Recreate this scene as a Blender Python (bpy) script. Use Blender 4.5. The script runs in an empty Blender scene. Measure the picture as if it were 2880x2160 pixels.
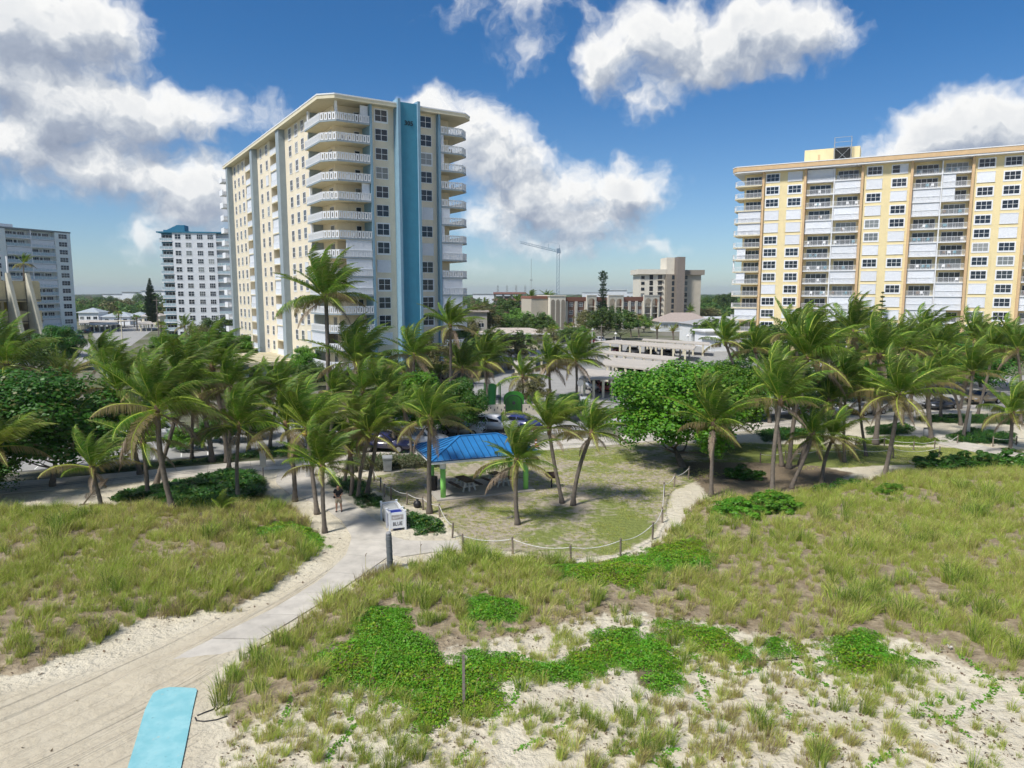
import bpy, bmesh, math, random
import numpy as np
from mathutils import Vector, Matrix, Euler

R = math.radians
scene = bpy.context.scene
COL = scene.collection
rng = random.Random(7)
nrg = np.random.default_rng(11)

# ------------------------------------------------------------------ camera
CAM_H, PITCH, FPX = 14.0, R(7.27), 2000.0        # drone height, pitch, focal length in photo pixels
cam_data = bpy.data.cameras.new('camera')
cam_data.sensor_width = 36.0
cam_data.lens = 36.0 * FPX / 2880.0
cam_data.clip_start = 0.5
cam_data.clip_end = 12000.0
cam = bpy.data.objects.new('camera', cam_data)
cam.location = (0, 0, CAM_H)
cam.rotation_euler = (R(90) - PITCH, 0, 0)
COL.objects.link(cam)
scene.camera = cam

# ------------------------------------------------------------------ sun, exposure
SUN_EL = R(54)
SUN_AZ = math.atan2(-0.72, -0.69)                 # compass angle from +Y towards +X
sdir = Vector((math.sin(SUN_AZ) * math.cos(SUN_EL), math.cos(SUN_AZ) * math.cos(SUN_EL), math.sin(SUN_EL)))
sl = bpy.data.lights.new('sun', 'SUN')
sl.energy = 3.4
sl.angle = R(9.0)
sl.color = (1.0, 0.955, 0.89)
so = bpy.data.objects.new('sun', sl)
so.rotation_euler = sdir.to_track_quat('Z', 'Y').to_euler()
so.location = (0, 0, 80)
COL.objects.link(so)
scene.view_settings.view_transform = 'Standard'
scene.view_settings.look = 'None'
scene.view_settings.exposure = 0.62
scene.view_settings.gamma = 1.0

# ------------------------------------------------------------------ survey helpers: photo point -> place
_c, _s = math.cos(PITCH), math.sin(PITCH)
def ray(x, y):
    u = (x - 1440) / FPX; v = -(y - 1080) / FPX
    return (u, _c + v * _s, -_s + v * _c)
def G(x, y, z=0.0):                                # point of the ground (height z) seen at x, y
    d = ray(x, y); t = (z - CAM_H) / d[2]
    return (d[0] * t, d[1] * t)
def AT(x, y, D):                                   # point at distance D along the view axis
    d = ray(x, y); t = D / d[1]
    return (d[0] * t, D, CAM_H + d[2] * t)
def AZEL(x, y):
    d = ray(x, y); n = math.sqrt(d[0]**2 + d[1]**2 + d[2]**2)
    return math.atan2(d[0], d[1]), math.asin(d[2] / n)

# ------------------------------------------------------------------ world: Nishita sky with cumulus
world = bpy.data.worlds.new('World'); scene.world = world; world.use_nodes = True
nt = world.node_tree; nt.nodes.clear()
class NB:                                          # tiny node builder
    def __init__(s, t): s.t = t
    def n(s, ty, **kw):
        nd = s.t.nodes.new(ty)
        for k, v in kw.items(): setattr(nd, k, v)
        return nd
    def put(s, sock, v):
        if hasattr(v, 'is_output') or isinstance(v, bpy.types.NodeSocket): s.t.links.new(v, sock)
        elif v is not None: sock.default_value = v
    def m(s, op, a, b=None, c=None, clamp=False):
        nd = s.n('ShaderNodeMath', operation=op, use_clamp=clamp)
        s.put(nd.inputs[0], a); s.put(nd.inputs[1], b)
        if c is not None: s.put(nd.inputs[2], c)
        return nd.outputs[0]
    def v(s, op, a, b=None, out=0):
        nd = s.n('ShaderNodeVectorMath', operation=op)
        s.put(nd.inputs[0], a); s.put(nd.inputs[1], b)
        return nd.outputs[out]
    def noise(s, vec, scale, detail=4, rough=0.55, dist=0.0, col=False):
        nd = s.n('ShaderNodeTexNoise'); nd.inputs['Scale'].default_value = scale
        nd.inputs['Detail'].default_value = detail; nd.inputs['Roughness'].default_value = rough
        nd.inputs['Distortion'].default_value = dist
        if vec is not None: s.t.links.new(vec, nd.inputs['Vector'])
        return nd.outputs['Color' if col else 'Fac']
    def ramp(s, f, stops, interp='LINEAR'):
        nd = s.n('ShaderNodeValToRGB'); e = nd.color_ramp; e.interpolation = interp
        while len(e.elements) < len(stops): e.elements.new(0.5)
        for el, (p, c) in zip(e.elements, stops):
            el.position = p; el.color = (c[0], c[1], c[2], 1) if not isinstance(c, (int, float)) else (c, c, c, 1)
        s.put(nd.inputs[0], f); return nd.outputs[0]
    def mr(s, f, a, b, c=0.0, d=1.0, smooth=False):
        nd = s.n('ShaderNodeMapRange', interpolation_type='SMOOTHSTEP' if smooth else 'LINEAR')
        s.put(nd.inputs[0], f)
        for i, q in zip((1, 2, 3, 4), (a, b, c, d)): nd.inputs[i].default_value = q
        return nd.outputs[0]
    def mix(s, f, a, b, ty='MIX'):
        nd = s.n('ShaderNodeMix', data_type='RGBA', blend_type=ty)
        s.put(nd.inputs[0], f)
        for i, q in ((6, a), (7, b)):
            if isinstance(q, tuple): q = (q[0], q[1], q[2], 1)
            s.put(nd.inputs[i], q)
        return nd.outputs[2]

# cumulus as soft lobes at their bearing and elevation: x, y in the photo, half width, half height, weight
LOBES = [(60, 60, 300, 150, 1), (270, 70, 150, 105, 1), (20, 200, 220, 150, 1), (150, 300, 260, 190, 1), (385, 310, 160, 95, 1),
         (520, 315, 105, 70, 1), (300, 470, 200, 80, .9), (540, 545, 190, 120, .95), (385, 680, 75, 48, .55), (30, 420, 260, 120, .8),
         (1690, 165, 85, 85, .9), (1860, 105, 170, 110, 1), (2090, 100, 220, 118, 1), (2270, 90, 125, 88, 1), (1960, 190, 175, 58, 1),
         (2360, 120, 80, 50, .6), (1475, 155, 60, 48, .48), (1830, 300, 80, 42, .55), (1765, 262, 48, 34, .5),
         (1195, 300, 80, 60, .9), (1330, 380, 105, 130, 1), (1430, 450, 125, 120, 1), (1490, 560, 160, 120, 1), (1745, 535, 160, 95, 1),
         (1620, 620, 220, 70, .9), (1560, 690, 240, 44, .7), (1830, 690, 105, 34, .6), (1370, 640, 110, 60, .7), (1460, 20, 240, 60, .30), (1700, 30, 160, 40, .3),
         (2620, 370, 170, 95, 1), (2760, 330, 150, 115, 1), (2880, 350, 150, 120, 1), (2520, 420, 120, 55, .7), (2850, 440, 300, 50, .8),
         (740, 320, 120, 60, .42), (620, 700, 170, 90, .5), (1160, 760, 500, 16, .25)]
# the cloud field over bearing and elevation, factored into a few ramps per axis so that it stays cheap to evaluate
AZ0, AZ1, EL0, EL1, NR = -.70, .70, -.04, .50, 32
ga, ge = np.linspace(AZ0, AZ1, NR), np.linspace(EL0, EL1, NR)
GA, GE = np.meshgrid(ga, ge, indexing='ij'); fld = np.full(GA.shape, -1.0)
for (x, y, rx, ry, wgt) in LOBES:
    a, e = AZEL(x, y); sc_ = math.cos(a)**2
    gr_ = 1.04 if x < 700 else .92
    q = np.hypot((GA-a)/(rx/FPX*sc_*gr_), (GE-e)/(ry/FPX*gr_*sc_**.5))
    fld = np.maximum(fld, wgt*(1-.8*q))
fld = np.clip(fld+.6, 0, None); RK = 15
_r = np.random.default_rng(4); U_, V_ = _r.random((NR, RK))+.1, _r.random((RK, NR))+.1
for _ in range(900):
    V_ *= (U_.T@fld)/(U_.T@U_@V_+1e-9); U_ *= (fld@V_.T)/(U_@V_@V_.T+1e-9)
nrm_ = U_.max(0)+1e-9; U_ /= nrm_; V_ *= nrm_[:, None]; VM = V_.max(1)+1e-9; V_ /= VM[:, None]
grp = bpy.data.node_groups.new('cumulus_field', 'ShaderNodeTree')
grp.interface.new_socket('Vector', in_out='INPUT', socket_type='NodeSocketVector')
grp.interface.new_socket('Density', in_out='OUTPUT', socket_type='NodeSocketFloat')
b = NB(grp); gi = b.n('NodeGroupInput'); go = b.n('NodeGroupOutput')
q0 = gi.outputs[0]
wob = b.v('MULTIPLY', b.v('SUBTRACT', b.noise(q0, 11.0, 3, .6, 0, True), (.5, .5, .5)), (.080, .075, 0))
wob2 = b.v('MULTIPLY', b.v('SUBTRACT', b.noise(q0, 40.0, 2, .6, 0, True), (.5, .5, .5)), (.028, .028, 0))
qw = b.v('ADD', b.v('ADD', q0, wob), wob2)
sep = b.n('ShaderNodeSeparateXYZ'); b.put(sep.inputs[0], qw)
fa = b.m('PINGPONG', b.m('DIVIDE', b.m('SUBTRACT', sep.outputs[0], AZ0), AZ1-AZ0), 1.0)      # the same broken cumulus goes on all round
fe = b.m('PINGPONG', b.m('MAXIMUM', b.m('DIVIDE', b.m('SUBTRACT', sep.outputs[1], EL0), EL1-EL0), 0.0), 1.0)
field = None
for k in range(0, RK, 3):
    ra = b.ramp(fa, [(i/(NR-1), tuple(U_[i, k:k+3])) for i in range(NR)])
    rb = b.ramp(fe, [(i/(NR-1), tuple(V_[k:k+3, i]*VM[k:k+3])) for i in range(NR)])
    f = b.v('DOT_PRODUCT', ra, rb, 1)
    field = f if field is None else b.m('ADD', field, f)
fine = b.m('SUBTRACT', b.noise(qw, 22.0, 6, .62), .5)
b.put(go.inputs[0], b.m('ADD', b.m('SUBTRACT', field, .6), b.m('MULTIPLY', fine, .9)))
b = NB(nt)
tc = b.n('ShaderNodeTexCoord')
sx = b.n('ShaderNodeSeparateXYZ'); b.put(sx.inputs[0], tc.outputs['Generated'])
az = b.m('ARCTAN2', sx.outputs[0], sx.outputs[1]); el = b.m('ARCSINE', sx.outputs[2])
cq = b.n('ShaderNodeCombineXYZ'); b.put(cq.inputs[0], az); b.put(cq.inputs[1], el)
def dens(vec):
    nd = b.n('ShaderNodeGroup'); nd.node_tree = grp; b.put(nd.inputs[0], vec); return nd.outputs[0]
d0 = dens(cq.outputs[0])
d1 = dens(b.v('ADD', cq.outputs[0], (-.010, .028, 0)))
cover = b.mr(d0, .0, .60, 0, 1, True)
lit = b.m('ADD', b.m('MULTIPLY', b.m('SUBTRACT', d0, d1), 1.35), .70, clamp=True)
thick = b.mr(d0, .3, 1.1, 0, 1, True)
lit2 = b.m('SUBTRACT', lit, b.m('MULTIPLY', thick, .22), clamp=True)
lit2 = b.m('ADD', lit2, b.m('MULTIPLY', b.m('SUBTRACT', 1.0, cover), .30), clamp=True)     # thin edges let light through
ccol = b.ramp(lit2, [(0.05, (.18, .215, .285)), (.42, (.26, .295, .36)), (.70, (.42, .445, .48)), (1.0, (.68, .675, .66))])
sky = b.n('ShaderNodeTexSky'); sky.sky_type = 'NISHITA'; sky.sun_disc = False
sky.sun_elevation = SUN_EL; sky.sun_rotation = SUN_AZ
sky.altitude = 10; sky.air_density = 1.0; sky.dust_density = 0.25; sky.ozone_density = 2.6
SKY_STRENGTH = 0.075
humid = b.mr(el, .02, .34, 0, 1, True)                       # paler humid air low down, clean blue above
tint = b.mix(humid, (SKY_STRENGTH * .66, SKY_STRENGTH * .80, SKY_STRENGTH * .96), (SKY_STRENGTH * .27, SKY_STRENGTH * .62, SKY_STRENGTH * .92))
skyc = b.mix(1.0, sky.outputs[0], tint, 'MULTIPLY')
# distant humid air whitens the cloud bases near the horizon
cover = b.m('MULTIPLY', cover, b.mr(el, 0.0, .10, .25, 1.0, True))
colr = b.mix(cover, skyc, ccol)
bg = b.n('ShaderNodeBackground'); b.put(bg.inputs[0], colr); bg.inputs[1].default_value = 1.0
wo = b.n('ShaderNodeOutputWorld'); nt.links.new(bg.outputs[0], wo.inputs[0])
scene.render.engine = 'CYCLES'

# ------------------------------------------------------------------ materials
MATS = {}
def mat(name, col, rough=.8, spec=.3, var=.08, scale=6.0, bump=0.0, bscale=40.0, metal=0.0, objvar=0.0, stain=None, coat=0.0):
    """procedural paint, concrete, plaster...: base colour with noise mottling, optional streaks, bump"""
    if name in MATS: return MATS[name]
    m = bpy.data.materials.new(name); m.use_nodes = True; t = m.node_tree; t.nodes.clear(); b = NB(t)
    o = b.n('ShaderNodeOutputMaterial'); p = b.n('ShaderNodeBsdfPrincipled')
    tc = b.n('ShaderNodeTexCoord'); vec = tc.outputs['Object']
    n1 = b.noise(vec, scale, 3, .6)
    f = b.mr(n1, .3, .7, 1 - var, 1 + var)
    if objvar:
        oi = b.n('ShaderNodeObjectInfo'); f = b.m('MULTIPLY', f, b.mr(oi.outputs['Random'], 0, 1, 1 - objvar, 1 + objvar))
    c = b.mix(1.0, (col[0], col[1], col[2]), b.mix(0.0, (1, 1, 1), (1, 1, 1)), 'MULTIPLY')
    sc = b.v('SCALE', c, None); sc.node.inputs['Scale'].default_value = 1.0; b.put(sc.node.inputs['Scale'], f); c = sc
    if stain:
        sv = b.v('MULTIPLY', vec, (1.3, 1.3, .12)); sn = b.mr(b.noise(sv, 1.4, 6, .65), .52, .75, 0, stain[3], True)
        c = b.mix(sn, c, (stain[0], stain[1], stain[2]))
    b.put(p.inputs['Base Color'], c); p.inputs['Roughness'].default_value = rough
    p.inputs['Specular IOR Level'].default_value = spec; p.inputs['Metallic'].default_value = metal
    if coat: p.inputs['Coat Weight'].default_value = coat; p.inputs['Coat Roughness'].default_value = .05
    if bump:
        bn = b.n('ShaderNodeBump'); bn.inputs['Strength'].default_value = bump; bn.inputs['Distance'].default_value = .02
        b.put(bn.inputs['Height'], b.noise(vec, bscale, 6, .6)); b.put(p.inputs['Normal'], bn.outputs[0])
    t.links.new(p.outputs[0], o.inputs[0]); MATS[name] = m; return m

def leaf_mat(name, c1, c2, trans=.3, rough=.5, objvar=.22, spec=.35, scale=2.0, c3=None, burn=None):
    """thin leaves: two tones mixed over the crown, light passing through"""
    if name in MATS: return MATS[name]
    m = bpy.data.materials.new(name); m.use_nodes = True; t = m.node_tree; t.nodes.clear(); b = NB(t)
    o = b.n('ShaderNodeOutputMaterial'); p = b.n('ShaderNodeBsdfPrincipled'); tr = b.n('ShaderNodeBsdfTranslucent')
    mx = b.n('ShaderNodeMixShader'); mx.inputs[0].default_value = trans
    oi = b.n('ShaderNodeObjectInfo'); ge = b.n('ShaderNodeNewGeometry')
    rnd = ge.outputs['Random Per Island']
    tc = b.n('ShaderNodeTexCoord')
    f = b.m('ADD', b.m('MULTIPLY', b.mr(b.noise(tc.outputs['Object'], scale, 1, .5), .35, .65), .55), b.m('MULTIPLY', rnd, .45))
    c = b.mix(f, c1, c2)
    if c3: c = b.mix(b.mr(rnd, .82, 1.0, 0, .85), c, c3)
    if burn:                                       # salt burnt leaflet tips
        ta = b.n('ShaderNodeAttribute', attribute_name='tip'); tf_ = b.m('MULTIPLY', b.m('POWER', ta.outputs['Fac'], 1.3), b.m('ADD', b.m('MULTIPLY', rnd, burn), burn*.45), clamp=True)
        c = b.mix(tf_, c, (.27, .20, .11))
    k = b.mr(oi.outputs['Random'], 0, 1, 1 - objvar, 1 + objvar)
    hs = b.n('ShaderNodeHueSaturation'); b.put(hs.inputs['Color'], c); b.put(hs.inputs['Value'], k)
    b.put(hs.inputs['Hue'], b.mr(oi.outputs['Random'], 0, 1, .49, .508))
    c = hs.outputs[0]
    b.put(p.inputs['Base Color'], c); b.put(tr.inputs[0], c)
    p.inputs['Roughness'].default_value = rough; p.inputs['Specular IOR Level'].default_value = spec
    t.links.new(p.outputs[0], mx.inputs[1]); t.links.new(tr.outputs[0], mx.inputs[2]); t.links.new(mx.outputs[0], o.inputs[0])
    MATS[name] = m; return m

def glass_mat(name, col=(.012, .018, .026), rough=.06, objvar=.5, spec=.5):
    if name in MATS: return MATS[name]
    m = bpy.data.materials.new(name); m.use_nodes = True; t = m.node_tree; t.nodes.clear(); b = NB(t)
    o = b.n('ShaderNodeOutputMaterial'); p = b.n('ShaderNodeBsdfPrincipled'); oi = b.n('ShaderNodeObjectInfo')
    # some rooms have pale blinds close behind the glass
    c = b.ramp(oi.outputs['Random'], [(0, col), (.70, (col[0] * 1.6, col[1] * 1.7, col[2] * 1.8)), (.80, (.05, .06, .065)), (.93, (.20, .22, .22)), (1, (.30, .31, .30))])
    b.put(p.inputs['Base Color'], c); p.inputs['Roughness'].default_value = rough; p.inputs['Specular IOR Level'].default_value = spec
    t.links.new(p.outputs[0], o.inputs[0]); MATS[name] = m; return m

WHITE = mat('white_paint', (.74, .75, .76), .6, .3, .05, 3)
CREAM = mat('cream_stucco', (.73, .65, .50), .9, .2, .045, .6, .25, 60, stain=(.46, .39, .29, .38))
CREAM2 = mat('cream_trim', (.68, .62, .46), .85, .2, .05, 1.0)
BLUEGREY = mat('blue_grey_paint', (.28, .33, .355), .75, .25, .05, 1.0)
TEAL = mat('teal_paint', (.055, .24, .345), .7, .3, .07, .8, .2, 50, stain=(.05, .19, .28, .4))
TEALFIN = mat('slate_blue_paint', (.20, .33, .42), .7, .3, .06, .8)
YELLOW = mat('yellow_stucco', (.75, .63, .36), .9, .2, .045, .6, .25, 60, stain=(.55, .42, .21, .38))
ORANGE = mat('orange_trim', (.60, .42, .24), .85, .2, .08, 1.2)
COOLWHITE = mat('cool_white_stucco', (.68, .70, .72), .9, .2, .05, .7, stain=(.45, .47, .47, .3))
SAGEWHITE = mat('sage_white_stucco', (.70, .74, .72), .9, .2, .05, .7, stain=(.56, .59, .57, .3))
DEEPBLUE = mat('deep_blue_paint', (.03, .17, .27), .7, .3, .06)
GLASS = glass_mat('window_glass')
GLASSB = glass_mat('balcony_glass', (.02, .024, .028), .10)
RAILGLASS = mat('pale_rail_panel', (.36, .46, .50), .35, .5, .05)
SHUT = mat('white_shutter', (.72, .74, .77), .55, .35, .04, 2.0, objvar=.05)
DARK = mat('dark_void', (.02, .02, .02), .9)
CONC = mat('pale_concrete', (.47, .435, .375), .9, .2, .14, 1.1, .35, 30, objvar=.07, stain=(.33, .30, .255, .55))
CONC2 = mat('grey_concrete', (.34, .335, .32), .9, .2, .10, .8, .3, 30, objvar=.04)
ASPH = mat('sun_bleached_asphalt', (.30, .295, .28), .92, .2, .10, .5, .4, 90, stain=(.20, .20, .195, .4))
LINEDARK = mat('dark_joint', (.10, .10, .10), .9)
STREETPAINT = mat('street_paint', (.70, .70, .66), .8)

# ------------------------------------------------------------------ mesh builder
class MB:
    def __init__(s): s.v = []; s.f = []; s.m = []
    def quad(s, a, b, c, d, m=0):
        i = len(s.v); s.v += [tuple(a), tuple(b), tuple(c), tuple(d)]; s.f.append((i, i+1, i+2, i+3)); s.m.append(m); return s
    def tri(s, a, b, c, m=0):
        i = len(s.v); s.v += [tuple(a), tuple(b), tuple(c)]; s.f.append((i, i+1, i+2)); s.m.append(m); return s
    def box(s, x0, x1, y0, y1, z0, z1, m=0):
        i = len(s.v)
        s.v += [(x0,y0,z0),(x1,y0,z0),(x1,y1,z0),(x0,y1,z0),(x0,y0,z1),(x1,y0,z1),(x1,y1,z1),(x0,y1,z1)]
        for f in ((0,3,2,1),(4,5,6,7),(0,1,5,4),(1,2,6,5),(2,3,7,6),(3,0,4,7)): s.f.append(tuple(i+k for k in f)); s.m.append(m)
        return s
    def prism(s, poly, z0, z1, m=0):
        n = len(poly); i = len(s.v)
        ar = sum(poly[k][0]*poly[(k+1)%n][1]-poly[(k+1)%n][0]*poly[k][1] for k in range(n))
        if ar < 0: poly = poly[::-1]
        s.v += [(p[0], p[1], z0) for p in poly] + [(p[0], p[1], z1) for p in poly]
        s.f.append(tuple(range(i+n-1, i-1, -1))); s.m.append(m)
        s.f.append(tuple(range(i+n, i+2*n))); s.m.append(m)
        for k in range(n): s.f.append((i+k, i+(k+1)%n, i+n+(k+1)%n, i+n+k)); s.m.append(m)
        return s
    def bar(s, p, q, w, h, m=0, up=(0,0,1)):
        """box-section bar from p to q"""
        p, q = Vector(p), Vector(q); d = (q-p).normalized(); up = Vector(up)
        if abs(d.dot(up)) > .98: up = Vector((1,0,0))
        sd = d.cross(up).normalized() * (w/2); u2 = sd.cross(d).normalized() * (h/2)
        i = len(s.v)
        for e in (p, q): s.v += [tuple(e-sd-u2), tuple(e+sd-u2), tuple(e+sd+u2), tuple(e-sd+u2)]
        for f in ((3,2,1,0),(4,5,6,7),(0,1,5,4),(1,2,6,5),(2,3,7,6),(3,0,4,7)): s.f.append(tuple(i+k for k in f)); s.m.append(m)
        return s
    def tube(s, pts, rad, n=8, m=0, caps=True):
        pts = [Vector(p) for p in pts]; i0 = len(s.v)
        if not hasattr(rad, '__len__'): rad = [rad]*len(pts)
        prev = None
        for k, p in enumerate(pts):
            d = (pts[min(k+1, len(pts)-1)] - pts[max(k-1, 0)]).normalized()
            a = Vector((1,0,0)) if abs(d.x) < .9 else Vector((0,1,0))
            if prev is not None: a = prev
            x = (a - d*a.dot(d)).normalized(); y = d.cross(x); prev = x
            for j in range(n):
                t = 2*math.pi*j/n; s.v.append(tuple(p + (x*math.cos(t) + y*math.sin(t))*rad[k]))
        for k in range(len(pts)-1):
            for j in range(n):
                a, b_ = i0+k*n+j, i0+k*n+(j+1)%n; s.f.append((a, b_, b_+n, a+n)); s.m.append(m)
        if caps:
            s.f.append(tuple(range(i0+n-1, i0-1, -1))); s.m.append(m)
            e = i0+(len(pts)-1)*n; s.f.append(tuple(range(e, e+n))); s.m.append(m)
        return s
    def lathe(s, prof, n=16, m=0, c=(0,0,0)):
        return s.tube([(c[0], c[1], c[2]+z) for r, z in prof], [max(r, 1e-4) for r, z in prof], n, m)
    def mesh(s, name, mats, smooth=False):
        me = bpy.data.meshes.new(name); me.from_pydata(s.v, [], s.f)
        for q in (mats if isinstance(mats, (list, tuple)) else [mats]): me.materials.append(q)
        if any(s.m): me.polygons.foreach_set('material_index', s.m)
        if smooth: me.polygons.foreach_set('use_smooth', [True]*len(s.f))
        me.update(); return me
    def build(s, name, mats, parent=None, loc=(0,0,0), rz=0, smooth=False):
        return put(name, s.mesh(name, mats, smooth), parent, loc, rz)

def put(name, me, parent=None, loc=(0,0,0), rz=0, scale=None):
    o = bpy.data.objects.new(name, me); COL.objects.link(o); o.location = loc
    if rz: o.rotation_euler = (0, 0, rz)
    if scale is not None: o.scale = scale if hasattr(scale, '__len__') else (scale,)*3
    if parent is not None: o.parent = parent
    return o
def thing(name, label, cat, loc=(0,0,0), rz=0, group=None):
    o = put(name, None, None, loc, rz); tag(o, label, cat, group); o.empty_display_size = .3; return o
def tag(o, label, cat, group=None, kind=None):
    o['label'] = label; o['category'] = cat
    if group: o['group'] = group
    if kind: o['kind'] = kind
    return o
def structure(o): o['kind'] = 'structure'; return o
def text_mesh(txt, size, depth, material, bold=0.0):
    cu = bpy.data.curves.new('lettering', 'FONT'); cu.body = txt; cu.size = size; cu.extrude = depth; cu.offset = bold
    cu.align_x = 'CENTER'; cu.align_y = 'CENTER'; cu.resolution_u = 2
    o = bpy.data.objects.new('lettering', cu); COL.objects.link(o)
    dg = bpy.context.evaluated_depsgraph_get()
    me = bpy.data.meshes.new_from_object(o.evaluated_get(dg)); me.materials.clear(); me.materials.append(material)
    bpy.data.objects.remove(o); return me

# ------------------------------------------------------------------ fields over the ground
def vnoise(x, y, scale, seed=0):
    """smooth value noise, vectorised"""
    x = np.asarray(x, float)/scale; y = np.asarray(y, float)/scale
    xi = np.floor(x).astype(np.int64); yi = np.floor(y).astype(np.int64); fx = x-xi; fy = y-yi
    fx = fx*fx*(3-2*fx); fy = fy*fy*(3-2*fy)
    def hsh(a, b_):
        h = (a*374761393 + b_*668265263 + seed*982451653) & 0x7fffffff
        h = ((h ^ (h >> 13))*1274126177) & 0x7fffffff
        return (h % 100003)/100003.0
    return (hsh(xi, yi)*(1-fx)+hsh(xi+1, yi)*fx)*(1-fy)+(hsh(xi, yi+1)*(1-fx)+hsh(xi+1, yi+1)*fx)*fy
def fbm(x, y, scale, seed=0): return vnoise(x,y,scale,seed)*.5+vnoise(x,y,scale/2.1,seed+1)*.3+vnoise(x,y,scale/4.3,seed+2)*.2
def sdist(poly, x, y):
    """signed distance, positive inside"""
    x = np.asarray(x, float); y = np.asarray(y, float)
    d = np.full(x.shape, 1e9); ins = np.zeros(x.shape, bool); n = len(poly)
    for k in range(n):
        ax, ay = poly[k]; bx, by = poly[(k+1) % n]
        ex, ey = bx-ax, by-ay
        t = np.clip(((x-ax)*ex+(y-ay)*ey)/(ex*ex+ey*ey+1e-12), 0, 1)
        d = np.minimum(d, np.hypot(x-ax-t*ex, y-ay-t*ey))
        with np.errstate(divide='ignore', invalid='ignore'):
            c = ((ay > y) != (by > y)) & (x < (bx-ax)*(y-ay)/(by-ay+1e-15)+ax)
        ins ^= c
    return np.where(ins, d, -d)
def sst(a, b_, x): t = np.clip((x-a)/(b_-a), 0, 1); return t*t*(3-2*t)
def PG(pts): return [G(*p) for p in pts]
scene.cycles.max_bounces = 8; scene.cycles.diffuse_bounces = 4; scene.cycles.glossy_bounces = 2; scene.cycles.transmission_bounces = 3
scene.cycles.use_adaptive_sampling = True; scene.cycles.adaptive_threshold = 0.03

# ------------------------------------------------------------------ zones of the beach park (surveyed outlines)
DUNE_L = PG([(-500,1440),(0,1440),(250,1432),(420,1425),(560,1440),(690,1430),(735,1400),(800,1425),(870,1480),(905,1520),(900,1537),(814,1626),(671,1720),(549,1732),(366,1760),(260,1821),(195,1846),(102,1905),(0,1915),(-500,1950)])
DUNE_R = PG([(600,2330),(612,2060),(640,1900),(700,1835),(860,1738),(985,1648),(1085,1606),(1169,1592),(1248,1563),(1320,1553),(1400,1572),(1600,1585),(1684,1588),(1768,1574),(1841,1537),(1868,1503),(1921,1467),(1925,1431),(1969,1411),(2019,1401),(2170,1395),(2300,1380),(2480,1340),(2600,1330),(2880,1310),(3500,1290),(3900,1700),(3900,2330)])
SPARSE = PG([(1261,1831),(1450,1795),(1722,1728),(1800,1730),(1995,1755),(2093,1780),(2288,1795),(2483,1790),(2630,1826),(2727,1875),(2880,1925),(3300,1990),(3300,2400),(540,2400),(600,2080),(700,2000),(900,1965),(960,1915)])
COVER = {
 'broad carpet of green beach vine around the lone stake': PG([(881,1872),(981,1813),(1035,1732),(1143,1718),(1189,1750),(1184,1795),(1252,1831),(1275,1872),(1388,1845),(1433,1854),(1523,1885),(1568,1872),(1641,1849),(1636,1818),(1704,1786),(1790,1782),(1850,1810),(1900,1850),(1917,1905),(1917,1960),(1850,1975),(1770,1965),(1740,1900),(1650,1930),(1523,1945),(1400,1940),(1420,1985),(1500,2010),(1400,2030),(1270,2040),(1260,2080),(1200,2095),(1150,2050),(1130,2010),(1180,1990),(1030,1975),(920,1945)]),
 'small round patch of green beach vine in the dune grass uphill of the stake': PG([(1288,1720),(1360,1700),(1460,1730),(1480,1770),(1420,1800),(1310,1795)]),
 'olive green vine patch along the sandy strip outside the rope fence': PG([(1500,1605),(1680,1590),(1820,1550),(1960,1532),(2020,1590),(1980,1640),(1850,1640),(1800,1690),(1700,1680),(1560,1650)]),
 'slanting strip of green vine right of the largest vine carpet': PG([(1830,1770),(1930,1765),(2070,1790),(2090,1830),(2115,1890),(2060,1890),(1950,1840)]),
 'smallest tuft of green vine between two larger vine patches': PG([(2140,1820),(2220,1810),(2260,1845),(2200,1865),(2150,1850)]),
 'rightmost green vine patch with a pointed tail on the bare sand': PG([(2290,1830),(2380,1800),(2460,1810),(2540,1860),(2620,1895),(2560,1890),(2500,1915),(2400,1930),(2300,1900),(2330,1870)]),
 'bright green vine patch at the edge of the left dune': PG([(700,1510),(760,1490),(830,1478),(890,1500),(915,1540),(900,1552),(830,1530),(720,1535)]),
}
BED = {
 'dark green spider lily bed below the tall palms left of the path': PG([(300,1405),(480,1368),(640,1333),(710,1333),(745,1362),(740,1402),(690,1430),(560,1442),(450,1440),(380,1420)]),
 'green naupaka bed round the palm trunks behind the standing person': PG([(915,1350),(960,1342),(1030,1352),(1045,1390),(1080,1400),(1095,1432),(1010,1427),(985,1392),(930,1372)]),
 'green naupaka bed right of the recycling stand': PG([(1125,1425),(1170,1445),(1220,1455),(1258,1480),(1252,1502),(1172,1514),(1165,1490),(1132,1480)]),
 'dark green planted bed in the curve of the far right path': PG([(2430,1205),(2540,1190),(2580,1208),(2560,1222),(2440,1225)]),
 'yellow green planted bed beside the far trash barrel': PG([(2405,1240),(2500,1228),(2600,1232),(2680,1245),(2600,1255),(2480,1250),(2410,1250)]),
 'long green bed behind the far right path': PG([(2563,1178),(2640,1168),(2880,1172),(2880,1195),(2700,1192),(2590,1188)]),
 'planted bed inside the far right rope fence': PG([(2650,1232),(2720,1205),(2860,1222),(2860,1250),(2700,1248)]),
 'low bushes on the roadside strip left of the promenade trash can': PG([(270,1320),(500,1302),(560,1296),(760,1262),(860,1255),(860,1285),(700,1290),(480,1312),(280,1335)]),
 'green bed by the promenade right of the big sea grape': PG([(2120,1215),(2200,1205),(2330,1210),(2300,1232),(2150,1245)]),
}
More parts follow.
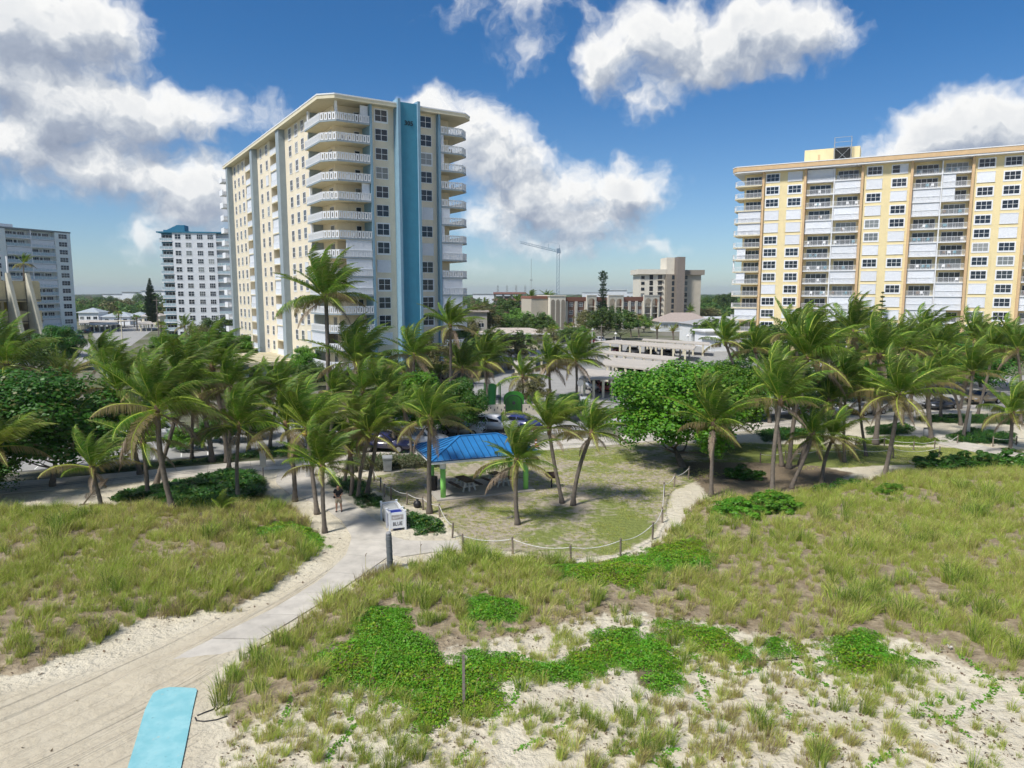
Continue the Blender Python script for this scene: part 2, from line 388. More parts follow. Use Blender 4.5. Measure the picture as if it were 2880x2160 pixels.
LAWN = PG([(985,1350),(1100,1330),(1400,1262),(1520,1250),(1768,1246),(2110,1245),(2400,1250),(2880,1265),(2880,1300),(2500,1310),(2300,1320),(2000,1340),(1900,1380),(1870,1470),(1835,1515),(1745,1560),(1606,1578),(1442,1555),(1304,1545),(1285,1510),(1240,1455),(1110,1410),(1060,1380)])
MULCH = PG([(1900,1300),(2120,1300),(2300,1310),(2400,1330),(2330,1370),(2150,1420),(2000,1405),(1960,1360)])
RUTS = PG([(-600,2400),(-600,1960),(0,1950),(300,1880),(560,1760),(760,1690),(930,1590),(985,1530),(1000,1500),(870,1680),(640,1850),(560,2000),(560,2400)])
PATH_L = [(-13.3,25.2),(-12.86,26.3),(-11.98,27.91),(-10.61,30.29),(-9.42,33.38),(-8.92,36.71),(-9.23,39.57),(-10.52,42.6),(-12.97,46.11),(-15.63,48.57),(-17.48,51.29),(-18.3,54.0),(-18.2,56.6)]
PATH_R = [(-11.3,25.2),(-10.96,26.08),(-9.9,28.1),(-8.6,31.0),(-7.5,34.0),(-6.6,36.6),(-6.9,39.5),(-8.12,42.12),(-9.91,45.01),(-12.0,47.9),(-14.3,50.4),(-14.3,52.6),(-13.4,55.6)]
PROM = [(-75,33.5),(-32.5,49.8),(-21,54.9),(-10,58.6),(2.2,62.3),(11,65.4),(25,72),(45,79.2),(60,85.5),(100,103)]

def offs(pl, d):
    out = []
    for k, p in enumerate(pl):
        a = Vector(pl[max(k-1, 0)]); c_ = Vector(pl[min(k+1, len(pl)-1)]); t = (c_-a).normalized()
        out.append((p[0]-t.y*d, p[1]+t.x*d))
    return out
def resample(pl, n):
    P = [Vector(p) for p in pl]; L = [0]
    for a, c_ in zip(P, P[1:]): L.append(L[-1]+(c_-a).length)
    out = []
    for i in range(n):
        s_ = L[-1]*i/(n-1); k = max(j for j in range(len(L)) if L[j] <= s_+1e-9); k = min(k, len(P)-2)
        t = (s_-L[k])/(L[k+1]-L[k]); out.append(tuple(P[k].lerp(P[k+1], t)))
    return out
PROM_U = offs(PROM, 3.6)
PATHPOLY = PATH_L + PATH_R[::-1]

def ground_z(x, y):
    x = np.asarray(x, float); y = np.asarray(y, float)
    dl = sdist(DUNE_L, x, y); dr = sdist(DUNE_R, x, y); sp = sdist(SPARSE, x, y)
    nz = fbm(x, y, 7.0, 3)
    h = sst(-.3, 2.2, dl)*(.22+.55*nz) + sst(-.3, 2.6, dr)*(.15+.55*nz)
    h = h*(1-.45*sst(0, 2, sp)) + .05*(vnoise(x, y, 1.6, 9)-.5)*sst(-60, -14, -y)
    h = h*(1-sst(0, 1.6, np.maximum(sdist(LAWN, x, y), 0)))
    pd = sdist(PATHPOLY, x, y); h = np.where(pd > -.6, h*np.clip(-pd/.6, 0, 1), h)
    end = (1-sst(24.6, 27.4, y))*sst(-2.5, -.5, pd)            # blown sand over the seaward end of the path
    h = h+end*(.02+.13*vnoise(x, y, .9, 15))+.05*sst(-.5, .15, pd)*sst(.5, -.1, pd)*(vnoise(x, y, 1.3, 16)-.35)*sst(60, 40, y)
    return h
def gz(x, y): return float(ground_z(np.array([x]), np.array([y]))[0])

# ------------------------------------------------------------------ ground: one sheet to the horizon
def axis(lo, hi, step, far_lo, far_hi, g=1.22):
    a = list(np.arange(lo, hi+1e-6, step)); s_ = step
    while a[-1] < far_hi: s_ *= g; a.append(a[-1]+s_)
    s_ = step
    while a[0] > far_lo: s_ *= g; a.insert(0, a[0]-s_)
    return np.array(a)
gx = axis(-40, 44, .27, -5200, 5200); gy = axis(17, 60, .27, -150, 7500)
X, Y = np.meshgrid(gx, gy); nx, ny = len(gx), len(gy)
xf, yf = X.ravel(), Y.ravel()
zf = np.where((np.abs(xf) < 90) & (yf < 110), ground_z(xf, yf), 0.0)
me = bpy.data.meshes.new('ground')
idx = np.arange(nx*ny).reshape(ny, nx)
fc = np.stack([idx[:-1,:-1], idx[:-1,1:], idx[1:,1:], idx[1:,:-1]], -1).reshape(-1, 4)
me.vertices.add(nx*ny); me.vertices.foreach_set('co', np.stack([xf, yf, zf], 1).ravel())
me.loops.add(fc.size); me.loops.foreach_set('vertex_index', fc.ravel())
me.polygons.add(len(fc)); me.polygons.foreach_set('loop_start', np.arange(0, fc.size, 4)); me.polygons.foreach_set('loop_total', np.full(len(fc), 4))
me.update(); me.polygons.foreach_set('use_smooth', np.ones(len(fc), bool))
dune = np.maximum(sst(-.4, .9, sdist(DUNE_L, xf, yf)), sst(-.4, .9, sdist(DUNE_R, xf, yf)))
dune = dune*(1-.62*sst(-.5, 1.2, sdist(SPARSE, xf, yf)))
cov = np.zeros(len(xf))
for p in list(COVER.values())+list(BED.values()): cov = np.maximum(cov, sst(0, .9, sdist(p, xf, yf)))
lawn = sst(-.5, .8, sdist(LAWN, xf, yf))
town = sst(-3, 3, sdist(offs(PROM, 1)+[(400, 300), (6000, 8000), (-6000, 8000), (-400, -90)], xf, yf))
rut = sst(-1.0, .8, sdist(RUTS, xf, yf)); mul = sst(-1.0, 1.0, sdist(MULCH, xf, yf))
lush = np.maximum(np.exp(-(((xf-6.0)/3.6)**2+((yf-41.5)/4.5)**2)), np.maximum(sst(13, 20, xf)*sst(52, 56, yf), np.exp(-(((xf-6.0)/6.0)**2+((yf-61.0)/2.2)**2))))
for nm, ch in (('zone_a', (dune, lawn, town, cov)), ('zone_b', (rut, mul, lush, mul*0))):
    at = me.color_attributes.new(nm, 'FLOAT_COLOR', 'POINT'); at.data.foreach_set('color', np.stack(ch, 1).ravel())

def ground_material():
    m = bpy.data.materials.new('beach_ground'); m.use_nodes = True; t = m.node_tree; t.nodes.clear(); b = NB(t)
    o = b.n('ShaderNodeOutputMaterial'); p = b.n('ShaderNodeBsdfPrincipled'); p.inputs['Roughness'].default_value = .95; p.inputs['Specular IOR Level'].default_value = .12
    tc = b.n('ShaderNodeTexCoord'); P = tc.outputs['Object']
    za = b.n('ShaderNodeVertexColor', layer_name='zone_a'); zb = b.n('ShaderNodeVertexColor', layer_name='zone_b')
    sa = b.n('ShaderNodeSeparateColor'); b.put(sa.inputs[0], za.outputs[0]); sb = b.n('ShaderNodeSeparateColor'); b.put(sb.inputs[0], zb.outputs[0])
    dn, lw, tw, cv = sa.outputs[0], sa.outputs[1], sa.outputs[2], za.outputs['Alpha']; rt, mu, lu = sb.outputs[0], sb.outputs[1], sb.outputs[2]
    big, mid, fin = b.noise(P, .35, 4, .6), b.noise(P, 2.2, 5, .62), b.noise(P, 14, 5, .6)
    def brk(mask, n, w=.7): return b.mr(b.m('ADD', mask, b.m('MULTIPLY', b.m('SUBTRACT', n, .5), w)), .38, .66, 0, 1, True)
    sand = b.mix(b.mr(big, .35, .65), (.62, .565, .44), (.53, .475, .36))
    sand = b.mix(b.mr(fin, .55, .78, 0, .35), sand, (.36, .30, .23))
    worn = b.mix(b.mr(mid, .35, .7), (.47, .415, .31), (.40, .345, .25))
    sand = b.mix(b.m('MULTIPLY', rt, .8), sand, worn)
    soil = b.mix(b.mr(mid, .35, .68), (.20, .155, .10), (.37, .305, .21))
    c = b.mix(brk(dn, mid, .9), sand, soil)
    c = b.mix(brk(cv, mid, 1.0), c, (.15, .13, .075))
    thin = b.mix(b.mr(mid, .3, .7), (.42, .365, .285), (.32, .27, .205))
    turf = b.mix(b.mr(fin, .3, .7), (.13, .175, .04), (.25, .265, .085))
    tf = b.mr(b.m('ADD', b.m('MULTIPLY', big, .62), b.m('ADD', b.m('MULTIPLY', mid, .32), b.m('ADD', b.m('MULTIPLY', fin, .12), b.m('MULTIPLY', b.m('SUBTRACT', lu, .22), .13)))), .475, .60, 0, 1, True)
    c = b.mix(brk(lw, fin, .5), c, b.mix(tf, thin, turf))
    c = b.mix(brk(mu, mid, .8), c, b.mix(fin, (.13, .10, .065), (.27, .215, .15)))
    twn = b.mix(b.mr(b.noise(P, .06, 4, .6), .4, .6), (.20, .19, .155), (.10, .115, .05))
    c = b.mix(tw, c, twn)
    b.put(p.inputs['Base Color'], c)
    # tyre ruts sweep round in arcs towards the beach, footprints everywhere else
    cx, cy = -60.0, 52.0
    rel = b.v('SUBTRACT', P, (cx, cy, 0)); sp = b.n('ShaderNodeSeparateXYZ'); b.put(sp.inputs[0], rel)
    ang = b.m('ARCTAN2', sp.outputs[1], sp.outputs[0]); rad = b.v('LENGTH', rel, None, 1)
    cc = b.n('ShaderNodeCombineXYZ'); b.put(cc.inputs[0], b.m('MULTIPLY', rad, 1.0)); b.put(cc.inputs[1], b.m('MULTIPLY', ang, 1.6))
    ruts = b.noise(cc.outputs[0], 1.7, 3, .5)
    vo = b.n('ShaderNodeTexVoronoi', feature='SMOOTH_F1'); vo.inputs['Scale'].default_value = 3.4; vo.inputs['Smoothness'].default_value = .35
    b.put(vo.inputs['Vector'], b.v('ADD', P, b.v('MULTIPLY', b.noise(P, 2.5, 3, .6, 0, True), (.35, .35, 0))))
    foot = b.mr(vo.outputs['Distance'], .0, .5, 0, 1, True)
    calm = b.m('SUBTRACT', 1.0, b.m('MULTIPLY', rt, .72))
    h = b.m('ADD', b.m('MULTIPLY', b.m('MULTIPLY', b.mr(ruts, .38, .60, 0, 1, True), rt), 1.15), b.m('MULTIPLY', b.m('MULTIPLY', b.m('MULTIPLY', foot, b.mr(mid, .42, .6)), calm), .42))
    h = b.m('ADD', h, b.m('MULTIPLY', b.m('MULTIPLY', fin, calm), .28))
    bn = b.n('ShaderNodeBump'); bn.inputs['Strength'].default_value = .75; bn.inputs['Distance'].default_value = .20
    b.put(bn.inputs['Height'], h); b.put(p.inputs['Normal'], bn.outputs[0])
    t.links.new(p.outputs[0], o.inputs[0]); return m
me.materials.append(ground_material())
structure(put('ground', me))

# ------------------------------------------------------------------ pavements and street
def slab_strip(parent, left, right, n, sub, z, th, m, gap=.012, name='slab', zs=None):
    Lr, Rr = resample(left, n*sub+1), resample(right, n*sub+1)
    for i in range(n):
        ls = [Vector(p) for p in Lr[i*sub:(i+1)*sub+1]]; rs = [Vector(p) for p in Rr[i*sub:(i+1)*sub+1]]
        for A in (ls, rs):
            A[0] = A[0]+(A[1]-A[0]).normalized()*gap; A[-1] = A[-1]-(A[-1]-A[-2]).normalized()*gap
        poly = [tuple(p) for p in ls]+[tuple(p) for p in rs[::-1]]
        zt = z if zs is None else zs(i)
        MB().prism(poly, zt-th, zt, 0).build(name, m, parent)
path = structure(put('concrete_path', None))
slab_strip(path, PATH_L, PATH_R, 14, 4, .045, .14, CONC, zs=lambda i: .03 if i == 0 else .055)
spur = [(-6.7,37.2),(-6.1,36.45),(-4.41,37.19),(-2.75,37.51)], [(-7.05,39.85),(-6.07,39.03),(-4.6,38.98),(-3.08,39.03)]
slab_strip(path, spur[0], spur[1], 2, 4, .051, .14, CONC)
rfar = structure(put('garden_path', None))
slab_strip(rfar, [G(*p) for p in ((2546,1180),(2555,1192),(2600,1208),(2640,1222),(2700,1240),(2800,1262),(2900,1282))], [G(*p) for p in ((2500,1190),(2530,1206),(2560,1222),(2590,1238),(2650,1252),(2760,1276),(2860,1300))], 9, 3, .05, .12, CONC)
slab_strip(rfar, [G(*p) for p in ((2410,1238),(2480,1232),(2560,1224))], [G(*p) for p in ((2410,1243),(2490,1240),(2575,1234))], 3, 2, .046, .12, CONC)
prom = structure(put('promenade', None))
slab_strip(prom, PROM_U, PROM, 58, 2, .04, .12, CONC)
for o_ in (1.15, 1.6):
    a, c_ = resample(offs(PROM, o_), 60), resample(offs(PROM, o_+.11), 60); mb = MB()
    for k in range(59): mb.quad((*c_[k], .0445), (*a[k], .0445), (*a[k+1], .0445), (*c_[k+1], .0445))
    mb.build('drain_line', LINEDARK, prom)
def sheet(name, lo, hi, z, m, n=60):
    a, c_ = resample(lo, n), resample(hi, n); mb = MB()
    for k in range(n-1): mb.quad((*a[k], z), (*a[k+1], z), (*c_[k+1], z), (*c_[k], z))
    return structure(mb.build(name, m))
sheet('street', offs(PROM, 7.0), offs(PROM, 21.0), .02, ASPH)
kerb = structure(put('kerb', None))
for o_ in (6.75, 21.0):
    slab_strip(kerb, offs(PROM, o_+.25), offs(PROM, o_), 40, 2, .13, .16, CONC2, name='kerb_stone')
mk = structure(put('street_markings', None))
ctr = resample(offs(PROM, 14.0), 121)
for k in range(0, 120, 3):
    a, c_ = Vector(ctr[k]), Vector(ctr[k+1]); d = (c_-a).normalized(); n_ = Vector((-d.y, d.x))*.06
    MB().quad((*(a-n_), .024), (*(c_-n_), .024), (*(c_+n_), .024), (*(a+n_), .024)).build('lane_dash', STREETPAINT, mk)
bays = resample(offs(PROM, 9.6), 90)
for k in range(4, 88):
    a = Vector(bays[k]); d = (Vector(bays[k+1])-a).normalized(); n_ = Vector((-d.y, d.x)); q = a-n_*2.5
    MB().quad((*(q-d*.05), .024), (*(q+d*.05), .024), (*(a+d*.05), .024), (*(a-d*.05), .024)).build('bay_line', STREETPAINT, mk)
structure(MB().prism([(-13,88),(50,96),(62,128),(66,200),(-4,205),(-2,125)], -.05, .012).build('parking_lot', ASPH))
structure(MB().prism([G(*p) for p in ((215,1010),(300,880),(345,865),(520,880),(420,935),(330,1000),(300,1060))], -.05, .014).build('side_street', ASPH))
# the oval sand beds and pads beside the path
MB().prism([(-6.19+1.05*math.cos(t), 34.7+1.05*math.sin(t)*.95) for t in np.linspace(0, 6.28, 28)[:-1]], -.04, .03).build('bollard_pad', CONC2)['kind'] = 'structure'

# ------------------------------------------------------------------ plants: grass tufts, vine, beds (uncountable: one object each)
GRASS_G = leaf_mat('dune_grass_green', (.29, .40, .045), (.50, .58, .11), .35, .6, .2, .15, .5, c3=(.48, .45, .22))
GRASS_S = leaf_mat('dune_grass_straw', (.54, .50, .15), (.70, .64, .26), .4, .7, .2, .15, .5, c3=(.24, .27, .08))
GRASS_D = leaf_mat('dune_grass_dry', (.24, .185, .11), (.36, .29, .18), .25, .8, .2, .1, .5)
VINE = leaf_mat('vine_leaf', (.07, .23, .008), (.15, .38, .018), .3, .5, .25, .35, 2.0, c3=(.24, .36, .04))
VINE2 = leaf_mat('vine_leaf_olive', (.15, .27, .010), (.30, .41, .025), .3, .5, .25, .3, 2.0, c3=(.27, .20, .04))
BEDM = leaf_mat('bed_leaf', (.022, .085, .012), (.05, .145, .02), .25, .4, .25, .45, 2.0)
BEDY = leaf_mat('bed_leaf_yellow', (.10, .19, .02), (.22, .29, .03), .25, .45, .2, .4, 2.0)
HEDGEM = leaf_mat('grey_hedge_leaf', (.09, .105, .05), (.20, .20, .10), .2, .6, .2, .25, 2.0, c3=(.36, .32, .24))
DEADLEAF = leaf_mat('dead_leaf', (.10, .07, .045), (.17, .12, .08), .1, .8, .3, .1)
SEAG = leaf_mat('sea_grape_leaf', (.05, .165, .010), (.15, .34, .024), .34, .45, .15, .35, 1.1, c3=(.24, .30, .045))
SEAGD = leaf_mat('sea_grape_leaf_dark', (.025, .10, .010), (.065, .19, .018), .28, .45, .15, .35, 1.1, c3=(.16, .14, .04))

def tuft(n, h, spread, width, lean, mats, wts, seed):
    r = random.Random(seed); mb = MB()
    for k in range(n):
        a = r.uniform(0, 6.283); q = r.random()**.6*spread; bx, by = math.cos(a)*q, math.sin(a)*q
        hh = h*r.uniform(.55, 1.1); out = r.uniform(.15, .75)*hh
        tip = (bx+math.cos(a)*out*.75+lean*hh*r.uniform(.6, 1.5), by+math.sin(a)*out*.75+lean*.2*hh, hh*r.uniform(.55, .95))
        mid = (bx+(tip[0]-bx)*.30, by+(tip[1]-by)*.30, tip[2]*.62)
        wa = r.uniform(0, 3.14); wx, wy = math.cos(wa)*width/2, math.sin(wa)*width/2
        m_ = r.choices(range(len(mats)), wts)[0]
        i = len(mb.v); mb.v += [(bx-wx, by-wy, -.03), (bx+wx, by+wy, -.03), (mid[0]+wx*.8, mid[1]+wy*.8, mid[2]), (mid[0]-wx*.8, mid[1]-wy*.8, mid[2]), tip]
        mb.f += [(i, i+1, i+2, i+3), (i+3, i+2, i+4)]; mb.m += [m_, m_]
    return mb.mesh('tuft', mats)
def leafclump(n, rad, hgt, size, mats, wts, seed, blade=False):
    r = random.Random(seed); mb = MB()
    for k in range(n):
        a = r.uniform(0, 6.283); q = math.sqrt(r.random())*rad; z = hgt*(1-(q/rad)**2*.7)*r.uniform(.35, 1.05)
        c_ = Vector((math.cos(a)*q, math.sin(a)*q, z))
        if blade:
            d = Vector((math.cos(a)*r.uniform(.4, 1), math.sin(a)*r.uniform(.4, 1), r.uniform(.6, 1.3))).normalized()*size*3.2
            w = Vector((-math.sin(a), math.cos(a), 0))*size*.22; c_.z = 0
            t_ = c_+d*.6; e = c_+d+Vector((0, 0, -size*.9)); m_ = r.choices(range(len(mats)), wts)[0]
            i = len(mb.v); mb.v += [tuple(c_-w*.6), tuple(c_+w*.6), tuple(t_+w), tuple(t_-w), tuple(e)]
            mb.f += [(i, i+1, i+2, i+3), (i+3, i+2, i+4)]; mb.m += [m_, m_]; continue
        nrm = Vector((r.gauss(0, .55), r.gauss(0, .55), 1)).normalized(); t1 = nrm.orthogonal().normalized(); t1.rotate(Matrix.Rotation(r.uniform(0, 6.28), 3, nrm)); t2 = nrm.cross(t1)
        s_ = size*r.uniform(.6, 1.2); m_ = r.choices(range(len(mats)), wts)[0]
        i = len(mb.v); mb.v += [tuple(c_+t1*s_*.5), tuple(c_+t1*s_*.12+t2*s_*.38), tuple(c_-t1*s_*.5), tuple(c_+t1*s_*.12-t2*s_*.38)]
        mb.f.append((i, i+1, i+2, i+3)); mb.m.append(m_)
    return mb.mesh('leaf_clump', mats)

def variants(name, meshes):
    c_ = bpy.data.collections.new(name)
    for k, m_ in enumerate(meshes):
        o = bpy.data.objects.new(f'{name}_{k:02d}', m_); c_.objects.link(o)
    return c_
def scatter(name, pts, rots, scl, idx, coll, label, cat):
    """one object whose points carry copies of small plants"""
    me = bpy.data.meshes.new(name); n = len(pts)
    me.vertices.add(n); me.vertices.foreach_set('co', np.asarray(pts, np.float32).ravel())
    for nm, ty, dat, key in (('rot', 'FLOAT_VECTOR', rots, 'vector'), ('scl', 'FLOAT_VECTOR', scl, 'vector'), ('pick', 'INT', idx, 'value')):
        a = me.attributes.new(nm, ty, 'POINT'); a.data.foreach_set(key, np.asarray(dat, np.int32 if ty == 'INT' else np.float32).ravel())
    ob = put(name, me)
    ng = bpy.data.node_groups.new(name, 'GeometryNodeTree')
    ng.interface.new_socket('Geometry', in_out='INPUT', socket_type='NodeSocketGeometry'); ng.interface.new_socket('Geometry', in_out='OUTPUT', socket_type='NodeSocketGeometry')
    N = ng.nodes.new; L = ng.links.new
    gi, go, ip, ci, mp = N('NodeGroupInput'), N('NodeGroupOutput'), N('GeometryNodeInstanceOnPoints'), N('GeometryNodeCollectionInfo'), N('GeometryNodeMeshToPoints')
    ci.inputs[0].default_value = coll; ci.inputs[1].default_value = True; ci.inputs[2].default_value = True
    def na(nm, ty):
        q = N('GeometryNodeInputNamedAttribute'); q.data_type = ty; q.inputs[0].default_value = nm; return q.outputs[0]
    e2r = N('FunctionNodeEulerToRotation'); L(na('rot', 'FLOAT_VECTOR'), e2r.inputs[0])
    L(gi.outputs[0], mp.inputs[0]); L(mp.outputs[0], ip.inputs['Points']); L(ci.outputs[0], ip.inputs['Instance']); ip.inputs['Pick Instance'].default_value = True
    L(na('pick', 'INT'), ip.inputs['Instance Index']); L(e2r.outputs[0], ip.inputs['Rotation']); L(na('scl', 'FLOAT_VECTOR'), ip.inputs['Scale']); L(ip.outputs[0], go.inputs[0])
    ob.modifiers.new('scatter', 'NODES').node_group = ng
    return tag(ob, label, cat, kind='stuff')
def sample(poly, dens, jitter_edge=.35):
    xs, ys = [p[0] for p in poly], [p[1] for p in poly]
    x0, x1, y0, y1 = max(min(xs), -62), min(max(xs), 75), max(min(ys), 16), min(max(ys), 130)
    n = int((x1-x0)*(y1-y0)*dens); x = nrg.uniform(x0, x1, n); y = nrg.uniform(y0, y1, n)
    d = sdist(poly, x, y)+(fbm(x, y, 1.3, 5)-.5)*2*jitter_edge
    k = d > 0
    # keep what the view (and a step aside) can see
    k &= np.abs(x) < y*.78+5
    return x[k], y[k], d[k]
allcover = list(COVER.values())+list(BED.values())
def outside_cover(x, y, marg=.0):
    k = np.ones(len(x), bool)
    for p in allcover: k &= sdist(p, x, y) < marg
    return k
OATS = leaf_mat('sea_oats_leaf', (.10, .19, .03), (.22, .31, .06), .35, .6, .2, .2, .5)
MX = [GRASS_G, GRASS_S, GRASS_D]
TUFTS = variants('dune_tuft', [tuft(58, .66, .15, .0125, .17, MX, w, 20+k) for k, w in enumerate([(8,2,1), (6,4,1), (3,7,1), (2,6,3), (1,4,6), (9,1,0)])]
                 + [tuft(70, 1.05, .16, .015, .12, [OATS, GRASS_G, GRASS_S], (7, 3, 1), 31), tuft(34, .95, .10, .011, .22, [GRASS_S, GRASS_D], (4, 2), 32)])
def dune_grass(name, poly, dens, label, seed, sparse=True, green=0.0):
    x, y, d = sample(poly, dens, .5)
    k = outside_cover(x, y, .12+.0)
    sp = sdist(SPARSE, x, y); pat = fbm(x, y, 2.6, 40+seed)
    keep = np.where(sp > 0, np.where(pat > .47, .80, .22), np.where(pat > .40, 1.0, np.where(pat > .28, .55, .2)))
    keep = np.where((sp > -1.2) & (sp <= 0), keep*.55, keep)
    far = np.clip(1.15-(y-22)*.012, .55, 1.0)
    k &= nrg.random(len(x)) < keep*far; x, y, d = x[k], y[k], d[k]; n = len(x)
    z = ground_z(x, y)
    tone = fbm(x, y, 5.0, 60+seed)+green*sst(5, 30, x)
    pick = np.clip(np.round((1-tone)*8.4-2.9+nrg.normal(0, .9, n)), 0, 5).astype(int)
    pick = np.where((d < .5) & (nrg.random(n) < .5), 4, pick)
    tall = (fbm(x, y, 3.2, 90+seed) > .60) & (nrg.random(n) < .30); pick = np.where(tall, 6, pick); pick = np.where(nrg.random(n) < .035, 7, pick)
    sz = (.40+1.05*fbm(x, y, 1.6, 70+seed)**1.2)*nrg.uniform(.7, 1.3, n)*np.where(sdist(SPARSE, x, y) > 0, .72, 1.0)
    scatter(name, np.stack([x, y, z], 1), np.stack([nrg.normal(0, .08, n), nrg.normal(.05, .08, n), nrg.uniform(-1.7, 1.7, n)], 1), np.stack([sz*1.15, sz*1.15, sz], 1), pick, TUFTS, label, 'dune grass')
dune_grass('dune_grass', DUNE_L, 11.0, 'tall dry dune grass covering the left dune beside the sandy track', 1)
dune_grass('dune_grass', DUNE_R, 9.5, 'pale green dune grass covering the right dune above the bare sand', 2, green=.10)

VC = variants('vine_clump', [leafclump(110, .30, .17, .058, [VINE, VINE2, DEADLEAF], w, 80+k) for k, w in enumerate([(20,0,1), (10,3,1), (5,8,1), (0,10,2)])])
BC = variants('bed_clump', [leafclump(60, .36, .50, .15, [BEDM, BEDY], w, 90+k) for k, w in enumerate([(1,0), (6,1), (0,1)])] + [leafclump(34, .16, .5, .24, [BEDM, BEDY], (5,1), 95, True), leafclump(80, .40, .62, .10, [HEDGEM, BEDM], (6,1), 96)])
for lab, poly in COVER.items():
    cx0, cy0 = np.mean([p[0] for p in poly]), np.mean([p[1] for p in poly])
    x, y, d = sample([(cx0+(p[0]-cx0)*1.18, cy0+(p[1]-cy0)*1.18) for p in poly], 27.0, .5)
    d = sdist(poly, x, y)+(fbm(x, y, .9, 6)-.5)*1.5; k = nrg.random(len(x)) < np.clip(.12+sst(-.6, .45, d), 0, 1)*np.where(fbm(x, y, .7, 19) > .26, 1, .3); k &= d > -1.0; x, y, d = x[k], y[k], d[k]; n = len(x); z = ground_z(x, y)
    tone = fbm(x, y, 2.4, 8)+(.10 if lab.startswith('olive') else 0)
    pick = np.clip(np.round((tone-.36)*7+nrg.normal(0, .8, n)), 0, 3).astype(int)
    sz = nrg.uniform(.65, 1.35, n)*(.5+.75*sst(-.3, .9, d))
    scatter('beach_vine', np.stack([x, y, z-.02], 1), np.stack([x*0, x*0, nrg.uniform(0, 6.28, n)], 1), np.stack([sz, sz, sz*(.45+fbm(x, y, 1.2, 4)*.9)], 1), pick, VC, lab, 'ground cover')
for lab, poly in BED.items():
    x, y, d = sample(poly, 12.0, .2); n = len(x); z = ground_z(x, y)
    if 'spider lily' in lab: pick = np.where(nrg.random(n) < .55, 3, 0)
    elif 'yellow' in lab: pick = np.full(n, 2)
    else: pick = np.where(nrg.random(n) < .75, 0, 1)
    sz = nrg.uniform(.7, 1.2, n)*(.5+.5*sst(0, .7, d))*(1.25 if 'lily' in lab else .8)
    scatter('planted_bed', np.stack([x, y, z-.02], 1), np.stack([x*0, x*0, nrg.uniform(0, 6.28, n)], 1), np.stack([sz]*3, 1), pick, BC, lab, 'plant bed')
# grey hedge behind the shelter, trimmed along the promenade
hp = [G(*p) for p in ((975,1330),(1240,1312),(1240,1296),(985,1300))]
x, y, d = sample(hp, 26, .1); n = len(x); sz = nrg.uniform(.85, 1.15, n)
scatter('clipped_hedge', np.stack([x, y, x*0], 1), np.stack([x*0, x*0, nrg.uniform(0, 6.28, n)], 1), np.stack([sz, sz, sz*1.35], 1), np.full(n, 4), BC, 'grey green clipped hedge behind the grey wheeled bin', 'hedge')
# creeping runners with round leaves over the bare sand
RC = variants('runner_leaf', [leafclump(7, .10, .05, .085, [VINE], (1,), 120+k) for k in range(3)])
pts = []
r = random.Random(5)
for k in range(46):
    x0, y0 = r.uniform(-9, 24), r.uniform(19.5, 27.5); a = r.uniform(-2.9, .3)
    for j in range(r.randint(14, 46)):
        pts.append((x0+r.gauss(0, .04), y0+r.gauss(0, .04))); a += r.gauss(0, .09); x0 += math.cos(a)*.085; y0 += math.sin(a)*.085
pts = np.array(pts); ok = (sdist(SPARSE, pts[:,0], pts[:,1]) > .1) & (sdist(DUNE_R, pts[:,0], pts[:,1]) > 0); pts = pts[ok]; n = len(pts); sz = nrg.uniform(.6, 1.3, n)
scatter('vine_runners', np.stack([pts[:,0], pts[:,1], ground_z(pts[:,0], pts[:,1])], 1), np.stack([pts[:,0]*0, pts[:,0]*0, nrg.uniform(0, 6.28, n)], 1), np.stack([sz]*3, 1), nrg.integers(0, 3, n), RC, 'thin runners of round green leaves creeping over the bare sand', 'vine')
# withered leaves and stalks on the sand
DC = variants('withered_bit', [leafclump(5, .12, .04, .07, [DEADLEAF], (1,), 130), tuft(6, .10, .05, .02, .1, [DEADLEAF, GRASS_D], (1, 1), 131), leafclump(2, .05, .02, .10, [DEADLEAF], (1,), 132)])
x, y, d = sample(SPARSE, 9, .2); k = (outside_cover(x, y) & (sdist(DUNE_R, x, y) > -.2)) & (fbm(x, y, 1.6, 77) > .42); x, y = x[k], y[k]
lx, ly = nrg.uniform(-34, -7, 1400), nrg.uniform(19, 44, 1400); k = (np.abs(sdist(DUNE_L, lx, ly)+.3) < .7) | ((sdist(DUNE_L, lx, ly) < 0) & (nrg.random(1400) < .05)); k &= sdist(PATHPOLY, lx, ly) < -.1
x, y = np.append(x, lx[k]), np.append(y, ly[k]); n = len(x); sz = nrg.uniform(.5, 1.4, n)
scatter('withered_leaves', np.stack([x, y, ground_z(x, y)+.005], 1), np.stack([x*0, x*0, nrg.uniform(0, 6.28, n)], 1), np.stack([sz]*3, 1), nrg.integers(0, 3, n), DC, 'small withered brown leaves strewn over the pale sand', 'leaf litter')
# short turf on the picnic lawn
TC = variants('turf_tuft', [tuft(16, .075, .10, .014, .1, [GRASS_G, GRASS_S], w, 140+k) for k, w in enumerate([(3,1), (1,2)])])
x, y, d = sample(LAWN, 16, .3); k = (fbm(x, y, 4.5, 21) > .47) & (np.abs(x) < 60); k &= ~((x > -6.7) & (x < 1.6) & (y > 46.7) & (y < 53.6)); x, y = x[k], y[k]; n = len(x); sz = nrg.uniform(.7, 1.4, n)
scatter('lawn_turf', np.stack([x, y, ground_z(x, y)], 1), np.stack([x*0, x*0, nrg.uniform(0, 6.28, n)], 1), np.stack([sz]*3, 1), nrg.integers(0, 2, n), TC, 'short patchy turf of the picnic lawn inside the rope fence', 'lawn')

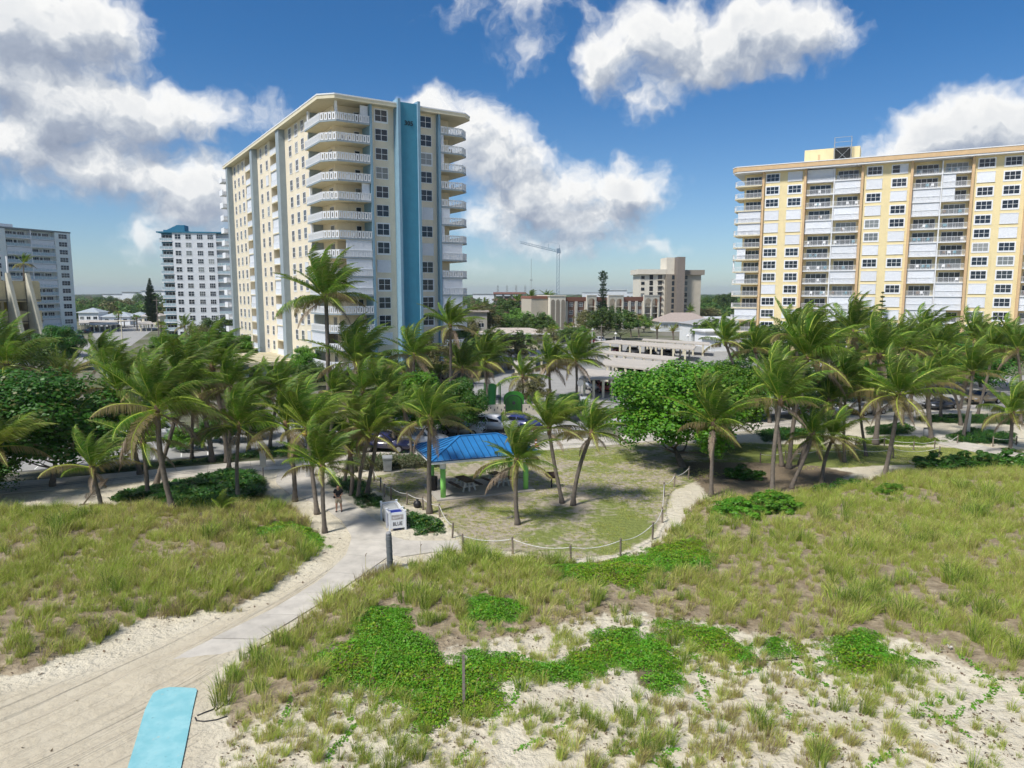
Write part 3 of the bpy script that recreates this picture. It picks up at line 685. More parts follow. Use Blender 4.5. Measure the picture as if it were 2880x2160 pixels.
# ------------------------------------------------------------------ coconut palms bent by the onshore wind
PALM_G = leaf_mat('palm_leaf_green', (.045, .165, .008), (.19, .34, .020), .42, .5, .28, .28, .9, c3=(.26, .27, .06), burn=.40)
PALM_Y = leaf_mat('palm_leaf_yellowish', (.11, .22, .015), (.25, .34, .03), .38, .5, .2, .25, .9, c3=(.38, .33, .10), burn=.32)
PALM_O = leaf_mat('palm_leaf_old', (.17, .18, .04), (.32, .26, .10), .30, .6, .25, .25, .9, c3=(.36, .28, .19), burn=.75)
PALM_D = leaf_mat('palm_leaf_dead', (.26, .20, .14), (.40, .32, .24), .2, .8, .2, .15, .9, c3=(.14, .10, .07))
RACH = mat('palm_rib', (.34, .40, .05), .5, .4, .15, 3, objvar=.3)
RACHD = mat('palm_rib_dead', (.27, .20, .13), .8, .2, .15, 3)
BARK = mat('palm_bark', (.16, .135, .11), .95, .15, .22, 5, .8, 18, objvar=.15, stain=(.085, .07, .06, .5))
FIBRE = mat('palm_fibre', (.20, .135, .08), .95, .1, .3, 12, .8, 30)
NUT = mat('coconut_green', (.22, .25, .04), .5, .4, .2, 5, objvar=.3)
NUTY = mat('coconut_yellow', (.62, .42, .05), .5, .4, .1, 5)
WIND = Vector((1.0, .18, .04))

def frond_mesh(az, el, L, grav, wind, leafmat, ribmat, seed, nleaf=72, lw=.046, llen=1.05, hang=.55, curl=1.0):
    r = random.Random(seed); mb = MB(); N = 12; p = Vector((0, 0, 0)); d = Vector((math.cos(el)*math.cos(az), math.cos(el)*math.sin(az), math.sin(el)))
    pts, dirs = [p.copy()], [d.copy()]; seg = L/N
    for i in range(N):
        s_ = (i+1)/N
        d = (d+Vector((0, 0, -1))*grav*s_*curl+WIND*wind*s_*s_*1.3).normalized(); p = p+d*seg; pts.append(p.copy()); dirs.append(d.copy())
    mb.tube(pts, [.042*(1-.86*i/N)+.004 for i in range(N+1)], 4, 0, False); nrb = len(mb.v); tips = []
    for k in range(nleaf):
        s_ = .13+.87*(k+.5)/nleaf; f = s_*N; i = min(int(f), N-1); t = f-i
        q = pts[i].lerp(pts[i+1], t); d = dirs[i].lerp(dirs[i+1], t).normalized()
        sd = d.cross(Vector((0, 0, 1)))
        sd = sd.normalized() if sd.length > .15 else d.cross(WIND).normalized()
        nrm = sd.cross(d).normalized()
        prof = math.sin(math.pi*min(1, .16+s_*.86))**.55 if s_ < .98 else .3
        for sg in (-1, 1):
            if r.random() < .05: continue
            ll = llen*prof*r.uniform(.8, 1.12)*(1-.25*s_)
            a = (sd*sg*(.85-.25*s_)+d*(.42+.55*s_)+nrm*.22+Vector((r.gauss(0, .07), r.gauss(0, .07), r.gauss(0, .07)))).normalized()
            b1 = (a+WIND*wind*3.4*r.uniform(.7, 1.2)+Vector((0, 0, -hang*.5))).normalized()
            c1 = (a*.55+WIND*wind*6.5*r.uniform(.7, 1.3)+Vector((0, 0, -hang*1.5))).normalized()
            w = d*lw*.5*r.uniform(.8, 1.15)
            m1 = q+a*ll*.22+b1*ll*.22; e = m1+c1*ll*.6
            j = len(mb.v); mb.v += [tuple(q-w*.6), tuple(q+w*.6), tuple(m1+w), tuple(m1-w), tuple(e)]
            mb.f += [(j, j+1, j+2, j+3), (j+3, j+2, j+4)]; mb.m += [1, 1]; tips += [.15*s_, .15*s_, .45+.2*s_, .45+.2*s_, 1.0]
    me = mb.mesh('frond', [ribmat, leafmat]); at = me.attributes.new('tip', 'FLOAT', 'POINT'); at.data.foreach_set('value', [0.0]*nrb+tips); return me

NAZ = 12
FR = {}
def frond_set(kind):
    if kind in FR: return FR[kind]
    out = []
    for a in range(NAZ):
        az = 2*math.pi*a/NAZ+.13
        dn = math.cos(az)                                   # +1 down wind, -1 facing the wind
        if kind == 'young': out.append(frond_mesh(az, R(70+6*math.sin(a*2.3)), 3.0, .05, .21, PALM_G, RACH, 200+a, 66, .048, 1.0, .12))
        elif kind == 'mid': out.append(frond_mesh(az, R(50+9*math.sin(a*1.7)), 3.3, .135-.02*dn, .145, PALM_G, RACH, 230+a, 74))
        elif kind == 'midy': out.append(frond_mesh(az, R(46+9*math.sin(a*1.9)), 3.2, .14-.02*dn, .145, PALM_Y, RACH, 260+a, 74))
        elif kind == 'flat': out.append(frond_mesh(az, R(20+9*math.sin(a*2.9)), 3.3, .15, .10, PALM_G, RACH, 290+a, 74, hang=.9))
        elif kind == 'old': out.append(frond_mesh(az, R(4+9*math.sin(a*2.1)), 3.2, .17, .08, PALM_O, RACH, 320+a, 72, hang=1.1))
        elif kind == 'dead': out.append(frond_mesh(az, R(-34+9*math.sin(a*1.3)), 2.6, .24, .03, PALM_D, RACHD, 350+a, 50, .05, .85, 1.3))
        elif kind == 'date': out.append(frond_mesh(az, R(38+12*math.sin(a*1.6)), 2.9, .11, .03, PALM_O, RACH, 380+a, 52, .035, .5, .2))
        elif kind == 'dateu': out.append(frond_mesh(az, R(66), 2.7, .07, .04, PALM_Y, RACH, 400+a, 50, .035, .5, .1))
    FR[kind] = out; return out

def fan_mesh(az, el, seed, m_):
    """fan leaf of a sabal palm"""
    r = random.Random(seed); mb = MB(); d = Vector((math.cos(el)*math.cos(az), math.cos(el)*math.sin(az), math.sin(el))); e = d*1.3
    mb.tube([(0, 0, 0), tuple(e)], [.02, .012], 3, 0, False); sd = d.cross(Vector((0, 0, 1))).normalized(); n_ = sd.cross(d)
    for k in range(22):
        t = -2.2+4.4*k/21; v = (d*math.cos(t)+sd*math.sin(t)+n_*.12).normalized(); w = v.cross(n_).normalized()*.05; L = 1.0*(.75+.25*math.cos(t*.6))*r.uniform(.85, 1.1)
        q = e+v*L*.6; q2 = e+v*L+Vector((.06, 0, -.32*r.uniform(.6, 1.2)))
        j = len(mb.v); mb.v += [tuple(e), tuple(q+w), tuple(q2), tuple(q-w)]; mb.f.append((j, j+1, j+2, j+3)); mb.m.append(1)
    return mb.mesh('fan_leaf', [RACH, m_])
FANS = [fan_mesh(2*math.pi*a/10, R(48-62*(a % 4)/3), 420+a, [PALM_G, PALM_O, PALM_Y][a % 3]) for a in range(10)]

def trunk_mesh(top, r0, r1, bend, seed):
    r = random.Random(seed); N = max(10, int(top.length/.22)); pts, rad = [], []
    side = Vector((top.x, top.y, 0)); side = side if side.length > .05 else Vector((.15, 0, 0))
    for i in range(N+1):
        t = i/N; b_ = math.sin(math.pi*t)*bend
        pts.append(Vector((top.x*t**1.25, top.y*t**1.25, top.z*t-(.15 if i == 0 else 0)))+Vector((-side.y, side.x, 0)).normalized()*b_*.5-side.normalized()*b_)
        rr = r1+(r0-r1)*max(0, 1-t*6)**2+(1-t)*.025
        rad.append(rr*(1.07 if i % 2 else .97)*r.uniform(.97, 1.03))
    return MB().tube(pts, rad, 9).mesh('trunk', BARK, True)

PALMS = 0
def palm(base, crown, label, group='wind bent coconut palms of the beach park', size=1.0, mix='g', n=26, r=.13, bend=.12, nuts=None, name='coconut_palm', seed=None, zb=None):
    """base, crown: photo points surveyed to the ground and to the same distance"""
    global PALMS; PALMS += 1; sd = seed or PALMS*31; rr = random.Random(sd)
    bx, by = G(*base) if zb is None else zb
    T = AT(*crown, by); z0 = gz(bx, by) if by < 110 and abs(bx) < 80 else 0.0
    t = thing(name, label, 'palm tree', (bx, by, z0), 0, group)
    top = Vector((T[0]-bx, rr.uniform(-.25, .25), max(1.2, T[2]-z0)))
    put('trunk', trunk_mesh(top, r*1.75, r, bend*rr.choice((-1, 1)), sd), t)
    mb = MB().lathe([(r*.95, -.35), (r*1.5, -.1), (r*1.7, .1), (r*1.1, .35), (r*.4, .6)], 9, 0, tuple(top)); mb.build('crown_shaft', FIBRE, t, smooth=True)
    # azimuth classes: erect spear leaves, spreading leaves, drooping old ones, dead skirt
    if mix == 'fan':
        for k in range(n):
            a = FANS[k % 10]; o = put('fan_leaf', a, t, top, rr.uniform(0, 6.28), size*rr.uniform(.85, 1.15)); o.rotation_euler[0] = rr.uniform(-.3, .3)
        return t
    if mix == 'date': plan = [('dateu', .35), ('date', .65)]
    elif mix == 'y': plan = [('young', .22), ('midy', .48), ('mid', .08), ('old', .17), ('dead', .05)]
    elif mix == 'o': plan = [('young', .24), ('mid', .34), ('flat', .13), ('old', .20), ('dead', .09)]
    else: plan = [('young', .28), ('mid', .37), ('flat', .16), ('old', .14), ('dead', .05)]
    tot = 0
    for kind, share in plan:
        m_ = max(1, round(n*1.0*share)); fs = frond_set(kind); off = rr.random()
        for j in range(m_):
            a = int(((j+off)/m_*NAZ)+rr.uniform(-.4, .4)) % NAZ
            o = put('frond', fs[a], t, top+Vector((0, 0, {'young': .3, 'dead': -.18}.get(kind, .08))), rr.uniform(-.22, .22), size*1.08*rr.uniform(.72, 1.14))
            o.rotation_euler[0] = rr.uniform(-.22, .22); o.rotation_euler[1] = rr.uniform(-.2, .2)
    if nuts:
        for j in range(6):
            a = j*1.05; c_ = MB().lathe([(.02, -.14), (.09, -.08), (.115, 0), (.09, .09), (.03, .14)], 8)
            c_.build('coconut', nuts, t, tuple(top+Vector((math.cos(a)*.22, math.sin(a)*.22-.05, -.18-.06*(j % 2)))), smooth=True)
    return t

g0 = 'wind bent coconut palms of the beach park'
palm((487,1450), (449,1153), 'tall full coconut palm with curved trunk at the edge of the left dune grass', g0, 1.30, 'g', 34, .15, .25, NUT)
palm((416,1403), (398,1250), 'shaggy brown coconut palm half hidden behind the tallest left dune palm', g0, 1.0, 'o', 22)
palm((440,1362), (512,1085), 'leaning coconut palm with big upright green crown above the left promenade', g0, 1.25, 'g', 30, bend=-.3)
palm((288,1441), (253,1322), 'short ragged coconut palm alone on the far left dune grass', g0, .85, 'o', 18, .11)
palm((671,1414), (672,1204), 'slim coconut palm behind the small seedling palm on the left dune', g0, 1.0, 'g', 24, .11)
palm((830,1410), (806,1195), 'dark trunked coconut palm at the left edge of the concrete path', g0, 1.0, 'g', 24, .13)
palm((892,1446), (862,1212), 'yellow green coconut palm with a cluster of yellow coconuts beside the path', g0, 1.05, 'y', 24, .12, .1, NUTY)
palm((914,1498), (905,1318), 'small bushy coconut palm with pale trunk closest to the path bend', g0, .85, 'g', 26, .11)
palm((968,1361), (1000,1180), 'thin coconut palm leftmost of the cluster behind the standing person', g0, .85, 'y', 18, .10)
palm((988,1393), (985,1275), 'low coconut palm with thick dark trunk in the cluster behind the person', g0, .7, 'o', 14, .12)
palm((1031,1393), (1062,1206), 'coconut palm leaning right with drooping brown fronds left of the wheeled bin', g0, .95, 'o', 24, .12)
palm((1008,1401), (1040,1225), 'coconut palm with dark leaning trunk in the middle of the cluster by the rope posts', g0, .8, 'y', 18, .10)
palm((1208,1444), (1210,1182), 'straight tall coconut palm just in front of the left shelter column', g0, .88, 'o', 28, .13)
palm((1456,1475), (1454,1300), 'coconut palm on the lawn in front of the right end of the blue roof', g0, .92, 'g', 26, .12)
palm((1581,1415), (1544,1207), 'yellow green coconut palm leaning left on the lawn beside the grill', g0, .9, 'y', 22, .11)
palm((1612,1421), (1664,1222), 'coconut palm leaning right on the lawn, crossing trunks with its neighbour', g0, .78, 'o', 24, .12)
palm((2000,1396), (2010,1196), 'full coconut palm in front of the twisted sea grape trunk', g0, 1.08, 'g', 28, .12, .05, NUT)
palm((2172,1390), (2199,1132), 'tall coconut palm with pale trunk, foremost left of the right grove', g0, 1.12, 'g', 28, .13)
palm((2225,1374), (2283,1226), 'short coconut palm leaning right in front of the right grove', g0, .85, 'o', 20, .12)
palm((2311,1366), (2340,1232), 'small coconut palm with crooked trunk in the middle of the right grove front', g0, .8, 'o', 20, .11)
palm((2487,1345), (2523,1114), 'tall coconut palm with slanting trunk in the right dune grass', g0, 1.2, 'o', 30, .14)
palm((2199,1312), (2180,1080), 'coconut palm with dark straight trunk behind the foremost right grove palm', g0, 1.0, 'g', 22)
palm((2219,1318), (2268,1010), 'tallest coconut palm of the right grove with a huge green crown', g0, 1.35, 'g', 32, .15)
palm((2250,1308), (2330,1130), 'coconut palm leaning right on the green lawn of the right grove', g0, 1.0, 'o', 22)
palm((2375,1300), (2382,1075), 'thin black trunked coconut palm on the right lawn edge', g0, 1.0, 'g', 22, .10)
palm((2436,1283), (2420,1120), 'slender coconut palm beside the garden rope posts', g0, .9, 'g', 20, .10)
palm((2462,1250), (2473,1000), 'thick trunked palm with shaggy crown standing in the garden bed', g0, 1.25, 'g', 28, .2)
palm((2536,1200), (2540,985), 'dark coconut palm standing where the garden path meets the promenade', g0, 1.2, 'g', 26, .14)
palm((2709,1229), (2738,1050), 'leaning coconut palm beside the far grey post of the right garden', g0, 1.15, 'g', 28, .13)
palm((2840,1272), (2852,1165), 'coconut palm at the far right beside the garden path end', g0, 1.05, 'o', 24, .13)
palm((2619,1236), (2612,1075), 'thick ringed palm trunk beside the dark trash barrel', g0, 1.0, 'o', 20, .19)
palm((2702,1196), (2660,1040), 'coconut palm leaning left over the long green bed', g0, 1.0, 'g', 22)
palm((2644,1178), (2640,985), 'coconut palm at the kerb in front of the dark parked sedan', g0, 1.15, 'g', 24)
palm((2749,1169), (2790,985), 'coconut palm beside the gold parked car', g0, 1.15, 'g', 24)
palm((2870,1190), (2862,985), 'tall coconut palm at the right picture edge', g0, 1.25, 'g', 26)
palm((2360,1200), (2400,935), 'very tall coconut palm rising highest before the yellow tower', g0, 1.3, 'g', 28)
palm((2260,1205), (2235,950), 'tall coconut palm left of the small norfolk pine', g0, 1.25, 'g', 28)
palm((2100,1190), (2040,965), 'coconut palm behind the round sea grape crown, left of the yellow tower', g0, 1.0, 'g', 22)
palm((2165,1190), (2125,985), 'bushy coconut palm at the foot of the yellow tower corner', g0, 1.0, 'g', 22)
palm((2560,1160), (2600,950), 'coconut palm in front of the middle of the yellow tower', g0, 1.2, 'g', 24)
palm((2700,1150), (2740,960), 'coconut palm in front of the right windows of the yellow tower', g0, 1.2, 'g', 24)
palm((2460,1170), (2450,990), 'coconut palm between the garden bed and the yellow tower', g0, 1.1, 'y', 22)
palm((924,1185), (917,840), 'solitary very tall coconut palm in front of the cream tower balconies', g0, 1.75, 'g', 34, .21, .1)
palm((1005,1190), (1000,1022), 'broad coconut palm below the tall solitary palm at the tower foot', g0, 1.65, 'g', 32, .18)
palm((1165,1180), (1165,1002), 'coconut palm in front of the blue tower stripe', g0, 1.3, 'o', 26, .15)
palm((1262,1180), (1266,918), 'slender tall coconut palm at the right corner of the cream tower', g0, 1.2, 'o', 26, .14)
palm((1373,1130), (1365,1020), 'shaggy coconut palm by the playground left of the carports', g0, 1.45, 'o', 28, .16)
palm((1550,1122), (1546,1024), 'brown coconut palm left of its greener twin by the carports', g0, 1.35, 'o', 26, .15)
palm((1620,1126), (1619,1016), 'green coconut palm beside the round sign before the carports', g0, 1.5, 'o', 30, .15)
palm((1467,1140), (1470,1060), 'low brown palm behind the playground hedge', g0, 1.1, 'o', 18, .13)
palm((640,1300), (596,1035), 'coconut palm with thick dark trunk at the left roadside strip', g0, 1.15, 'g', 26, .17)
palm((644,1322), (650,1090), 'leaning double trunk coconut palm beside the promenade', g0, 1.05, 'o', 24, .12)
palm((597,1298), (560,1120), 'ringed palm trunk with brown skirt at the left roadside strip', g0, 1.0, 'o', 22, .18)
palm((760,1262), (788,1105), 'coconut palm with dark fan crown behind the roadside bushes', g0, 1.1, 'g', 24, .13)
palm((395,1335), (330,1105), 'coconut palm with long pale rib pointing left over the big sea grape', g0, 1.2, 'g', 26, .14)
palm((1110,1270), (1085,1110), 'coconut palm behind the dark blue parked car', g0, 1.0, 'o', 22, .12)
palm((1158,1285), (1135,1150), 'small coconut palm between the hedge and the parked white van', g0, .8, 'g', 18, .11)
palm((-20,1420), (-10,1260), 'coconut palm cut by the left picture edge', g0, 1.05, 'y', 22, .12)
palm((30,1230), (22,1030), 'dark green palm in front of the white drum roof on the left', g0, 1.6, 'g', 28, .18)
palm((185,1210), (178,1075), 'grey green date palm with stiff feathery fronds on the left', 'date palms', 1.25, 'date', 36, .22, name='date_palm')
palm((310,1190), (290,1020), 'coconut palm behind the grey green date palm', g0, 1.2, 'g', 22, .14)
palm((540,1290), (545,1130), 'thin brown skirted coconut palm behind the tallest left dune palm', g0, .95, 'o', 20, .11)
palm((700,1265), (725,1120), 'leaning brown skirted coconut palm across the promenade from the grey sign', g0, 1.0, 'o', 22, .12)
palm((930,1262), (945,1120), 'coconut palm behind the yellow coconut cluster', g0, 1.0, 'o', 22, .12)
palm((1010,1268), (1020,1105), 'coconut palm rising behind the palm cluster by the rope posts', g0, 1.05, 'o', 22, .12)
palm((1290,1170), (1300,1040), 'brown coconut palm left of the playground', g0, 1.2, 'o', 22, .14)
g1 = 'palms of the town behind the towers'
for i, (b_, c_, s_, mx, lb) in enumerate([
  ((1365,915), (1362,860), 1.3, 'g', 'small palm beside the grey flat roofed house right of the cream tower'),
  ((1462,915), (1455,848), 1.4, 'o', 'palm left of a taller palm before the building site'),
  ((1495,915), (1492,838), 1.5, 'g', 'tallest of the three palms before the building site'),
  ((1535,915), (1540,840), 1.5, 'g', 'palm at the left corner of the arcaded apartment block'),
  ((1846,905), (1853,868), 1.1, 'y', 'yellow green palm at the right end of the arcaded block'),
  ((1898,912), (1898,872), 1.0, 'y', 'yellow palm in front of the brown tower foot'),
  ((1937,915), (1940,876), 1.2, 'g', 'green palm right of the silver palm below the brown tower'),
  ((2010,892), (2008,858), 1.2, 'g', 'distant palm with pale trunk left of the yellow tower')]):
    palm(b_, c_, lb, g1, s_, mx, 16, .16, .05)
for i, (b_, c_, s_, lb) in enumerate([((1848,962), (1848,928), .95, 'feathery date palm left of two others behind the carports'), ((1895,965), (1893,934), .95, 'middle feathery date palm behind the carports'),
  ((1955,955), (1955,928), .9, 'right feathery date palm behind the carports'), ((2006,958), (2005,930), .7, 'small sparse date palm beside the white low buildings')]):
    palm(b_, c_, lb, 'date palms', s_, 'date', 26, .2, 0, name='date_palm')
for (b_, c_, s_, lb) in [((1480,975), (1475,945), 1.0, 'squat sabal palm on the car park edge left of the lamp posts'), ((1557,968), (1557,928), 1.0, 'sabal palm in front of the arch reliefs'), ((1600,960), (1599,920), .9, 'sabal palm with pale trunk before the brick front'),
  ((1775,948), (1772,908), 1.0, 'sabal palm left of its twin beside the blue tarpaulin'), ((1797,948), (1795,898), 1.05, 'sabal palm right of its twin beside the blue tarpaulin'), ((333,925), (334,887), 1.0, 'sabal palm in front of the low white houses on the left'),
  ((386,930), (384,895), .9, 'sabal palm right of the left carport'), ((605,935), (603,908), 1.3, 'round sabal palm at the foot of the blue and white tower'), ((455,960), (452,918), .9, 'sabal palm on a pale thick trunk beside the left pine')]:
    palm(b_, c_, lb, 'sabal palms', s_, 'fan', 26, .2, 0, name='sabal_palm')
palm((525,960), (520,918), 'wind torn dark palm before the blue and white tower', g1, 1.2, 'o', 16, .16)
palm((575,975), (570,940), 'low dark palm under the blue and white tower', g1, 1.0, 'g', 14, .14)
# seedling palm without a trunk
sx_, sy_ = G(627,1462); sd_ = thing('palm_seedling', 'small yellow green palm seedling growing from the left dune grass', 'palm tree', (sx_, sy_, gz(sx_, sy_)))
for k in range(9):
    put('frond', frond_set('midy' if k % 2 else 'young')[(k*5) % NAZ], sd_, (0, 0, .05), rng.uniform(-.4, .4), rng.uniform(.38, .52))

# ------------------------------------------------------------------ broadleaf trees and bushes
def crown_mesh(nl, size, seed, m_, clumps=60, flat=1.0, inner=.55, leaf6=False, low=-.35):
    """unit crown of separate leaves gathered in clumps over an uneven shell"""
    r = random.Random(seed); mb = MB(); cs = []
    for k in range(clumps):
        z = r.uniform(low, 1); a = r.uniform(0, 6.283); q = math.sqrt(max(0, 1-z*z)); rad = r.uniform(inner, 1.0)
        cs.append((Vector((math.cos(a)*q*rad, math.sin(a)*q*rad, z*rad*flat)), r.uniform(.11, .30)))
    for k in range(nl):
        c_, cr = cs[r.randrange(clumps)]
        v = Vector((r.gauss(0, 1), r.gauss(0, 1), r.gauss(.35, 1))).normalized(); p = c_+v*cr*r.uniform(.65, 1.05)
        nrm = (v+Vector((r.gauss(0, .4), r.gauss(0, .4), r.gauss(.4, .4)))).normalized(); t1 = nrm.orthogonal().normalized(); t1.rotate(Matrix.Rotation(r.uniform(0, 6.28), 3, nrm)); t2 = nrm.cross(t1); s_ = size*r.uniform(.65, 1.2)
        j = len(mb.v)
        if leaf6:
            mb.v += [tuple(p+t1*math.cos(q)*s_*.5+t2*math.sin(q)*s_*.5+nrm*(.06*s_ if i % 2 else 0)) for i, q in enumerate((0, 1.05, 2.1, 3.14, 4.19, 5.24))]; mb.f.append(tuple(range(j, j+6)))
        else:
            mb.v += [tuple(p+t1*s_*.55), tuple(p+t2*s_*.36), tuple(p-t1*s_*.55), tuple(p-t2*s_*.36)]; mb.f.append((j, j+1, j+2, j+3))
        mb.m.append(0)
    return mb.mesh('crown', m_)
TREEG = leaf_mat('tree_leaf', (.04, .10, .018), (.10, .18, .03), .25, .5, .25, .3, 1.5, c3=(.20, .22, .05))
TREEO = leaf_mat('tree_leaf_olive', (.10, .115, .035), (.20, .19, .075), .2, .6, .2, .2, 1.5, c3=(.27, .22, .12))
TREEL = leaf_mat('tree_leaf_light', (.10, .22, .03), (.20, .34, .05), .3, .5, .2, .3, 1.5)
LIMB = mat('tree_bark', (.15, .125, .10), .95, .1, .25, 5, .8, 15)
CR = dict(sea=crown_mesh(30000, .043, 1, SEAG, 130, .85, .45, True, -.75), sead=crown_mesh(28000, .043, 2, SEAGD, 125, .85, .45, True, -.75),
          tree=crown_mesh(8000, .075, 3, TREEG, 70), olive=crown_mesh(7500, .07, 4, TREEO, 70, 1, .4), light=crown_mesh(7000, .08, 5, TREEL, 55), bush=crown_mesh(5000, .105, 6, SEAG, 50, .8, .5, True), bushd=crown_mesh(5000, .10, 7, SEAGD, 40, .8, .5, True))
def limb_mesh(h, spread, seed, r0=.16, crook=.4, nb=7):
    r = random.Random(seed); mb = MB()
    def grow(p, d, L, rad, lvl):
        pts, rs = [p], [rad]; q = Vector(p)
        for i in range(4):
            d = (d+Vector((r.gauss(0, crook*.5), r.gauss(0, crook*.5), r.gauss(.06, crook*.3)))).normalized(); q = q+d*L/4; pts.append(q.copy()); rs.append(rad*(1-.13*(i+1)))
        mb.tube(pts, rs, 7 if lvl == 0 else 5, 0, True)
        if lvl < 2:
            for j in range(nb if lvl == 0 else 3):
                a = 6.283*j/(nb if lvl == 0 else 3)+r.random(); e = Vector((math.cos(a)*spread, math.sin(a)*spread, r.uniform(.5, 1.0)*h*.6)).normalized()
                grow(pts[-1] if j % 2 else pts[-2], (e if lvl == 0 else (d+e*.7).normalized()), L*r.uniform(.9, 1.5), rs[-1]*.62, lvl+1)
    grow(Vector((0, 0, -.15)), Vector((r.gauss(0, .2), r.gauss(0, .2), 1)).normalized(), h*.42, r0, 0)
    return mb.mesh('limbs', LIMB, True)
def tree(kind, base, cen, rad, label, name, group, r0=.16, cat='tree', seed=1, rz=None, crook=.35):
    """base ground point, crown centre offset, crown radii in metres"""
    bx, by = base; t = thing(name, label, cat, (bx, by, gz(bx, by) if by < 110 else 0), 0, group)
    put('trunk', limb_mesh(cen[2], max(rad[0], 1), seed, r0, crook), t)
    put('crown', CR[kind], t, cen, seed*1.7 if rz is None else rz, rad); return t
gs = 'sea grape trees of the park'
def SG(px_, yb): return G(px_, yb)
tree('sea', (13.9,56.5), (-.7,.6,4.7), (6.8,4.8,4.2), 'largest sea grape tree with round glossy crown and twisted trunk right of the lawn', 'sea_grape_tree', gs, .34, seed=3, crook=.6)
tree('sea', (19.5,64.0), (-.2,0,4.6), (4.6,4.0,3.4), 'sea grape tree behind and right of the largest one', 'sea_grape_tree', gs, .25, seed=8)
tree('sead', (-33.5,50.5), (-1.2,.5,4.4), (6.6,4.6,4.5), 'big dark sea grape tree at the left picture edge', 'sea_grape_tree', gs, .26, seed=4)
tree('sead', (-37.0,47.0), (0,0,2.2), (3.6,2.6,2.1), 'low dark sea grape thicket below the big one at the left edge', 'sea_grape_tree', gs, .14, seed=11)
tree('sea', (-9.5,67.0), (0,0,3.7), (4.4,3.4,3.2), 'sea grape tree behind the parked cars left of the shelter', 'sea_grape_tree', gs, .2, seed=6)
tree('sead', (-5.2,68.0), (0,0,3.2), (3.0,2.8,2.9), 'sea grape tree directly behind the blue roof', 'sea_grape_tree', gs, .2, seed=7)
tree('sead', (-83.0,130.0), (0,0,5.0), (4.4,4.0,3.6), 'dark round tree before the white tower on the left', 'sea_grape_tree', gs, .3, seed=9)
tree('sea', (-33.0,116.0), (0,0,2.8), (5.5,4,2.8), 'bright green thicket left of the cream tower', 'sea_grape_tree', gs, .2, seed=12)
tree('sea', (-62.0,150.0), (0,0,3.0), (8,5,3.2), 'wide bright green thicket before the blue and white tower', 'sea_grape_tree', gs, .2, seed=13)
tree('sea', (-80.0,165.0), (0,0,2.4), (6,4,2.4), 'green thicket left of the wide one before the blue and white tower', 'sea_grape_tree', gs, .2, seed=14)
tree('sead', (34.0,80.0), (0,0,3.2), (4.6,3.5,3.2), 'dark sea grape at the promenade in the right grove', 'sea_grape_tree', gs, .2, seed=15)
tree('sead', (25.0,79.5), (0,0,3.4), (4.8,3.5,3.4), 'dark sea grape behind the tallest right grove palm', 'sea_grape_tree', gs, .2, seed=16)
tree('sead', (46.0,92.0), (0,0,3.6), (5.5,3.5,3.4), 'dark sea grape behind the parked sedan', 'sea_grape_tree', gs, .2, seed=17)
tree('sead', (62.0,98.0), (0,0,3.8), (6,4,3.6), 'dark sea grape behind the gold car at the far right', 'sea_grape_tree', gs, .2, seed=18)
tree('light', (40,118), (0,0,3.0), (5,4,2.8), 'light green bushy tree at the foot of the yellow tower', 'broadleaf_tree', 'trees of the town', .2, seed=19)
gb = 'sea grape bushes on the dune'
def bush(kind, pxb, rad, label):
    bx, by = G(*pxb); t = thing('sea_grape_bush', label, 'bush', (bx, by, gz(bx, by)), 0, gb)
    put('stems', limb_mesh(rad[2], rad[0], len(label), .03, .5, 5), t); put('crown', CR[kind], t, (0, 0, rad[2]*.35), len(label)*.9, rad); return t
bush('bush', (2075,1462), (1.5,1.2,.75), 'left half of the round leaved bush in front of the right grove')
bush('bush', (2170,1452), (1.8,1.3,.85), 'right half of the round leaved bush in front of the right grove')
bush('bushd', (2640,1322), (2.0,1.3,1.15), 'dark bush, left end of the long row in the right dune grass')
bush('bushd', (2740,1320), (2.2,1.4,1.25), 'dark bush in the middle of the long row in the right dune grass')
bush('bushd', (2850,1315), (2.2,1.4,1.15), 'dark bush at the picture edge end of the long row in the right dune grass')
bush('bushd', (2090,1345), (1.5,1.0,.8), 'dark bush beneath the twisted sea grape trunk')
bush('bushd', (2400,1385), (1.2,.9,.45), 'low green bush below the crooked small palm of the right grove')
bush('bush', (2500,1398), (1.5,.8,.40), 'low bright green bush in the right dune grass below the tall slanting palm')
bush('bushd', (2330,1395), (1.1,.7,.5), 'low dark bush left of two others in the right dune grass')
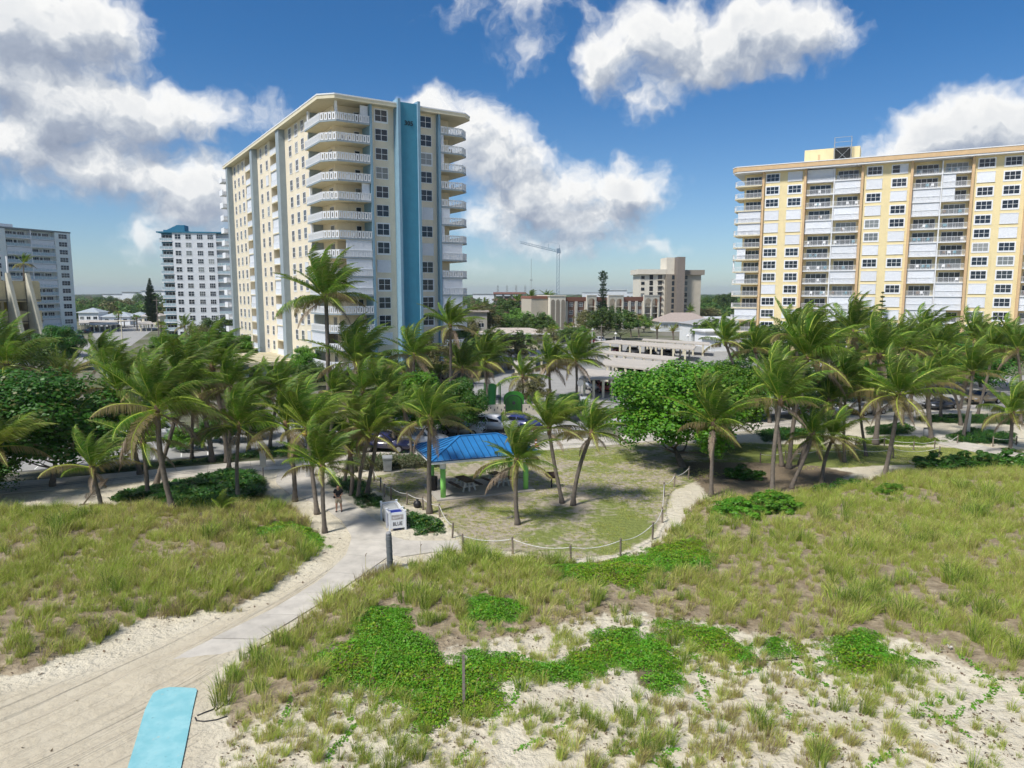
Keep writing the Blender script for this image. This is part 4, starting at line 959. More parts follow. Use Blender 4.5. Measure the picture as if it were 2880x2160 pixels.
# trees of the town, individually placed
gt = 'trees of the town'
for i, (k, px_, py, rad, lab) in enumerate([
  ('olive', 1355, 955, (7.5,6,5.2), 'olive brown rounded tree beside the cream tower'), ('olive', 1310, 965, (4,3.5,3.5), 'small olive tree at the right foot of the cream tower'),
  ('tree', 1400, 950, (4.5,4,4.0), 'dark green tree right of the olive one'), ('light', 1455, 945, (6.5,5,4.2), 'vivid light green round tree before the building site'),
  ('tree', 1440, 950, (4,3.5,3.2), 'small dark tree beside the car park entrance'), ('tree', 1510, 955, (6,5,4.0), 'green tree left of the arch reliefs'),
  ('light', 1530, 945, (5.5,4,3.6), 'light green tree against the left wall of the arcaded block'), ('olive', 1665, 955, (6,5,4.4), 'bare looking olive tree before the arcaded block'),
  ('tree', 1700, 958, (5.5,5,5.0), 'full dark green tree in front of the arcades'), ('tree', 1745, 955, (6.0,5,4.6), 'large dark green tree right of the full one'),
  ('light', 1812, 935, (4,3.5,3.0), 'light green bush between sabal palms and date palms'), ('tree', 1880, 900, (10,6,6), 'green tree left of the silver palm'),
  ('light', 1930, 895, (8,6,5), 'light green tree under the brown tower'), ('tree', 2000, 885, (10,7,6), 'rounded tree beyond the white low buildings'),
  ('olive', 1980, 905, (7,5,3.5), 'olive bush beside the grey hip roof'), ('tree', 2040, 890, (12,8,7), 'dense green tree left of the yellow tower base'),
  ('light', 2000, 965, (6,4,3.4), 'pale green bush in front of the white low buildings'), ('light', 2060, 975, (6,4,3.6), 'pale green bush right of the carport roofs'),
  ('tree', 240, 905, (6,5,4.4), 'dark tree behind the left white house'), ('tree', 300, 880, (12,8,6), 'spreading green tree above the low white houses'),
  ('olive', 345, 876, (10,7,5), 'olive tree behind the low white houses'), ('tree', 400, 872, (12,8,7), 'green tree left of the tall left pine'),
  ('tree', 455, 890, (9,7,7), 'dark tree between the left pine and the blue and white tower'), ('light', 285, 888, (5,4,3.4), 'light green bush between two white houses'),
  ('tree', 620, 962, (6,5,3.6), 'dark green tree at the right foot of the blue and white tower'), ('olive', 560, 985, (5,4,3.0), 'olive bush behind the left palms'),
  ('tree', 1280, 1000, (4,3.5,3.8), 'dark tree under the right balconies of the cream tower'), ('tree', 1090, 1085, (3.4,3,2.3), 'bushy tree at the front foot of the cream tower'),
  ('tree', 1190, 1085, (3.4,3,2.4), 'bushy tree below the blue stripe of the cream tower'), ('olive', 1430, 1040, (5,4,3.4), 'dry olive tree behind the playground'),
  ('olive', 1325, 978, (4,3.5,2.8), 'olive shrub at the left end of the car park'), ('tree', 1392, 985, (4,3.5,2.6), 'green shrub behind the left carport'), ('light', 1468, 990, (3.6,3,2.4), 'light green shrub before the squat sabal palm'), ('olive', 1532, 985, (4,3,2.6), 'thin olive shrub among the car park palms'), ('tree', 1602, 978, (4,3.4,2.6), 'green shrub before the brick front'), ('light', 1640, 968, (3.6,3,2.4), 'light shrub beside the middle lamp post'), ('tree', 1420, 915, (9,7,6), 'large tree behind the vivid green one'), ('tree', 1600, 905, (5,4,3.5), 'tree at the foot of the brick front'),
  ('tree', 80, 1110, (6,5,4), 'dark leafy tree behind the left date palm'), ('tree', 1300, 1060, (5,4,3.6), 'green tree behind the slender tower corner palm'), ('olive', 1240, 1085, (5,4,3.4), 'dusty tree left of the playground palms'), ('tree', 2350, 1080, (8,5,5), 'leafy tree in front of the yellow tower entrance'), ('tree', 2560, 1085, (8,5,5), 'leafy tree below the middle of the yellow tower'), ('tree', 2760, 1090, (8,5,5), 'leafy tree below the right part of the yellow tower'), ('tree', 2200, 1070, (7,5,4.6), 'leafy tree below the left corner of the yellow tower'),
  ('tree', 880, 1095, (3,2.5,2), 'leafy shrub before the garage of the cream tower')]):
    bx, by = G(px_, py)
    tree(k, (bx, by), (0, 0, rad[2]*1.02), rad, lab, 'broadleaf_tree', gt, .25, seed=30+i)
for i, (kd, x, y, rad, lb) in enumerate([('sead', 620, 1245, (2.2,1.6,1.5), 'dark roadside shrub left of the thick dark palm trunk'), ('sead', 730, 1232, (2.0,1.5,1.4), 'dark roadside shrub behind the left path palms'), ('sea', 520, 1268, (1.8,1.3,1.2), 'roadside shrub under the upright green crown'), ('sead', 900, 1240, (2.4,1.6,1.6), 'dark shrub behind the yellow coconut palm'), ('sea', 980, 1232, (2.2,1.6,1.5), 'green shrub left of the dark blue car'), ('sead', 1250, 1215, (2.4,1.8,1.8), 'dark shrub behind the left end of the blue roof'), ('sead', 380, 1215, (2.6,1.8,1.8), 'dark shrub beyond the street behind the tallest left palm'), ('sead', 1600, 1180, (2.4,1.8,1.6), 'dark shrub below the octagonal sign'), ('olive', 1500, 1150, (2.6,2,1.8), 'dry shrub in front of the garden wall')]):
    bx, by = G(x, y); tree(kd, (bx, by), (0, 0, rad[2]*.95), rad, lb, 'roadside_shrub', 'shrubs along the street', .08, 'shrub', 70+i)
# conifers
NEED = leaf_mat('conifer_needles', (.028, .075, .018), (.06, .115, .03), .15, .6, .2, .2, 2.0)
NEEDL = leaf_mat('pale_conifer_needles', (.07, .13, .04), (.14, .19, .07), .15, .6, .2, .2, 2.0)
def conifer(base, h, rad, label, whorls, per, m_, form, thick, seed):
    r = random.Random(seed); t = thing('norfolk_pine', label, 'pine tree', (base[0], base[1], 0), 0, 'tall conifers')
    MB().tube([(0, 0, -.1), (0, 0, h*.5), (0, 0, h)], [.012*h+.05, .008*h+.03, .02], 8).build('trunk', LIMB, t, smooth=True)
    mb = MB()
    for w in range(whorls):
        f = w/(whorls-1); z = h*(.10+.89*f); L = rad*form(f)
        for k in range(per):
            a = 6.283*(k+.5*(w % 2))/per+r.gauss(0, .12); d = Vector((math.cos(a), math.sin(a), r.uniform(-.05, .25))); Lk = L*r.uniform(.7, 1.1)
            n_ = max(5, int(Lk/.12))
            for j in range(n_):
                s_ = (j+.6)/n_; p = Vector((0, 0, z))+d*Lk*s_+Vector((0, 0, -.05*Lk*math.sin(s_*3)+.12*Lk*s_*s_))
                sd = Vector((-math.sin(a), math.cos(a), 0))*thick*(1.15-s_*.6)*r.uniform(.7, 1.3); e = d*thick*.8; upv = Vector((0, 0, thick*.7*r.uniform(.5, 1.2)))
                mb.tri(p-sd, p+e*.6+upv, p+sd); mb.tri(p-sd*.5-upv*.5, p+e, p+sd*.5+upv)
    mb.build('crown', m_, t); return t
conifer((AT(2478,905,150)[0], 150), 14.2, 2.0, 'small norfolk island pine in front of the yellow tower', 15, 8, NEEDL, lambda f: (1-f)**.85+.06, .36, 1)
b_ = AT(1696,840,258); conifer((b_[0], 258), 22.0, 2.3, 'tall ragged pine in front of the arcaded block', 34, 8, NEED, lambda f: .66+.22*math.sin(f*23)+.16*math.sin(f*61)-.12*f, .40, 2)
b_ = AT(425,860,300); conifer((b_[0], 300), 20.0, 3.3, 'dense pointed pine left of the blue and white tower', 30, 12, NEED, lambda f: min(1, .55+f*1.2)*(1-f**1.6)*.95+.05, .5, 3)
# horizon woodland: one far mass
FW = variants('far_canopy', [crown_mesh(420, .20, 50+k, [TREEG, TREEO, TREEG, TREEL][k], 18, .8, .6) for k in range(4)])
n = 5200
yy = 300*np.exp(nrg.uniform(0, 1, n)*np.log(5200/300)); xx = nrg.uniform(-1, 1, n)*(yy*.82+60)
k = ~((np.abs(xx-60) < 150) & (yy < 330)) | (yy > 345)
k &= ~((xx > -10) & (xx < 110) & (yy < 470)); k &= ~((xx < -85) & (xx > -225) & (yy < 345))
xx, yy = xx[k], yy[k]; n = len(xx); s_ = nrg.uniform(4.0, 8.5, n)*(1+np.clip((yy-900)/1500, 0, 2.2)); hz_ = nrg.uniform(3.6, 7.4, n)
scatter('distant_woodland', np.stack([xx, yy, hz_*.55], 1), np.stack([xx*0, xx*0, nrg.uniform(0, 6.28, n)], 1), np.stack([s_, s_, hz_*.85], 1), nrg.integers(0, 4, n), FW, 'flat green belt of distant trees reaching to the horizon', 'woodland')

# ------------------------------------------------------------------ building kit
_cache = {}
def win_frame(w, h, nx, nz, m_=None, t=.07, dp=.07):
    k = ('wf', w, h, nx, nz, m_.name if m_ else '', t)
    if k not in _cache:
        mb = MB(); mb.box(-w/2-t, w/2+t, -dp, .01, -h/2-t*1.4, -h/2); mb.box(-w/2-t, w/2+t, -dp, .01, h/2, h/2+t)
        for x in (-w/2-t, w/2): mb.box(x, x+t, -dp+.003, .01, -h/2, h/2)
        for i in range(1, nx): x = -w/2+w*i/nx; mb.box(x-.035, x+.035, -dp*.7, .01, -h/2, h/2)
        for i in range(1, nz): z = -h/2+h*i/nz; mb.box(-w/2, w/2, -dp*.7+.003, .01, z-.03, z+.03)
        pn = MB().box(-w/2, w/2, -.022, -.008, -h/2, h/2).mesh('pane', GLASS)
        _cache[k] = (mb.mesh('window', m_ or WHITE), pn)
    return _cache[k]
def shutter(w, h, pitch=.19, m_=None):
    k = ('sh', w, h, pitch)
    if k not in _cache:
        mb = MB(); n = max(4, int(w/pitch)); 
        for i in range(n):
            x0, x1 = -w/2+w*i/n, -w/2+w*(i+1)/n; xm = (x0+x1)/2; q = (x1-x0)*.18
            for (a, ya, c_, yc) in ((x0, -.03, x0+q, -.03), (x0+q, -.03, xm-q, -.085), (xm-q, -.085, xm+q, -.085), (xm+q, -.085, x1-q, -.03), (x1-q, -.03, x1, -.03)):
                mb.quad((a, ya, -h/2), (c_, yc, -h/2), (c_, yc, h/2), (a, ya, h/2))
        mb.box(-w/2-.05, w/2+.05, -.10, .01, h/2, h/2+.07); mb.box(-w/2-.05, w/2+.05, -.10, .01, -h/2-.07, -h/2)
        mb.box(-w/2, w/2, -.025, .005, -h/2, h/2)
        _cache[k] = mb.mesh('storm_shutter', m_ or SHUT)
    return _cache[k]
def picket_rail(w, h=1.05, pitch=.16, m_=None, t=.035, solid=None):
    k = ('pr', round(w, 2), h, pitch, m_.name if m_ else '', solid.name if solid else '')
    if k not in _cache:
        mb = MB(); mb.box(-w/2, w/2, -.04, .04, h-.07, h); mb.box(-w/2, w/2, -.03, .03, .08, .13)
        if solid: mb.box(-w/2, w/2, -.012, .012, .13, h-.07, 1)
        else:
            n = int(w/pitch)
            for i in range(n+1): x = -w/2+t/2+(w-t)*i/n; tt = t*1.7 if i % 8 == 0 else t; mb.box(x-tt/2, x+tt/2, -.02, .02, .13, h-.07)
        if solid:
            for i in range(int(w/1.3)+1): x = -w/2+.03+(w-.06)*i/max(1, int(w/1.3)); mb.box(x-.03, x+.03, -.03, .03, 0, h-.07)
        _cache[k] = mb.mesh('railing', [m_ or WHITE, solid or WHITE])
    return _cache[k]
def glass_doors(w, h, n, frame=None):
    k = ('gd', round(w, 2), h, n)
    if k not in _cache:
        mb = MB(); mb.box(-w/2, w/2, -.05, .01, h-.06, h+.03)
        for i in range(n+1): x = -w/2+(w-.07)*i/n; mb.box(x, x+.07, -.05, .01, 0, h-.06)
        pn = MB().box(-w/2, w/2, -.02, -.006, 0, h-.02).mesh('pane', GLASSB)
        _cache[k] = (mb.mesh('glass_door', frame or WHITE), pn)
    return _cache[k]
class Face:
    """a facade: s runs left to right seen from outside, d inwards"""
    def __init__(s, t, ox=0, oy=0, ang=0): s.t, s.ox, s.oy, s.a = t, ox, oy, ang
    def P(s, q, d, z): c_, n_ = math.cos(s.a), math.sin(s.a); return (s.ox+c_*q-n_*d, s.oy+n_*q+c_*d, z)
    def put(s, name, me, q, d, z): return put(name, me, s.t, s.P(q, d, z), s.a)
    def win(s, q, d, z, w, h, nx, nz, m_=None, t=.07):
        f, p = win_frame(w, h, nx, nz, m_, t); o = s.put('window', f, q, d, z); put('pane', p, o); return o
    def shut(s, q, d, z, w, h): return s.put('storm_shutter', shutter(w, h), q, d-.03, z)
    def box(s, name, q0, q1, d0, d1, z0, z1, m_): return MB().box(q0, q1, d0, d1, z0, z1).build(name, m_, s.t, (s.ox, s.oy, 0), s.a)
    def doors(s, q, d, z, w, h, n): f, p = glass_doors(w, h, n); o = s.put('glass_door', f, q, d, z); put('pane', p, o)
    def bay(s, q0, q1, dw, z, fh, kind, rail, slabm, deep=1.6, first=False, doorw=.8, slabt=.22):
        w = q1-q0; q = (q0+q1)/2
        key = ('sl', round(w, 2), deep, slabm.name, slabt)
        if key not in _cache: _cache[key] = MB().box(-w/2, w/2, -.12, deep-.003, -slabt, 0).mesh('balcony_slab', slabm)
        s.put('balcony_slab', _cache[key], q, dw, z)
        s.put('railing', rail(w-.04), q, dw+.02, z)
        if kind in ('O', 'H'): s.doors(q, dw+deep, z+.02, round(w*doorw, 2), 2.05, max(2, int(w/1.15)))
        if kind == 'S': s.shut(q, dw+.16, z+fh/2-slabt/2, round(w-.06, 2), round(fh-slabt-.14, 2))
        if kind == 'H': s.shut(q-w*.26, dw+.16, z+fh/2-slabt/2, round(w*.46, 2), round(fh-slabt-.14, 2))

# ------------------------------------------------------------------ the cream tower numbered 305
O1, A1_ = (-26.7, 103.75), R(32.5)
T1 = thing('apartment_tower', 'cream apartment tower with a broad blue stripe, corner balconies and the number 305', 'building', (O1[0], O1[1], 0), A1_)
FH, NF, ZR = 2.76, 14, 41.4
Z0 = ZR-FH*NF                                       # level of the first apartment floor
MB().box(2.9, 21.8, 3.6, 68.7, Z0-.3, ZR-.02).build('wall', CREAM, T1)
roof = [(0, 1.9), (1.9, 0), (22.9, 0), (24.7, 1.7), (24.7, 70.2), (0, 70.2)]
MB().prism(roof, ZR, ZR+.5).build('roof', CREAM2, T1)
MB().prism([(.0-.06, 1.86), (1.87, -.06), (22.95, -.06), (24.76, 1.65), (24.76, 70.26), (-.06, 70.26)], ZR+.5, ZR+.68).build('roof_edge', WHITE, T1)
F = Face(T1)                                        # front with the blue stripe
S = Face(T1, 0, 70.0, R(-90))                       # long side, s = 70 - y
F.box('wall', 7.62, 18.5, 1.3, 3.598, Z0-.3, ZR-.01, CREAM)
for q0, q1 in ((7.28, 7.62), (18.45, 18.8)): F.box('pilaster', q0, q1, .42, 3.6, Z0-.8, ZR-.003, TEALFIN)
F.box('stripe', 11.78, 14.58, -.12, 1.35, 0, ZR+.82, TEAL)
for q0, q1 in ((11.36, 11.78), (14.58, 15.0)): F.box('stripe_fin', q0, q1, -.42, 1.36, 0, ZR+1.2, TEALFIN)
o = put('number', text_mesh('305', .95, .03, DARK, .012), T1, (13.2, -.165, ZR-2.15)); o.rotation_euler = (R(90), 0, 0)
rowsA = 'FNNNNNFFSFNNSN'; rowsB = 'NNFNNSNSNFFFNN'
for k in range(NF):
    z = ZR-FH*(k+1)
    for q, rows in ((9.35, rowsA), (16.65, rowsB)):
        c_ = rows[k]
        if c_ == 'S': F.shut(q, 1.3, z+1.52, 2.25, 1.75)
        else:
            F.win(q, 1.3, z+1.52, 1.85, 1.6, 2, 2, WHITE, .19 if c_ == 'F' else .07)
for nm, q0, q1 in (('a', 4.0, 15.9), ('b', 26.4, 35.8), ('c', 46.0, 59.75)):
    S.box('wall', q0, q1, 1.3, 2.9, Z0-.3, ZR-.01, CREAM)
for q0, q1, zb in ((1.6, 3.4, Z0-.8), (24.6, 26.4, Z0-.9), (44.0, 46.0, 0)): S.box('side_pillar', q0, q1, .25, 2.9, zb, ZR-.004, BLUEGREY)
S.box('wall', 0.9, 4.0, 1.32, 2.9, Z0-.3, ZR-.012, CREAM); S.box('wall', 35.8, 35.95, 1.31, 2.9, Z0-.3, ZR-.011, CREAM); S.box('pilaster', 59.75, 60.0, 1.1, 2.9, Z0-.3, ZR-.006, BLUEGREY)
MB().box(2.9, 3.0, 68.7, 69.1, Z0, ZR-.02).build('wall_return', CREAM, T1)
def rib_rail(w, h=1.0):
    k = ('rr', round(w, 2))
    if k not in _cache:
        mb = MB(); mb.box(-w/2, w/2, -.05, .05, -.2, .06); mb.box(-w/2, w/2, -.05, .05, h-.06, h+.02); mb.box(-w/2, w/2, -.015, .02, .06, h-.06)
        n = int(w/.42)
        for i in range(n+1): x = -w/2+(w-.07)*i/n; mb.box(x, x+.07, -.045, -.012, .06, h-.06)
        _cache[k] = mb.mesh('railing', SHUT)
    return _cache[k]
sb = [(16.1, 24.5), (36.0, 43.9)]
pat = [['OOHHOOOHOOHOOO', 'OOHOOHHOOHOOHO'], 0]
rs = random.Random(3)
for k in range(NF):
    z = ZR-FH*(k+1)
    for q in (6.1, 9.85, 13.7, 29.3, 33.6, 49.2, 52.8, 56.2):
        if (q == 33.6 and k in (2,)) or (q == 56.2 and k in (8, 12)): S.shut(q, 1.3, z+1.5, 1.7, 1.7)
        else: S.win(q, 1.3, z+1.5, 1.35, 1.62, 2, 2, WHITE, .17 if rs.random() < .12 else .07)
    S.win(59.2, 1.3, z+1.5, .34, 1.55, 1, 1, WHITE, .06)
    for j, (q0, q1) in enumerate(sb):
        S.bay(q0, q1, 1.3, z, FH, pat[0][j][k], rib_rail, CREAM2, 1.6, doorw=.45)
        S.box('balcony_divider', (q0+q1)/2-.12, (q0+q1)/2+.12, 1.45, 2.9, z+.001, z+FH-.23, CREAM2)
def _ch(m_):
    mb = MB().box(-.28, .28, -.28, .28, .38, .45).box(-.28, .28, .22, .28, .45, .95)
    for x_ in (-.26, .21):
        for y_ in (-.26, .21): mb.box(x_, x_+.05, y_, y_+.05, 0, .38)
    return mb.mesh('balcony_chair', m_)
CHAIR0 = [_ch(WHITE), _ch(mat('brown_wicker', (.16, .10, .06), .8))]
def slot_rail(pts, h=1.02):
    """cast panels with an open slot, blue grey base and top"""
    mb = MB()
    for a, c_ in zip(pts, pts[1:]):
        a, c_ = Vector((*a, 0)), Vector((*c_, 0)); d = (c_-a); L = d.length; d.normalize()
        mb.bar(a+Vector((0, 0, -.12)), c_+Vector((0, 0, -.12)), .12, .24, 1); mb.bar(a+Vector((0, 0, h)), c_+Vector((0, 0, h)), .11, .07, 0)
        n = max(1, int(L/.56)); pw = L/n
        for i in range(n):
            m_ = a+d*(pw*(i+.5)); hw = pw*.39; sl = pw*.15
            for s_ in (-1, 1): mb.bar(m_+d*s_*sl+Vector((0, 0, .5*h)), m_+d*s_*hw+Vector((0, 0, .5*h)), .07, h-.06, 0)
            for zz in (.10, h-.12): mb.bar(m_-d*sl+Vector((0, 0, zz)), m_+d*sl+Vector((0, 0, zz)), .07, .16, 0)
    return mb
cornL = [(.5, 9.95), (.5, 2.6), (2.2, .5), (7.27, .5)]; cornR = [(18.82, .5), (22.6, .5), (24.1, 2.0), (24.1, 9.0)]
railL = slot_rail(cornL).mesh('railing', [WHITE, BLUEGREY]); railR = slot_rail(cornR).mesh('railing', [WHITE, BLUEGREY])
slabL = MB().prism([(.45, 10.0), (.45, 2.58), (2.18, .45), (7.27, .45), (7.27, 3.597), (2.897, 3.597), (2.897, 10.24), (1.2, 10.24)], -.22, 0).mesh('balcony_slab', CREAM2)
slabR = MB().prism([(18.81, .45), (22.62, .45), (24.15, 1.98), (24.15, 9.0), (21.803, 9.0), (21.803, 3.597), (18.81, 3.597)], -.22, 0).mesh('balcony_slab', CREAM2)
for k in range(NF):
    z = ZR-FH*(k+1)
    put('balcony_slab', slabL, T1, (0, 0, z)); put('balcony_slab', slabR, T1, (0, 0, z)); put('railing', railL, T1, (0, 0, z)); put('railing', railR, T1, (0, 0, z))
    S.doors(64.6, 2.9, z+.02, 1.7, 2.1, 3); F.doors(6.4, 3.6, z+.02, .9, 2.05, 1)
    if k in (7, 8, 9): F.shut(5.2, .62, z+1.25, 4.0, 2.3)
    if k in (12,): F.shut(4.8, .62, z+1.25, 4.9, 2.3); S.shut(63.5, .62, z+1.25, 6.5, 2.3)
    if k in (0, 4): F.shut(6.55, .9, z+1.25, 1.2, 2.3)
    if k in (7, 9, 10): F.shut(20.7, .62, z+1.25, 3.6, 2.3)
    if k in (5,): F.shut(19.6, .62, z+1.25, 1.5, 2.3)
    if k in (1, 2, 6, 11): F.shut(19.1, .62, z+1.25, .55, 2.3)
    if k in (0, 4, 6, 10): MB().box(.62, .95, 8.6, 9.0, 0, FH-.23).build('balcony_post', WHITE, T1, (0, 0, z+.001))
    if k == 0: MB().box(2.35, 2.7, 1.2, 1.55, 0, FH-.01).build('balcony_post', WHITE, T1, (0, 0, z+.001))
    for j in range(rs.randint(0, 2)):
        o = put('balcony_chair', CHAIR0[rs.randrange(2)], T1, (rs.uniform(3.5, 6.5), 2.2, z), rs.uniform(0, 6)); o = put('balcony_chair', CHAIR0[rs.randrange(2)], T1, (rs.uniform(19.3, 22.5), 2.2, z), rs.uniform(0, 6))
    # balconies of the far end
    MB().box(-.45, 2.6, 69.2, 72.6, -.2, .0).box(-.45, -.38, 69.2, 72.6, .0, 1.0).box(-.38, 2.6, 72.5, 72.6, 0, 1.0).build('end_balcony', WHITE, T1, (0, 0, z))
MB().box(4.2, 20.5, 5.2, 66.0, 0, Z0-.31).build('lobby', mat('lobby_grey', (.20, .19, .17), .8), T1)
for y_ in np.arange(4.5, 66, 6.8):
    for x_ in (3.2, 21.0): MB().box(x_-.35, x_+.35, y_-.4, y_+.4, 0, Z0-.305).build('column', CREAM2, T1)
for x_ in (7.0, 10.6, 16.2, 19.0): MB().box(x_-.3, x_+.3, 3.7, 4.3, 0, Z0-.304).build('column', CREAM2, T1)
# entrance canopy on the long side
cp = MB().box(-8.4, 2.6, 21.5, 39.5, 2.15, 2.5)
cpo = cp.build('entrance_canopy', CREAM2, T1)
for q in np.arange(23.0, 39, 3.1): MB().box(-8.2, 1.2, q-.35, q+.35, 2.505, 2.75).build('canopy_rib', CREAM2, cpo)
for x_ in (-7, -4, -1):
    for y_ in (23, 38): MB().box(x_-.4, x_+.4, y_-.5, y_+.5, 0, 2.145).build('canopy_column', BLUEGREY, cpo)

# ------------------------------------------------------------------ the yellow tower
A2_ = R(-27.7)
T2 = thing('apartment_tower', 'yellow apartment tower with orange roof band, white shutters and balcony rows', 'building', (50.0, 165.9, 0), A2_)
F2 = Face(T2); NF2, FH2, ZR2 = 14, 2.735, 40.85; XE = 68.0; ZB2 = ZR2-NF2*FH2
MB().box(2.2, XE, 3.1, 20.0, 0, ZR2-.02).build('wall', YELLOW, T2)
MB().prism([(0, 1.2), (1.0, -.1), (XE+.6, -.1), (XE+.6, 20.6), (0, 20.6)], ZR2, ZR2+.34).build('roof', WHITE, T2)
MB().prism([(-.12, 1.15), (.96, -.22), (XE+.7, -.22), (XE+.7, 20.7), (-.12, 20.7)], ZR2+.34, ZR2+1.25).build('roof_band', ORANGE, T2)
MB().prism([(-.2, 1.1), (.92, -.3), (XE+.8, -.3), (XE+.8, 20.8), (-.2, 20.8)], ZR2+1.25, ZR2+1.42).build('roof_edge', WHITE, T2)
for q0, q1 in ((6.85, 15.1), (26.8, 35.5), (46.6, 55.2)): F2.box('wall', q0, q1, 1.5, 3.098, 0, ZR2-.012, YELLOW)
for q in (6.6, 15.32, 26.58, 35.72, 46.38, 55.42, 66.6): F2.box('pilaster', q-.24, q+.24, .95, 3.1, 0, ZR2-.004, ORANGE)
R2 = lambda w: picket_rail(w, 1.02, .17)
def chair_mesh(m_):
    mb = MB().box(-.28, .28, -.28, .28, .38, .45).box(-.28, .28, .22, .28, .45, .95)
    for x_ in (-.26, .21):
        for y_ in (-.26, .21): mb.box(x_, x_+.05, y_, y_+.05, 0, .38)
    return mb.mesh('balcony_chair', m_)
CHAIR = [chair_mesh(m_) for m_ in (WHITE, mat('brown_wicker', (.16, .10, .06), .8), mat('teal_cushion', (.08, .25, .32), .8))]
cols = [(8.55, 'WWWSSWWWWSWWWW'), (13.2, 'SWWSSSWWWWWSSS'), (28.85, 'WSWSWWSWSSSWSW'), (33.5, 'HWSWWSSWSWSSSS'), (48.6, 'WSWWWWWWWSSWSW'), (52.95, 'WWWWSSWWWWWWSS')]
bays_ = [(15.6, 21.0, 'SOOOSOOOOOOOSO'), (21.25, 26.3, 'OSOSOOSOSOSSSO'), (36.0, 41.0, 'OOSSOOSOSOSSSO'), (41.25, 46.1, 'OHHOOOOOOSSHHO'), (55.7, 61.0, 'SOSSOOSOOOSOOO'), (61.2, 66.3, 'OOSOOSOOSOOSOO')]
cornA = 'OOOSSOHOHOOSOO'
railA = MB()
for a, c_ in (((.45, 3.0), (.45, 1.7)), ((.45, 1.7), (1.25, .75)), ((1.25, .75), (6.35, .75))):
    a, c_ = Vector((*a, 0)), Vector((*c_, 0)); L = (c_-a).length; d = (c_-a)/L
    railA.bar(a+Vector((0, 0, .99)), c_+Vector((0, 0, .99)), .07, .07); railA.bar(a+Vector((0, 0, .11)), c_+Vector((0, 0, .11)), .05, .05)
    for i in range(int(L/.17)+1): p = a+d*(L*i/max(1, int(L/.17))); railA.bar(p+Vector((0, 0, .13)), p+Vector((0, 0, .96)), .035, .035)
railA = railA.mesh('railing', WHITE)
slabA = MB().prism([(.4, 8.0), (.4, 1.68), (1.22, .68), (6.35, .68), (6.35, 3.097), (2.197, 3.097), (2.197, 8.0)], -.24, 0).mesh('balcony_slab', CREAM2)
for k in range(NF2):
    z = ZR2-FH2*(k+1)
    for q, rows in cols:
        c_ = rows[k]
        if c_ == 'S': F2.shut(q, 1.5, z+1.42, 3.05, 1.95)
        elif c_ == 'H': F2.win(q-.7, 1.5, z+1.42, 1.3, 1.5, 1, 2, WHITE, .2); F2.shut(q+.75, 1.5, z+1.42, 1.5, 1.85)
        else: F2.win(q, 1.5, z+1.42, 2.55, 1.5, 3, 2, WHITE, .24)
    for q0, q1, rows in bays_: F2.bay(q0, q1, 1.5, z, FH2, rows[k], R2, WHITE, 1.6)
    for q0, q1, rows in bays_:
        if rows[k] == 'O':
            for j in range(rs.randint(1, 3)):
                o = F2.put('balcony_chair', CHAIR[rs.randrange(3)], rs.uniform(q0+.6, q1-.6), 2.2, z); o.rotation_euler[2] += rs.uniform(-.8, .8)
    for q in (21.125, 41.125, 61.1): F2.box('balcony_divider', q-.1, q+.1, 1.42, 3.09, z-.2, z+FH2-.22, WHITE)
    put('balcony_slab', slabA, T2, (0, 0, z)); put('railing', railA, T2, (0, 0, z))
    F2.doors(4.3, 3.1, z+.02, 3.4, 2.05, 4)
    if cornA[k] == 'S': F2.shut(3.85, .98, z+1.24, 4.9, 2.3)
    if cornA[k] == 'H': F2.shut(2.4, .98, z+1.24, 1.9, 2.3)
    if k in (7, 13): MB().box(.5, .75, 1.9, 2.15, 0, FH2-.25).build('balcony_post', WHITE, T2, (0, 0, z+.001))
pent = MB().box(14.2, 25.5, 8.0, 14.0, ZR2+1.42, ZR2+5.2).build('rooftop_house', YELLOW, T2)
MB().box(17.0, 17.5, 7.95, 8.0, ZR2+1.6, ZR2+4.0).build('vent_door', ORANGE, pent)
ct = MB().box(20.6, 23.6, 6.6, 7.9, ZR2+1.6, ZR2+4.9).build('cooling_unit', DARK, T2)
GALV = mat('galvanised_steel', (.38, .39, .39), .5, .5, .1, 3, metal=.6)
mb = MB()
for x_ in (20.4, 23.8): mb.bar((x_, 6.4, ZR2+1.4), (x_, 6.4, ZR2+7.2), .09, .09); mb.bar((x_, 7.9, ZR2+1.4), (x_, 7.9, ZR2+7.2), .09, .09)
for zz in (ZR2+5.1, ZR2+6.1, ZR2+7.1): mb.bar((20.4, 6.4, zz), (23.8, 6.4, zz), .07, .07); mb.bar((20.4, 6.4, zz), (20.4, 7.9, zz), .07, .07); mb.bar((23.8, 6.4, zz), (23.8, 7.9, zz), .07, .07)
mb.bar((20.4, 6.35, ZR2+1.6), (23.8, 6.35, ZR2+5), .06, .06); mb.bar((23.8, 6.35, ZR2+1.6), (20.4, 6.35, ZR2+5), .06, .06)
mb.build('unit_frame', GALV, ct)

